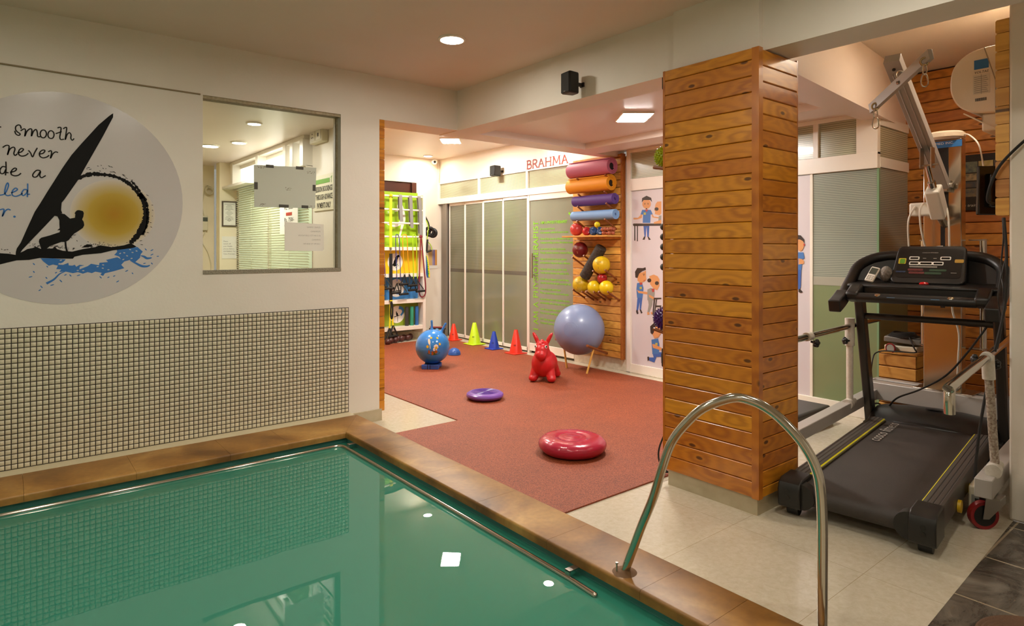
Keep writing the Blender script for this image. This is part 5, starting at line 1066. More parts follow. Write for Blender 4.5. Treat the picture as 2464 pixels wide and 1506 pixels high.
# ------------------------------------------------------------------ treadmill (own axes: x away from the pool, y left, z up)
tm = thing('treadmill', (3.03, 1.295, 0), 'black motorised treadmill beside the wooden pillar', 'treadmill', rz=math.radians(6.5))
TB = mat('charcoal treadmill plastic', '#1a1816', .38, bump=(300, .0004)); TG = mat('dark grey treadmill steel', '#3b3733', .35, .5); TBELT = mat('treadmill belt rubber', '#332d2a', .55, noise=(3, '#3f3834', .7), bump=(260, .001))
TRAIL = mat('ribbed grey rail', '#4a443f', .4); YST = mat('yellow stripe', '#e6de14', .4); SILV = mat('silver print', '#a9a39a', .4)
def zt(x): return .165 + .018 * x          # deck rises slightly to the front
mb = MB(); prof = [(1.66, zt(1.66)), (.18, zt(.18)), (.14, zt(.14) - .004), (.11, .150), (.095, .125), (.095, .10), (.11, .075), (.14, .062), (1.66, .07)]
mb.poly([(a, -.238, b_) for a, b_ in prof], (0, .476, 0)); mb.build('running_belt', TBELT, tm, smooth=50)
for s in (1, -1):
    mb = MB(); y0, y1 = .24, .335
    sec = [(y0, .06), (y0, 0), (y0 + .006, 0), (y0 + .012, .004), (y0 + .028, .006), (y0 + .031, .002), (y0 + .036, .006), (y0 + .05, .007), (y0 + .053, .003), (y0 + .058, .007), (y0 + .072, .007), (y0 + .075, .003), (y0 + .08, .006), (y1 - .004, .002), (y1, -.01), (y1, .0)]
    sec = [(y0, -.09)] + sec[1:15] + [(y1, -.10)]
    vs = []
    for x in (.21, 1.62): vs += [(x, s * y, zt(x) + .012 + d) for y, d in sec]
    n_ = len(sec); mb.add(vs, [(i, (i + 1) % n_, n_ + (i + 1) % n_, n_ + i) for i in range(n_)] + [tuple(range(n_)), tuple(range(n_, 2 * n_))])
    rl = mb.build('side_rail', TRAIL, tm, smooth=30)
    mb = MB(); mb.poly([(.22, s * .2395, zt(.22) + .008), (1.62, s * .2395, zt(1.62) + .008), (1.62, s * .2505, zt(1.62) + .0165), (.22, s * .2505, zt(.22) + .0165)]); mb.build('yellow_stripe', YST, rl, smooth=0)
    mb = MB(); mb.poly([(x, s * .232, z) for x, z in [(.06, .06), (.055, .14), (.07, .175), (.10, .192), (.23, .195), (.23, .05), (.07, .05)]], (0, s * .108, 0)); ec = mb.build('end_cap', TB, tm, bevel=.01, seg=3)
    mb = MB()
    for z in (.105, .135): mb.cyl((.0535, s * .29, z), (.06, s * .29, z), .011, n=14)
    mb.build('bolt_hole', BLACK, ec)
    mb = MB(); mb.cyl((.08, s * .235, .115), (.14, s * .235, .115), .064, n=20); mb.build('roller_guard', TB, ec)
    MB().cyl((.14, s * .26, .03), (.14, s * .315, .03), .03, n=18).box(.11, s * .285 - .02, .03, .17, s * .285 + .02, .06).build('foot', BLACK, tm)
    # uprights
    mb = MB(); mb.tube([(1.80, s * .375, .05), (1.77, s * .375, .2), (1.53, s * .375, 1.03)], 0, sq=(.026, .045)); mb.build('upright', TG, tm, bevel=.01)
    # arms and grips
    q = smooth_path([(1.27, s * .405, 1.045), (1.36, s * .41, 1.085), (1.47, s * .405, 1.16), (1.56, s * .39, 1.235), (1.62, s * .32, 1.285), (1.65, s * .23, 1.305), (1.65, s * .12, 1.305)], 6)
    MB().tube(q, [.034] * len(q), 16).build('arm', TB, tm)
    q = smooth_path([(1.10, s * .40, .99), (1.15, s * .401, 1.005), (1.22, s * .404, 1.025), (1.29, s * .406, 1.052)], 4); n_ = len(q)
    mb = MB(); mb.tube(q, 0, sq=(.036, .04)); mb.build('hand_grip', TB, tm, bevel=.012, seg=3)
    # dark shroud between arm and console
    MB().poly([(1.60, s * .15, 1.10), (1.50, s * .40, 1.07), (1.50, s * .415, 1.15), (1.58, s * .36, 1.23), (1.63, s * .28, 1.28), (1.64, s * .12, 1.295)], (.02, 0, 0)).build('shroud', TB, tm)
    mb = MB(); mb.poly([(1.22, s * .30, 1.03), (1.22, s * .30, 1.075), (1.33, s * .30, 1.125), (1.42, s * .30, 1.125), (1.42, s * .30, 1.06), (1.3, s * .30, 1.01)], (0, s * .075, 0)); mb.build('bar_housing', TB, tm, bevel=.014, seg=3)
    mb = MB(); mb.ball((1.245, s * .19, 1.058), .03, 18, 10, (.75, 1.1, .55)); mb.build('pulse_sensor', CHROME, tm)
    mb = MB(); mb.box(1.221, s * .115 - .022, 1.048, 1.225, s * .115 + .022, 1.056); mb.build('sensor_badge', mat('blue silver badge', '#6f93c0', .25, .5), tm, smooth=0)
MB().tube([(1.25, -.31, 1.045), (1.25, .31, 1.045)], .03, 18).build('grip_bar', TB, tm)
mb = MB(); mb.poly([(1.34, -.40, 1.10), (1.34, -.40, 1.125), (1.53, -.40, 1.145), (1.58, -.40, 1.10)], (0, .80, 0)); mb.build('tray', TB, tm, bevel=.012, seg=2)
MB().box(1.345, -.30, 1.045, 1.365, .30, 1.11).build('tray_front', BLACK, tm, bevel=.006)
MB().tube([(1.565, -.375, .90), (1.565, .375, .90)], .021, 16).build('cross_bar', TG, tm)
# motor hood
hp = [(1.60, .178), (1.66, .215), (1.72, .245), (1.82, .262), (1.93, .25), (2.0, .20), (2.03, .12), (2.02, .05), (1.62, .05)]
mb = MB(); vs = []; rows = [(-.36, .80), (-.345, .93), (-.30, .99), (-.15, 1.06), (0, 1.09), (.15, 1.06), (.30, .99), (.345, .93), (.36, .80)]; n_ = len(hp)
for y, k in rows: vs += [(x, y, .05 + (z - .05) * k) for x, z in hp]
mb.add(vs, [(r_ * n_ + i, r_ * n_ + (i + 1) % n_, (r_ + 1) * n_ + (i + 1) % n_, (r_ + 1) * n_ + i) for r_ in range(len(rows) - 1) for i in range(n_)] + [tuple(range(n_)), tuple(range((len(rows) - 1) * n_, len(rows) * n_))])
hd = mb.build('motor_hood', TB, tm, smooth=50)
MB().ball((1.80, 0, .282), .035, 20, 8, (.45, 1.5, .14)).build('badge', BLACK, hd)
mb = MB(); mb.ball((1.635, .0, .185), .25, 32, 10, (.10, 1, .12)); mb.build('hood_lip', mat('satin black plastic', '#181614', .28), hd)
for y in (.36, -.36): MB().box(1.62, y - .02, .05, 2.0, y + .02, .17).build('base_frame', TG, tm, bevel=.004)
# console
cn = V(-.80, 0, .60).normalized(); cu_ = V(.60, 0, .80).normalized(); cr_ = V(0, -1, 0); cc0 = V(1.50, -.03, 1.256)
def cpt(a, b_, d=0): return cc0 + cr_ * a + cu_ * b_ + cn * d
def rrect(w_, h_, r_, n=5):
    o = []
    for cx, cy, a0 in [(w_ / 2 - r_, h_ / 2 - r_, 0), (-w_ / 2 + r_, h_ / 2 - r_, 90), (-w_ / 2 + r_, -h_ / 2 + r_, 180), (w_ / 2 - r_, -h_ / 2 + r_, 270)]:
        o += [(cx + r_ * math.cos(math.radians(a0 + 90 * k / n)), cy + r_ * math.sin(math.radians(a0 + 90 * k / n))) for k in range(n + 1)]
    return o
con = MB().poly([cpt(a * (1 + .06 * (b_ < 0)), b_, -.045) for a, b_ in rrect(.372, .29, .035)], cn * .045).build('console', TB, tm, bevel=.006)
MB().poly([cpt(a, b_ + .008, .0006) for a, b_ in rrect(.345, .225, .02)], cn * .001).build('face_plate', mat('black console film', '#0e0d0c', .3), con, smooth=0)
def cbox(a, b_, w_, h_, name, m_, d=.002, frame=None, r_=.006):
    a = a * .8
    o = MB().poly([cpt(a + x, b_ + y, d) for x, y in rrect(w_, h_, r_, 3)], cn * .0012).build(name, m_, con, smooth=0)
    if frame: MB().poly([cpt(a + x, b_ + y, d + .0013) for x, y in rrect(w_ - .012, h_ - .012, r_ * .6, 3)], cn * .0008).build('screen', frame, o, smooth=0)
WF = mat('white display rim', '#d8d4cc', .35); SCR = mat('dark display', '#15120f', .2); CRED = mat('dull red keys', '#5c2422', .4); CGRN = mat('dull green keys', '#27402a', .4); CBLU = mat('dull blue keys', '#26344f', .4)
for a, b_, w_ in [(-.105, .045, .056), (.105, .045, .056), (-.10, .005, .056), (-.02, .005, .072), (.06, .005, .058)]: cbox(a, b_, w_, .026, 'display', WF, frame=SCR)
cbox(-.185, .022, .042, .045, 'chart_print', mat('yellow chart print', '#c0a82a', .4)); cbox(-.183, .02, .028, .036, 'chart_print', mat('green chart print', '#5a9028', .4), .0035)
cbox(.195, .025, .046, .026, 'chart_print', mat('ochre chart print', '#a8842a', .4))
for k in range(3):
    cbox(-.118 + .034 * k, -.045, .03, .017, 'key', CRED); cbox(-.108 + .034 * k, -.068, .03, .017, 'key', CRED); cbox(.03 + .036 * k, -.047, .032, .017, 'key', CGRN); cbox(.0 + .036 * k, -.070, .032, .017, 'key', CGRN); cbox(-.205 + .022 * k, -.062, .02, .012, 'key', CBLU)
text_into(MB(), 'COSCO FITNESS', cpt(-.045, .086, .0022), cr_, cu_, .0075, .085).build('lettering', SILV, con, smooth=0)
for k, (a, b_, w_) in enumerate([(-.11, -.018, .15), (-.11, -.025, .15), (.17, -.065, .03), (-.035, .045, .018), (.035, .045, .018)]): cbox(a + w_ / 2 * (k < 2), b_, w_, .003, 'caption', SILV, r_=.001)
MB().box(1.44, -.17, 1.135, 1.53, .17, 1.15).build('fan_grille', mat('grey mesh', '#2b2927', .6, bump=(500, .001)), tm, bevel=.004)
mb = MB(); mb.lathe([(0, .0), (.026, 0), (.026, .006), (.018, .013), (0, .015)], (1.42, -.02, 1.133), 20); mb.build('stop_button', mat('signal red plastic', '#c4161c', .25), tm)
# lettering on the belt
text_into(MB(), 'cosco fitness', (1.10, .15, zt(1.3) + .0015), (1, 0, .018), (0, 1, .0), .07, .48, shear=.15).build('lettering', SILV, tm, smooth=0)
for x in (.55, .85): MB().cyl((x, -.337, .10), (x, -.352, .10), .03, n=18).build('yellow_knob', mat('yellow plastic', '#d0a812', .4), tm)
# things lying in the tray
def tmw(x, y, z): return tm.matrix_basis @ V(x, y, z)
tm_m = Matrix.Translation(tm.location) @ Matrix.Rotation(math.radians(6.5), 4, 'Z')
def tmw(x, y, z): return tm_m @ V(x, y, z)
rem = thing('remote_control', tuple(tmw(1.42, .285, 1.14)), 'white remote handset leaning in the left end of the treadmill tray', 'remote control')
dirx = (tm_m.to_3x3() @ V(.30, -.35, .0)).normalized(); up_ = (tm_m.to_3x3() @ V(.55, -.25, .75)).normalized(); side = up_.cross(tm_m.to_3x3() @ V(-.8, 0, .6)).normalized(); nn = side.cross(up_)
p0 = tmw(1.43, .27, 1.185)
MB().obox(p0, (.055, .115, .02), side, up_).build('body', WHITEP, rem, bevel=.008, seg=3)
sgn = 1 if nn.dot(V(-1, -1, .5)) > 0 else -1
MB().obox(p0 + up_ * .022 + nn * (.0105 * sgn), (.042, .048, .002), side, up_).build('screen', mat('grey lcd', '#3a3f3a', .2), rem, smooth=0)
mb = MB()
for i in range(3):
    for j in range(3): mb.obox(p0 - up_ * (.018 + .012 * j) + side * (.014 * (i - 1)) + nn * (.011 * sgn), (.009, .006, .002), side, up_)
mb.build('keys', mat('grey keys', '#9a978c', .5), rem, smooth=0)
po = MB(); c = tmw(1.47, .20, 1.19); po.ball(c, .045, 18, 12, (.9, .8, 1.15)); o = po.build('cloth_pouch', mat('grey mottled cloth', '#8a847c', .9, noise=(60, '#5a544c', .8), bump=(40, .012)), origin=tuple(tmw(1.47, .20, 1.14)))
tag(o, 'crumpled grey cloth pouch in the treadmill tray beside the console', 'pouch')

# ------------------------------------------------------------------ walking frame with lifting tower
LG = mat('light grey enamel', '#a9a39c', .35); LW = mat('off white enamel', '#d5cfc4', .35, noise=(70, '#b8ae9e', .4)); RUST = mat('rust spotted enamel', '#c2b8aa', .5, noise=(90, '#6a4a38', .9))
wf = thing('walking_frame', (4.95, 1.5, 0), 'grey steel walking frame with parallel bars around the treadmill and lifting tower', 'walking frame')
MB().box(4.97, .98, .25, 5.06, 2.0, .375).build('cross_beam', LG, wf, bevel=.006)
MB().box(5.12, .98, .25, 5.2, 2.0, .375).build('cross_beam', LG, wf, bevel=.006)
MB().tube([(3.30, 1.77, .287), (4.98, 1.945, .287)], 0, sq=(.035, .036)).build('side_beam', LG, wf, bevel=.004)
MB().tube([(3.63, .925, .208), (5.0, 1.03, .208)], 0, sq=(.036, .045)).build('side_beam', LG, wf, bevel=.004)
MB().tube(smooth_path([(3.2, 1.76, .83), (3.6, 1.80, .83), (4.97, 1.93, .83), (5.0, 1.933, .83)], 3), .019, 16).build('hand_rail', CHROME, wf)
MB().tube(smooth_path([(2.775, .812, .73), (2.772, .812, .79), (2.79, .815, .82), (2.83, .82, .828), (3.714, .93, .83), (5.0, 1.09, .83)], 5), .019, 16).build('hand_rail', CHROME, wf)
MB().tube([(4.45, 1.88, .30), (4.45, 1.88, .72)], .021, 16).build('post', LW, wf); MB().tube([(4.45, 1.88, .70), (4.45, 1.88, .885)], .03, 18).build('collar', LW, wf)
MB().tube([(3.778, .913, .26), (3.722, .926, .74)], .019, 16).build('post', RUST, wf); MB().tube([(3.724, .926, .72), (3.712, .928, .835)], .027, 18).build('collar', LW, wf)
MB().tube([(3.66, .922, .83), (3.70, .928, .83)], .026, 18).build('sleeve', LW, wf)
for x, y, z in [(4.45, 1.88, .31), (3.775, .915, .275)]:
    MB().cyl((x - .06, y - .008, z), (x - .005, y, z), .034, n=20).cyl((x, y, z + .01), (x + .05, y, z + .01), .026, n=16).build('hinge_knob', LW, wf)
def knob(x, y, z, d):
    d = V(*d).normalized(); mb = MB(); mb.cyl(V(x, y, z), V(x, y, z) + d * .03, .007, n=8)
    for k in range(5):
        u = d.orthogonal().normalized(); v = d.cross(u); a = 2 * PI * k / 5; mb.ball(V(x, y, z) + d * .036 + u * (.015 * math.cos(a)) + v * (.015 * math.sin(a)), .012, 10, 6)
    mb.ball(V(x, y, z) + d * .036, .018, 12, 8); mb.build('clamp_knob', BLACK, wf)
knob(4.43, 1.87, .735, (-.8, .55, 0)); knob(3.74, 1.80, .80, (-.2, -.95, -.15)); knob(3.60, .915, .825, (-.3, .95, .1)); knob(3.735, .93, .79, (.7, -.7, .0))
MB().tube([(3.70, 1.81, .83), (3.76, 1.815, .83)], .026, 16).build('sleeve', LW, wf)
TYR = mat('dark red tyre', '#7c1418', .4)
def caster(x, y, ztop, ang):
    d = V(math.cos(ang), math.sin(ang), 0); a = V(-d.y, d.x, 0); c = V(x, y, .066)
    w_ = MB().lathe([(.048, -.014), (.066, -.014), (.068, 0), (.066, .014), (.048, .014)], c, 32, a).build('caster_wheel', TYR, wf)
    MB().lathe([(0, -.0155), (.05, -.0155), (.05, .0155), (0, .0155)], c, 28, a).build('wheel_disc', BLACK, w_)
    mb = MB()
    for s in (-1, 1): mb.poly([c + a * (.02 * s) + d * u + V(0, 0, v) for u, v in [(-.014, -.014), (.014, -.014), (.09, .065), (.09, ztop - .07), (0, ztop - .07)]], a * (.003 * s))
    mb.build('caster_fork', STEEL, w_)
    MB().box(x + d.x * .045 - .045, y + d.y * .045 - .04, ztop - .008, x + d.x * .045 + .045, y + d.y * .045 + .04, ztop).build('mount_plate', STEEL, w_)
caster(3.685, .94, .162, 2.4 + PI); caster(4.93, 1.95, .25, .3); caster(4.98, 1.06, .17, .3)
# tower
TW = mat('stainless tower', '#c2b8a8', .16, 1.0)
tw = thing('lifting_tower', (5.08, 1.5, .375), 'tall stainless lifting tower with boom and spreader bar in the alcove', 'patient lift')
MB().box(5.0, 1.395, .38, 5.09, 1.62, 2.10).build('column', TW, tw, bevel=.004)
MB().box(4.985, 1.33, .372, 5.19, 1.68, .381).build('foot_plate', STEEL, tw, bevel=.002)
MB().box(4.994, 1.47, 1.62, 5.0, 1.53, 2.05).build('slot', BLACK, tw, smooth=0); MB().box(4.996, 1.49, .95, 5.0, 1.515, 1.62).build('slot', BLACK, tw, smooth=0)
MB().lathe([(0, .0), (.105, 0), (.118, .015), (.118, .042), (.10, .055), (0, .06)], (5.05, 1.505, 2.10), 32).build('top_cap', mat('cream plastic lid', '#d8c8b0', .4), tw)
MB().box(4.9935, 1.39, 2.045, 4.9965, 1.60, 2.09).build('maker_plate', mat('blue label', '#2f6fae', .4), tw, smooth=0)
text_into(MB(), 'BIO-MED INC.', (4.993, 1.595, 2.067), (0, -1, 0), (0, 0, 1), .016, .155).build('lettering', WPR, tw, smooth=0)
for y, x in ((1.66, 5.14), (1.325, 5.2)):
    MB().cyl((x, y, .66), (x, y, 1.42), .021, n=18).build('guide_tube', CHROME, tw)
    for z in (.665, 1.41): MB().box(x - .03, min(y, 1.5) - .02 if y < 1.5 else 1.6, z, x + .03, 1.4 if y < 1.5 else y + .02, z + .008).build('tube_bracket', STEEL, tw)
A_, B_ = V(4.95, 1.49, 1.78), V(3.97, 1.445, 2.45); dd = (B_ - A_).normalized()
MB().tube([A_, B_], 0, sq=(.042, .03)).build('boom', LG, tw, bevel=.003)
sd = V(-dd.y, dd.x, 0).normalized(); un = sd.cross(dd).normalized(); un = un if un.z < 0 else -un
mb = MB()
for s in (-.016, .016): mb.tube([A_ + dd * .25 + un * .031 + sd * s, B_ - dd * .1 + un * .031 + sd * s], .004, 6)
bm_ = tw.children[-1]; mb.build('boom_ridge', LG, bm_)
MB().cyl(B_ + un * .03 - dd * .06, B_ + un * .036 - dd * .06, .009, n=12).build('bolt_hole', BLACK, bm_)
MB().tube([(4.955, 1.43, 1.78), (4.955, 1.55, 1.78)], .018, 12).box(4.93, 1.455, 1.74, 5.0, 1.525, 1.82).build('boom_hinge', STEEL, tw, bevel=.003)
# actuator
a0, a1 = V(4.80, 1.46, 1.57), V(4.56, 1.456, 1.885); ad_ = (a1 - a0).normalized()
MB().tube([a0, a0 + ad_ * .22], 0, sq=(.042, .05)).build('actuator_body', WHITEP, tw, bevel=.012, seg=3)
MB().cyl(a0 + ad_ * .22, a0 + ad_ * .27, .024, n=18).cyl(a0 + ad_ * .27, a1, .014, n=16).build('actuator_rod', CHROME, tw)
mb = MB()
for s in (-.03, .03): mb.box(a1.x - .035, a1.y + s - .003, a1.z - .02, a1.x + .03, a1.y + s + .003, a1.z + .11)
mb.cyl((a1.x, a1.y - .06, a1.z), (a1.x, a1.y + .045, a1.z), .006, n=8); mb.build('actuator_bracket', STEEL, tw)
MB().box(4.79, 1.48, 1.575, 4.87, 1.64, 1.665).build('motor_housing', WHITEP, tw, bevel=.014, seg=3)
MB().tube([(4.81, 1.46, 1.56), (4.99, 1.49, 1.52)], .022, 10).build('actuator_mount', STEEL, tw)
CW = mat('white flex cable', '#ddd6c8', .4)
for pts in ([(4.79, 1.60, 1.64), (4.76, 1.63, 1.55), (4.76, 1.63, 1.4), (4.78, 1.62, 1.25)], [(4.79, 1.55, 1.66), (4.75, 1.56, 1.6), (4.76, 1.55, 1.45), (4.82, 1.52, 1.25)], [(4.80, 1.42, 1.62), (4.77, 1.40, 1.52), (4.79, 1.40, 1.3), (4.82, 1.39, 1.1), (4.84, 1.40, .95), (4.86, 1.37, .8), (4.88, 1.38, .62), (4.93, 1.40, .45), (4.99, 1.42, .40)]):
    MB().tube(smooth_path(pts, 6), .006, 8).build('cable', CW, tw)
mb = MB(); q = []
for k in range(90): q.append((4.86 + .002 * math.cos(k), 1.46 + .018 * math.sin(k * .8) - .0004 * k, 1.40 - .0026 * k + .0), )
q = [(4.86 + .018 * math.cos(k * .8), 1.46 + .018 * math.sin(k * .8), 1.36 - .0022 * k) for k in range(90)]; mb.tube(q, .004, 6); mb.tube(smooth_path([(4.86, 1.46, 1.37), (4.84, 1.5, 1.36), (4.83, 1.54, 1.27), (4.84, 1.58, 1.2)], 5), .004, 6); mb.build('coiled_cable', CW, tw)
# spreader bar with snap hooks
sb_ = thing('spreader_bar', (3.95, 1.405, 2.29), 'grey flat spreader bar with two snap hooks hanging from the boom end', 'spreader bar')
p1, p2 = V(4.127, 1.62, 2.21), V(3.78, 1.19, 2.376)
MB().tube([p1, p2], 0, sq=(.012, .030)).build('bar', LG, sb_, bevel=.002)
pm = p1.lerp(p2, .5); MB().torus(pm + V(.03, 0, .05), .028, .006, (p2 - p1), 20, 8).cyl(pm + V(-.02, -.0, 0), pm + V(-.022, -.012, 0), .011, n=12).build('swivel_ring', STEEL, sb_)
BR = mat('brass ring', '#b8a37a', .25, 1.0)
for p_ in (p1.lerp(p2, .09), p1.lerp(p2, .91)):
    vd = (V(0, 0, 1.35) - p_).normalized(); e = MB().torus(p_ + vd * .02 + V(0, 0, -.01), .019, .0055, vd, 22, 8).build('eye_ring', BR, sb_)
    rt_ = V(.779, -.627, 0); b0 = p_ + vd * .02 + V(0, 0, -.03)
    def link(top, h_, w0, w1): return smooth_path([top + V(0, 0, -.004), top + rt_ * w0 + V(0, 0, -.012), top + rt_ * w1 + V(0, 0, -h_ + .016), top + V(0, 0, -h_), top - rt_ * w1 + V(0, 0, -h_ + .016), top - rt_ * w0 + V(0, 0, -.012)], 4, True)
    MB().tube(link(b0 + V(0, 0, .012), .062, .008, .011), .0038, 8, closed=True).build('snap_hook', CHROME, e)
    MB().tube(link(b0 + V(0, 0, -.042), .072, .012, .019), .0042, 8, closed=True).build('snap_hook', CHROME, e)

# ------------------------------------------------------------------ other things in the alcove
# air conditioner
ac = thing('air_conditioner', (4.5, 1.07, 2.08), 'white wall air conditioner seen from its end above the monitor', 'air conditioner')
ACW = mat('cream air conditioner plastic', '#e6d8c2', .35)
pr = [(.955, 2.44), (1.07, 2.435), (1.14, 2.405), (1.185, 2.35), (1.198, 2.27), (1.19, 2.20), (1.155, 2.135), (1.10, 2.10), (1.04, 2.085), (.955, 2.08)]
q = smooth2(pr, 4); MB().poly([(4.1, a, b_) for a, b_ in q], (.82, 0, 0)).build('body', ACW, ac, smooth=50, bevel=.008)
MB().poly([(4.11, a, b_) for a, b_ in [(1.135, 2.10), (1.14, 2.096), (.975, 1.975), (.97, 1.98)]], (.8, 0, 0)).build('air_flap', ACW, ac)
MB().box(4.13, .955, 1.99, 4.88, 1.06, 2.085).build('outlet', ACW, ac, bevel=.01)
MB().box(4.0975, 1.02, 2.325, 4.0995, 1.085, 2.375).build('energy_sticker', mat('blue label', '#2f6fae'), ac, smooth=0)
text_into(MB(), 'VOLTAS', (4.0975, 1.085, 2.302), (0, -1, 0), (0, 0, 1), .013, .062, shear=.25).build('lettering', BLACK, ac, smooth=0)
mb = MB(); mb.box(4.0985, 1.015, 2.19, 4.0995, 1.09, 2.295); rl = mb.build('rating_plate', mat('pale label', '#d8cfbe', .5), ac, smooth=0)
mb = MB()
for k in range(9): mb.box(4.0975, 1.022 + .004 * (k % 3), 2.198 + .0105 * k, 4.0984, 1.085, 2.2005 + .0105 * k)
mb.box(4.0975, 1.052, 2.19, 4.0984, 1.0535, 2.295); mb.build('table_print', mat('grey print', '#8d8a80'), rl, smooth=0)
mb = MB()
for k in range(16): mb.box(4.0975, 1.03 + .0032 * k, 2.152, 4.0984, 1.03 + .0032 * k + .0012 + .001 * (k % 3 == 0), 2.168)
mb.build('barcode', BLACK, ac, smooth=0)
mb = MB(); mb.tube([(4.098, 1.04, 2.436), (4.098, .99, 2.25), (4.098, .99, 2.09)], .0025, 5); mb.build('seam', mat('seam shadow plastic', '#a0937c', .5), ac)
# pine cladding on the side wall under the conditioner, seen edge-on
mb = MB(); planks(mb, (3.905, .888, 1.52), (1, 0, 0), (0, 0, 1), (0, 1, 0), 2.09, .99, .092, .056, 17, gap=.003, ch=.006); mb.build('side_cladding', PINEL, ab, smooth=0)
# monitor
mo = thing('monitor', (4.65, 1.07, 1.56), 'black flat monitor seen from behind on the side wall below the air conditioner', 'monitor')
ax_ = V(.35, -.20, 0).normalized(); uu = V(-.05, -.03, 1).normalized(); ctr = V(4.665, 1.077, 1.70)
MB().obox(ctr, (.39, .29, .022), ax_, uu).build('housing', mat('glossy black plastic', '#100d0b', .18), mo, bevel=.006)
nn = ax_.cross(uu).normalized(); nn = nn if nn.dot(V(-1, -.5, 0)) > 0 else -nn
MB().obox(ctr + nn * .02, (.28, .20, .03), ax_, uu).build('rear_bulge', mat('glossy black plastic', '#100d0b'), mo, bevel=.01)
MB().obox(ctr + nn * .0365 - uu * .06 - ax_ * .05, (.03, .05, .002), ax_, uu).build('sticker', PAPER, mo, smooth=0)
MB().tube([ctr + nn * .02, V(4.62, .945, 1.72)], .02, 8).build('wall_arm', BLACK, mo)
MB().tube(smooth_path([(5.05, 1.395, 2.13), (4.93, 1.33, 2.10), (4.72, 1.225, 2.0), (4.56, 1.16, 1.84)], 6), .0045, 8).build('cable', CW, mo)
# photo collage
pc = thing('photo_collage', (5.97, 1.6, 1.68), 'dark framed poster collage of small photographs on the pine alcove wall', 'poster')
MB().box(5.965, 1.22, 1.66, 5.98, 1.80, 2.10).build('board', mat('near black board', '#15110f', .3), pc, bevel=.002)
pcs = ['#7a6a4c', '#4e5a48', '#8a7a3a', '#5c4a3c', '#6d705c', '#3c4450', '#9a8454', '#55503f']; rr2 = random.Random(12)
y = 1.785
for col_ in range(5):
    wv = [.105, .13, .10, .12, .10][col_]; z = 2.045
    for hrow in ([.05, .045, .05, .13] if col_ % 2 == 0 else [.09, .06, .05, .07]):
        c = rr2.choice(pcs); f = MB().box(5.9635, y - wv + .006, z - hrow + .005, 5.965, y, z).build('photo', mat('photo ' + c, c, .35, noise=(28, rr2.choice(['#241d16', '#b39a70', '#2a3b48']), .9)), pc, smooth=0); z -= hrow + .004
    y -= wv
text_into(MB(), "Dr. Ketan's training", (5.9635, 1.785, 1.69), (0, -1, 0), (0, 0, 1), .022, .26, shear=.2).build('lettering', mat('pale grey print', '#b8b2a6', .4), pc, smooth=0)
# crate and the gear on it
cr_t = thing('wooden_crate', (5.29, 1.865, 0), 'slatted pine crate in the alcove corner behind the walking frame', 'crate')
mb = MB()
planks(mb, (5.235, 1.99, .0), (0, -1, 0), (0, 0, 1), (-1, 0, 0), .25, .56, .093, .018, 31, gap=.008); planks(mb, (5.235, 1.745, .0), (1, 0, 0), (0, 0, 1), (0, -1, 0), .22, .56, .093, .012, 33, gap=.008)
mb.build('side_slats', PINEL, cr_t, smooth=0)
mb = MB(); k0 = 0
for k in range(3): mb.box(5.22 + .08 * k, 1.73, .56, 5.295 + .08 * k, 1.995, .578)
mb.t = [(p[1], p[0] * .5, 4.4) for p in mb.v]; mb.build('lid_boards', PINEL, cr_t, smooth=0); MB().box(5.24, 1.75, .0, 5.46, 1.985, .555).build('inner_box', PINED, cr_t, smooth=0)
gd = thing('electronic_unit', (5.34, 1.86, .578), 'grey electronic box lying on a cream one on top of the crate', 'electronic device')
MB().box(5.26, 1.745, .578, 5.45, 1.97, .62).build('lower_case', mat('cream device case', '#cfc4ac', .5), gd, bevel=.008)
MB().obox((5.35, 1.86, .66), (.18, .24, .04), (1, .15, 0), (-.15, 1, .06)).build('upper_case', mat('grey device case', '#77736c', .4), gd, bevel=.006)
MB().cyl((5.225, 1.915, .60), (5.245, 1.91, .60), .034, n=20).build('dial', mat('grey plastic', '#8d8a80'), gd); MB().torus((5.228, 1.914, .60), .034, .006, (1, -.2, 0), 20, 6).build('dial_rim', TYR, gd)
mb = MB()
for k in range(5): mb.tube([(5.34 + (.085 - .006 * k) * math.cos(t_), 1.86 + (.105 - .008 * k) * math.sin(t_), .688 + .006 * k + .004 * math.sin(3 * t_ + k)) for t_ in [2 * PI * j / 24 for j in range(24)]], .005, 6, closed=True)
mb.tube(smooth_path([(5.27, 1.80, .69), (5.22, 1.75, .62), (5.21, 1.74, .59), (5.20, 1.85, .585), (5.19, 1.98, .57), (5.12, 2.0, .5), (5.08, 2.0, .2), (5.05, 1.97, .02)], 6), .005, 6)
tag(mb.build('cable', BLK, origin=(5.34, 1.86, .68)), 'coiled black cable on the electronic boxes on the crate', 'cable')
mb = MB(); mb.tube(smooth_path([(4.84, 1.80, .21), (4.75, 1.70, .33), (4.72, 1.55, .42), (4.65, 1.38, .55), (4.6, 1.25, .72), (4.62, 1.16, .88)], 8), .006, 8); mb.tube(smooth_path([(4.84, 1.80, .21), (4.92, 1.88, .235), (4.93, 1.95, .2)], 5), .006, 8)
tag(mb.build('cable', BLK, origin=(4.7, 1.5, .2)), 'loose black cable looping behind the treadmill uprights', 'cable')
mb = MB()
mb.tube(smooth_path([(3.93, .92, 1.51), (3.92, .915, 1.4), (3.94, .93, 1.25), (3.90, .91, 1.15), (3.93, .92, 1.0), (3.88, .93, .85)], 8), .004, 6)
mb.tube(smooth_path([(3.93, .915, 1.51), (3.91, .90, 1.3), (3.89, .905, 1.05), (3.85, .95, .75), (3.81, .985, .45), (3.78, 1.0, .20)], 8), .007, 8); mb.tube(smooth_path([(3.91, .905, 1.3), (3.89, .93, 1.12), (3.93, .92, .98)], 6), .003, 6)
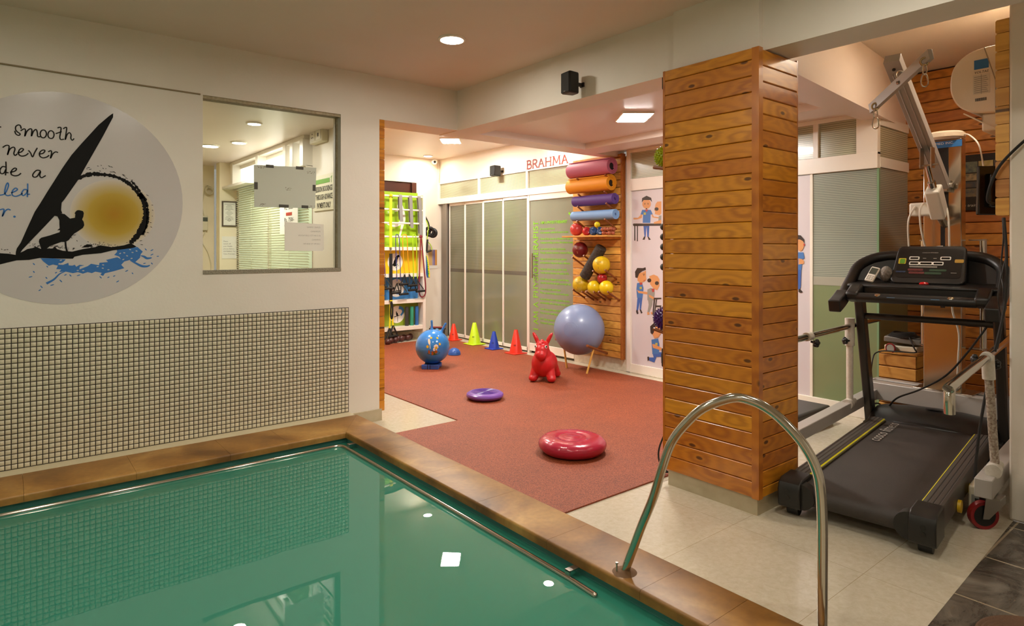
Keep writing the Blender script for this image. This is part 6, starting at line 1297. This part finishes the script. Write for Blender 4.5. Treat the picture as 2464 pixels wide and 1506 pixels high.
tag(mb.build('cable', BLK, origin=(3.93, .915, 1.5)), 'dark cables hanging down the right wall corner from the pine cladding', 'cable')
mb = MB(); mb.tube(smooth_path([(3.885, .70, 1.97), (3.875, .80, 1.90), (3.87, .91, 1.78), (3.875, .955, 1.68), (3.9, .975, 1.60), (3.94, .96, 1.585)], 8), .007, 8)
tag(mb.build('cable', BLK, origin=(3.885, .83, 1.9)), 'short black cable arching across the white wall corner at the right edge', 'cable')
# blue ball, step board, mains box
o = MB().ball((5.33, 1.36, .15), .15, 32, 20, (1, 1.1, 1)).build('exercise_ball', mat('deep blue vinyl', '#1d3f7c', .2), origin=(5.33, 1.36, 0)); tag(o, 'deep blue exercise ball on the floor under the walking frame', 'ball')
sp_b = thing('step_board', (4.72, 2.42, 0), 'dark grey aerobic step on the tiles behind the pillar', 'step board')
DGR = mat('dark grey step plastic', '#4a4845', .5)
MB().poly([(4.45, 2.25, .02), (5.0, 2.25, .02), (5.0, 2.62, .02), (4.45, 2.62, .02)], (0, 0, .12)).build('top', DGR, sp_b, bevel=.02, seg=3)
for x in (4.5, 4.95): MB().box(x - .05, 2.23, 0, x + .05, 2.64, .05).build('foot', BLACK, sp_b, bevel=.008)
mb_ = thing('mains_box', (3.88, 1.0, 0), 'white mains power box on the floor between treadmill and caster', 'power box')
MB().obox((3.87, .995, .088), (.13, .085, .138), (1, .1, 0), (-.1, 1, 0)).build('case', mat('aged cream enamel', '#dcd3ba', .4, noise=(12, '#b59a6a', .35)), mb_, bevel=.01, seg=3)
MB().obox((3.803, .988, .085), (.004, .06, .06), (1, .1, 0), (-.1, 1, 0)).build('socket_plate', mat('grey plastic', '#8d8a80'), mb_, bevel=.002); MB().obox((3.80, .988, .085), (.006, .03, .03), (1, .1, 0), (-.1, 1, 0)).build('socket', BLACK, mb_, bevel=.004)
for x, y in ((3.83, .98), (3.91, 1.03)): MB().cyl((x, y, 0), (x, y, .022), .012, n=10).build('foot', BLACK, mb_)
mt_ = MB(); 
for k in range(14): mt_.torus((2.704, .50, .012), .012 + .0145 * k, .0085, (0, 0, 1), 48, 6)
tag(mt_.build('woven_mat', mat('brown rope', '#6b4f3c', .8, bump=(120, .004)), origin=(2.704, .50, .006)), 'round brown woven rope mat at the bottom right corner', 'mat')

# ------------------------------------------------------------------ hanging on the far side of the pillar
YP = 2.268
def spiky(name, x, y, z, r, c, lab):
    t = thing(name, (x, y, z - r), lab, 'spiky ball', 'spiky massage balls on pillar pegs'); M_ = mat('spiky vinyl ' + c, c, .25)
    MB().ball((x, y, z), r, 24, 16).build('ball', M_, t)
    mb = MB(); n_ = 150; ga = PI * (3 - 5 ** .5)
    for k in range(n_):
        zz = 1 - 2 * (k + .5) / n_; rr_ = math.sqrt(1 - zz * zz); d = V(rr_ * math.cos(ga * k), rr_ * math.sin(ga * k), zz); mb.cyl(V(x, y, z) + d * (r * .95), V(x, y, z) + d * (r + .012), .007, .003, 6)
    s_ = mb.build('spikes', M_, t); s_['kind'] = 'stuff'
spiky('massage_ball', 3.08, 2.36, 1.905, .056, '#a4b41c', 'lime green spiky ball on a peg high on the pillar edge')
spiky('massage_ball', 3.08, 2.36, .935, .062, '#4a2470', 'dark purple spiky ball on a peg low on the pillar edge')
for z in (1.835, .86):
    for s in (-.035, .035): MB().tube([(3.08 + s, YP, z - .02), (3.08 + s, YP + .15, z + .01)], .010, 8).build('peg', PEGM, pil)
sr = thing('beaded_roller', (3.06, 2.33, 1.2), 'black beaded massage rope hanging at the pillar edge', 'massage rope')
mb = MB()
for k in range(11):
    for s in (-1, 1): mb.ball((3.05 + .012 * s, 2.325 + .02 * (k % 2) + .012 * s, 1.215 + .03 * k), .022, 12, 8)
mb.build('beads', BLK, sr); MB().box(3.03, YP + .002, 1.5, 3.07, YP + .045, 1.69).build('foam_handle', BLK, sr, bevel=.01); MB().tube([(3.05, 2.30, 1.52), (3.05, 2.32, 1.2)], .006, 6).build('cord', BLK, sr)
mb = MB(); mb.tube(smooth_path([(3.30, 2.33, 1.50), (3.30, 2.37, 1.42), (3.31, 2.385, 1.3), (3.30, 2.36, 1.16), (3.31, 2.375, 1.05)], 5), [.015, .02, .03, .04, .045, .05, .052, .055, .056, .055, .05, .048, .048, .05, .052, .054, .055, .056, .056, .05, .03], 14)
tag(mb.build('white_garment', mat('white cotton', '#e6e2da', .85, bump=(14, .02)), origin=(3.30, 2.33, 1.05)), 'white cotton garment hanging behind the pillar beside the black beads', 'garment')
mb = MB(); mb.tube([(2.985, YP + .01, 1.02), (2.985, YP + .012, .55)], 0, sq=(.006, .014)); tag(mb.build('red_strap', mat('dark red strap', '#8e1420', .5), origin=(2.985, YP, .55)), 'thin red strap hanging along the left pillar edge', 'strap')
mb = MB(); mb.lathe([(.024, 0), (.026, .005), (.026, .10), (.024, .105), (.012, .105), (.012, 0), (.024, 0)], (3.03, 2.315, .66), 20); tag(mb.build('foam_grip', BLK, origin=(3.03, 2.315, .66)), 'short ribbed black foam grip hanging low at the pillar edge', 'grip')
bx = MB().box(2.99, YP, 2.285, 3.09, YP + .05, 2.36).build('small_speaker', mat('black speaker cloth', '#16130f'), origin=(3.03, YP, 2.285), bevel=.008); tag(bx, 'small black speaker peeking out at the top of the pillar', 'loudspeaker')
mb = MB(); mb.tube(smooth_path([(3.02, 2.27, .35), (2.995, 2.31, .25), (2.985, 2.335, .16), (3.0, 2.33, .08), (3.05, 2.30, .03), (3.02, 2.27, .06)], 6), .005, 6); mb.tube(smooth_path([(3.0, 2.33, .08), (3.03, 2.36, .03), (3.1, 2.33, .018)], 5), .006, 6)
tag(mb.build('cable', BLK, origin=(3.02, 2.3, .02)), 'looped cable at the foot of the pillar on the rubber floor side', 'cable')

# ------------------------------------------------------------------ pool hand rail, grab rail
hr_ = thing('pool_handrail', (1.838, 1.598, .12), 'arched stainless steel pool handrail in the foreground', 'handrail')
pts = [(1.838, 1.598, 0.12), (1.859, 1.54, 0.294), (1.877, 1.491, 0.43), (1.889, 1.46, 0.547), (1.901, 1.428, 0.643), (1.919, 1.379, 0.719), (1.942, 1.317, 0.785), (1.976, 1.226, 0.832), (1.998, 1.168, 0.829), (2.014, 1.125, 0.812), (2.029, 1.083, 0.782), (2.045, 1.04, 0.738), (2.057, 1.008, 0.694), (2.067, 0.981, 0.637), (2.072, 0.968, 0.576), (2.074, 0.962, 0.457), (2.074, 0.962, 0.265), (2.074, 0.962, 0.0)]
MB().tube(smooth_path(pts, 5), .0165, 24).build('rail', CHROME, hr_)
MB().lathe([(.0165, .004), (.03, .0), (.05, -.001), (.03, .006), (.02, .012)], (1.838, 1.598, .12), 24).build('base_mortar', mat('brown sealant', '#6a4a28', .7), hr_)
MB().cyl((1.81, 1.612, .12), (1.81, 1.612, .155), .003, n=8).cyl((1.81, 1.612, .155), (1.81, 1.612, .16), .006, n=8).build('anchor_screw', STEEL, hr_)
MB().lathe([(.0165, 0), (.04, 0), (.04, .004), (.02, .01), (.0165, .01)], (2.074, .962, .0), 24).build('base_flange', CHROME, hr_)
gr_ = thing('pool_grab_rail', (1.735, 3.9, .06), 'thin steel grab rail running along the pool wall just above the water', 'handrail')
q = [(-3, 3.952, .05), (.7, 3.954, .05), (1.64, 3.956, .05)] + [tuple(p_) for p_ in smooth_path([(1.68, 3.956, .05), (1.715, 3.948, .05), (1.732, 3.92, .05), (1.737, 3.87, .05)], 5)] + [(1.738, 3.5, .05), (1.732, 1.78, .05), (1.724, 1.645, .05)]
MB().tube(q, .0115, 14).ball((1.724, 1.645, .05), .0115, 12, 8).build('rail', CHROME, gr_)
for x, y in [(1.732, 1.80), (1.737, 3.86)]:
    MB().box(x - .003, y - .014, .052, x + .003, y + .014, .082).box(x - .003, y - .014, .076, x + .07, y + .014, .0815).build('bracket', STEEL, gr_, bevel=.001)

# ------------------------------------------------------------------ cartoon figures printed on the lilac panels
FIGS = [('trouser', [(-4.382, 1.608), (-4.301, 1.606), (-4.31, 1.484), (-4.33, 1.484), (-4.339, 1.593), (-4.352, 1.485), (-4.368, 1.485)]), ('shoe', [(-4.373, 1.489), (-4.354, 1.485), (-4.364, 1.454), (-4.395, 1.454)]), ('shoe', [(-4.327, 1.488), (-4.31, 1.484), (-4.282, 1.454), (-4.31, 1.45)]), ('scrub', [(-4.399, 1.777), (-4.284, 1.771), (-4.255, 1.722), (-4.284, 1.72), (-4.289, 1.632), (-4.392, 1.636), (-4.387, 1.725), (-4.422, 1.726)]), ('skin', [(-4.413, 1.728), (-4.395, 1.725), (-4.404, 1.687), (-4.465, 1.677), (-4.519, 1.677), (-4.519, 1.696), (-4.457, 1.693)]), ('skin', [(-4.272, 1.722), (-4.259, 1.724), (-4.242, 1.698), (-4.159, 1.685), (-4.159, 1.672), (-4.259, 1.689)]), ('skin', [(-4.281, 1.835), (-4.285, 1.814), (-4.298, 1.797), (-4.316, 1.787), (-4.339, 1.784), (-4.361, 1.789), (-4.38, 1.802), (-4.393, 1.82), (-4.397, 1.841), (-4.393, 1.862), (-4.38, 1.879), (-4.361, 1.89), (-4.339, 1.892), (-4.316, 1.887), (-4.298, 1.874), (-4.285, 1.856)]), ('hair', [(-4.404, 1.855), (-4.399, 1.903), (-4.339, 1.925), (-4.276, 1.898), (-4.266, 1.851), (-4.289, 1.876), (-4.378, 1.881)]), ('red', [(-4.361, 1.778), (-4.316, 1.776), (-4.339, 1.747)]), ('black', [(-4.528, 1.626), (-4.519, 1.633), (-4.143, 1.621), (-4.143, 1.597), (-4.519, 1.605)]), ('black', [(-4.508, 1.605), (-4.492, 1.605), (-4.492, 1.445), (-4.508, 1.446)]), ('black', [(-4.471, 1.604), (-4.457, 1.604), (-4.457, 1.438), (-4.471, 1.438)]), ('skin', [(-4.217, 1.831), (-4.195, 1.853), (-4.143, 1.853), (-4.143, 1.727), (-4.167, 1.708), (-4.2, 1.716), (-4.229, 1.724), (-4.225, 1.751), (-4.237, 1.765)]), ('black', [(-4.179, 1.774), (-4.181, 1.767), (-4.187, 1.761), (-4.195, 1.758), (-4.205, 1.757), (-4.216, 1.759), (-4.224, 1.763), (-4.23, 1.77), (-4.232, 1.777), (-4.23, 1.784), (-4.224, 1.79), (-4.216, 1.793), (-4.205, 1.794), (-4.195, 1.792), (-4.187, 1.788), (-4.181, 1.782)]), ('grey', [(-4.176, 1.699), (-4.143, 1.707), (-4.143, 1.634), (-4.184, 1.642)]), ('skin', [(-4.242, 1.638), (-4.143, 1.661), (-4.143, 1.621), (-4.242, 1.622)]), ('trouser', [(-4.462, 0.839), (-4.392, 0.843), (-4.413, 0.697), (-4.434, 0.696), (-4.43, 0.779), (-4.457, 0.68), (-4.478, 0.686)]), ('shoe', [(-4.478, 0.693), (-4.46, 0.691), (-4.448, 0.654), (-4.469, 0.645), (-4.483, 0.671)]), ('shoe', [(-4.434, 0.699), (-4.413, 0.7), (-4.392, 0.665), (-4.413, 0.656)]), ('scrub', [(-4.469, 0.983), (-4.399, 0.993), (-4.378, 0.932), (-4.392, 0.829), (-4.469, 0.824), (-4.478, 0.914)]), ('skin', [(-4.474, 0.914), (-4.448, 0.901), (-4.327, 0.894), (-4.327, 0.869), (-4.448, 0.877)]), ('skin', [(-4.457, 1.094), (-4.395, 1.102), (-4.347, 1.124), (-4.344, 1.056), (-4.339, 1.029), (-4.369, 1.001), (-4.43, 0.991), (-4.462, 1.011)]), ('hair', [(-4.492, 1.044), (-4.497, 1.106), (-4.465, 1.149), (-4.387, 1.148), (-4.352, 1.159), (-4.347, 1.131), (-4.395, 1.116), (-4.439, 1.087), (-4.462, 1.038)]), ('red', [(-4.434, 0.991), (-4.395, 0.993), (-4.395, 0.972), (-4.43, 0.964)]), ('grey', [(-4.318, 0.806), (-4.255, 0.817), (-4.262, 0.763), (-4.301, 0.681), (-4.327, 0.677), (-4.31, 0.759)]), ('grey', [(-4.327, 0.921), (-4.284, 0.939), (-4.234, 0.932), (-4.229, 0.886), (-4.242, 0.811), (-4.327, 0.806)]), ('skin', [(-4.301, 1.064), (-4.242, 1.084), (-4.192, 1.068), (-4.167, 1.036), (-4.167, 0.969), (-4.195, 0.921), (-4.242, 0.932), (-4.289, 0.977)]), ('hair', [(-4.274, 1.021), (-4.276, 1.012), (-4.282, 1.005), (-4.291, 1.0), (-4.301, 0.998), (-4.311, 0.999), (-4.32, 1.004), (-4.326, 1.011), (-4.328, 1.019), (-4.326, 1.027), (-4.32, 1.034), (-4.311, 1.039), (-4.301, 1.041), (-4.291, 1.04), (-4.282, 1.036), (-4.276, 1.029)]), ('black', [(-4.174, 0.995), (-4.176, 0.988), (-4.182, 0.981), (-4.19, 0.976), (-4.2, 0.974), (-4.211, 0.975), (-4.219, 0.979), (-4.225, 0.985), (-4.227, 0.993), (-4.225, 1.001), (-4.219, 1.008), (-4.211, 1.012), (-4.2, 1.014), (-4.19, 1.013), (-4.182, 1.009), (-4.176, 1.003)]), ('skin', [(-4.33, 0.679), (-4.31, 0.683), (-4.293, 0.659), (-4.327, 0.65)]), ('skin', [(-4.284, 0.683), (-4.267, 0.687), (-4.25, 0.667), (-4.279, 0.659)]), ('skin', [(-4.31, 0.868), (-4.284, 0.862), (-4.225, 0.839), (-4.205, 0.82), (-4.234, 0.816), (-4.301, 0.841)]), ('red', [(-4.272, 0.931), (-4.234, 0.936), (-4.234, 0.902), (-4.259, 0.895)]), ('black', [(-4.242, 0.838), (-4.143, 0.844), (-4.143, 0.831), (-4.222, 0.822), (-4.242, 0.656), (-4.259, 0.655)]), ('black', [(-4.225, 0.758), (-4.143, 0.764), (-4.143, 0.747), (-4.225, 0.741)]), ('black', [(-4.212, 0.822), (-4.199, 0.823), (-4.225, 0.658), (-4.239, 0.657)]), ('trouser', [(-4.262, 0.264), (-4.126, 0.275), (-4.126, 0.228), (-4.205, 0.218), (-4.234, 0.154), (-4.301, 0.164), (-4.31, 0.197), (-4.242, 0.206)]), ('shoe', [(-4.327, 0.202), (-4.304, 0.207), (-4.301, 0.171), (-4.323, 0.155)]), ('shoe', [(-4.146, 0.259), (-4.123, 0.262), (-4.123, 0.156), (-4.143, 0.16)]), ('scrub', [(-4.272, 0.391), (-4.184, 0.414), (-4.167, 0.356), (-4.172, 0.256), (-4.259, 0.238)]), ('skin', [(-4.262, 0.345), (-4.234, 0.348), (-4.135, 0.32), (-4.143, 0.293), (-4.25, 0.306)]), ('skin', [(-4.255, 0.507), (-4.217, 0.545), (-4.143, 0.558), (-4.143, 0.479), (-4.176, 0.428), (-4.234, 0.409), (-4.259, 0.453)]), ('hair', [(-4.284, 0.464), (-4.289, 0.531), (-4.242, 0.569), (-4.143, 0.572), (-4.217, 0.538), (-4.242, 0.468), (-4.262, 0.446)]), ('hair', [(-4.354, 1.835), (-4.356, 1.831), (-4.359, 1.83), (-4.363, 1.832), (-4.364, 1.835), (-4.363, 1.839), (-4.359, 1.84), (-4.356, 1.838)]), ('hair', [(-4.311, 1.832), (-4.313, 1.829), (-4.316, 1.828), (-4.32, 1.829), (-4.321, 1.833), (-4.32, 1.836), (-4.316, 1.837), (-4.313, 1.836)]), ('hair', [(-4.368, 1.072), (-4.369, 1.068), (-4.373, 1.067), (-4.377, 1.068), (-4.378, 1.071), (-4.377, 1.075), (-4.373, 1.076), (-4.369, 1.075)]), ('hair', [(-4.368, 1.846), (-4.349, 1.847), (-4.349, 1.843), (-4.368, 1.842)]), ('hair', [(-4.327, 1.845), (-4.308, 1.843), (-4.308, 1.839), (-4.327, 1.841)]), ('hair', [(-4.387, 1.086), (-4.357, 1.087), (-4.357, 1.082), (-4.387, 1.081)]), ('black', [(-4.349, 1.791), (-4.327, 1.79), (-4.33, 1.779), (-4.345, 1.78)]), ('red', [(-4.378, 1.017), (-4.351, 1.023), (-4.352, 1.018), (-4.378, 1.011)]), ('badge', [(-4.376, 1.746), (-4.345, 1.746), (-4.344, 1.721), (-4.375, 1.721)]), ('badge', [(-4.432, 0.945), (-4.401, 0.948), (-4.399, 0.923), (-4.43, 0.92)]), ('badge', [(-4.22, 0.362), (-4.191, 0.367), (-4.189, 0.343), (-4.219, 0.338)]), ('skin', [(-2.632, 1.39), (-2.635, 1.369), (-2.642, 1.351), (-2.652, 1.339), (-2.664, 1.335), (-2.676, 1.339), (-2.687, 1.351), (-2.694, 1.369), (-2.696, 1.39), (-2.694, 1.411), (-2.687, 1.429), (-2.676, 1.441), (-2.664, 1.445), (-2.652, 1.441), (-2.642, 1.429), (-2.635, 1.411)]), ('hair', [(-2.7, 1.436), (-2.694, 1.476), (-2.66, 1.471), (-2.631, 1.436), (-2.627, 1.403), (-2.643, 1.423), (-2.667, 1.436)]), ('scrub', [(-2.7, 1.324), (-2.638, 1.325), (-2.627, 1.273), (-2.647, 1.266), (-2.654, 1.174), (-2.707, 1.173)]), ('skin', [(-2.68, 1.272), (-2.647, 1.266), (-2.63, 1.246), (-2.634, 1.227), (-2.68, 1.219)]), ('trouser', [(-2.707, 1.173), (-2.656, 1.174), (-2.661, 1.023), (-2.677, 0.996), (-2.694, 1.022)]), ('shoe', [(-2.68, 1.007), (-2.664, 1.007), (-2.643, 0.985), (-2.66, 0.975), (-2.68, 0.983)]), ('red', [(-2.622, 1.39), (-2.622, 1.386), (-2.624, 1.383), (-2.627, 1.38), (-2.63, 1.38), (-2.633, 1.38), (-2.635, 1.383), (-2.637, 1.386), (-2.638, 1.39), (-2.637, 1.394), (-2.635, 1.397), (-2.633, 1.4), (-2.63, 1.4), (-2.627, 1.4), (-2.624, 1.397), (-2.622, 1.394)])]
fp = thing('poster_figures', (5.34, 3.6, .9), 'cartoon therapists and patients printed on the lilac panels beside the pillar', 'poster print')
FC = {'skin': '#d69a66', 'hair': '#3a3230', 'scrub': '#4a7ab8', 'trouser': '#4468b0', 'shoe': '#3c342e', 'grey': '#96968e', 'black': '#453f3a', 'red': '#b84a44', 'badge': '#b9b45a'}
FN = {'skin': 'skin_print', 'hair': 'hair_print', 'scrub': 'shirt_print', 'trouser': 'trouser_print', 'shoe': 'shoe_print', 'grey': 'clothing_print', 'black': 'furniture_print', 'red': 'collar_print', 'badge': 'badge_print'}
for k, (c, poly_) in enumerate(FIGS):
    mb = MB(); flat(mb, poly_, wallX(5.3442 - .00008 * k)); mb.build(FN[c], mat('poster ' + c, FC[c], .4), fp, smooth=0)

# ------------------------------------------------------------------ ceiling lamps
def lamp_mat(name, color, strength):
    m, nt, b = node_mat(name); b.inputs['Base Color'].default_value = (1, 1, 1, 1)
    b.inputs['Emission Color'].default_value = color; b.inputs['Emission Strength'].default_value = strength
    return m
WARM = (1.0, 0.89, 0.73, 1); NEUT = (1.0, 0.95, 0.88, 1)
LP = lamp_mat('pool downlight glow', (1.0, 0.925, 0.79, 1), LAMP['pool']); LG = lamp_mat('gym downlight glow', WARM, LAMP['gym'])
LS = lamp_mat('square panel glow', NEUT, LAMP['square']); LO = lamp_mat('office downlight glow', NEUT, LAMP['office']); LA = lamp_mat('added alcove lamp glow', (1, .86, .68, 1), LAMP['alcove'])
RIM = mat('white lamp rim', '#f2ede2', 0.4)
def downlight(x, y, z, r, m, label, group=None):
    t = thing('ceiling_downlight', (x, y, z - .012), label, 'ceiling light', group)
    MB().lathe([(r, .012), (r + .014, .012), (r + .014, .004), (r + .006, 0), (r, 0), (r, .012)], (x, y, z - .012), 40).build('rim', RIM, t)
    MB().lathe([(0, .004), (r, .004), (r, .008), (0, .008)], (x, y, z - .012), 40).build('diffuser', m, t)
    return t
downlight(2.26, 3.43, 2.72, .075, LP, 'round lit downlight in the ceiling above the pool')
for x, y in [(.9, 1.9), (2.2, .9), (.2, 3.0), (.2, .6), (-1.8, 3.0), (-1.8, .6), (2.6, -1.2)]:  # unseen lamps, added to brighten the pool room and the beam
    downlight(x, y, 2.72, .075, LP, 'unseen round downlight added to the pool ceiling to brighten the room', 'added pool ceiling downlights')
def square(x, y, z, label, m=None):
    t = thing('square_ceiling_light', (x, y, z - .016), label, 'ceiling light')
    a = (.78, -.626, 0); b_ = (.626, .78, 0)
    MB().obox((x, y, z - .008), (.25, .35, .016), a, b_).build('frame', RIM, t, smooth=0)
    MB().obox((x, y, z - .017), (.225, .325, .003), a, b_).build('diffuser', m or LS, t, smooth=0)
square(3.997, 3.37, 2.44, 'square lit panel light in the recessed soffit beside the pillar')
square(4.485, 6.84, 2.767, 'square lit panel light in the exercise room ceiling above the glass doors')
square(3.05, 6.3, 2.767, 'square lit panel light hidden behind the lintel at the room opening')
downlight(4.97, 8.2, 2.767, .06, LG, 'small round warm downlight in the far corner of the exercise room')
downlight(5.08, 5.6, 2.767, .06, LG, 'small round downlight above the red lettering, hidden by the beam')
downlight(1.576, 5.308, 2.38, .05, LO, 'nearest round downlight in the office behind the window')
downlight(1.574, 6.731, 2.38, .075, LO, 'bright downlight at the left edge of the office window')
downlight(1.742, 6.347, 2.38, .06, LO, 'dim flat downlight in the middle of the office ceiling')
downlight(4.62, 1.15, 2.84, .07, LA, 'unseen round downlight added to the alcove ceiling to brighten it')  # added lamp, hidden by the beam, lifts the dim alcove
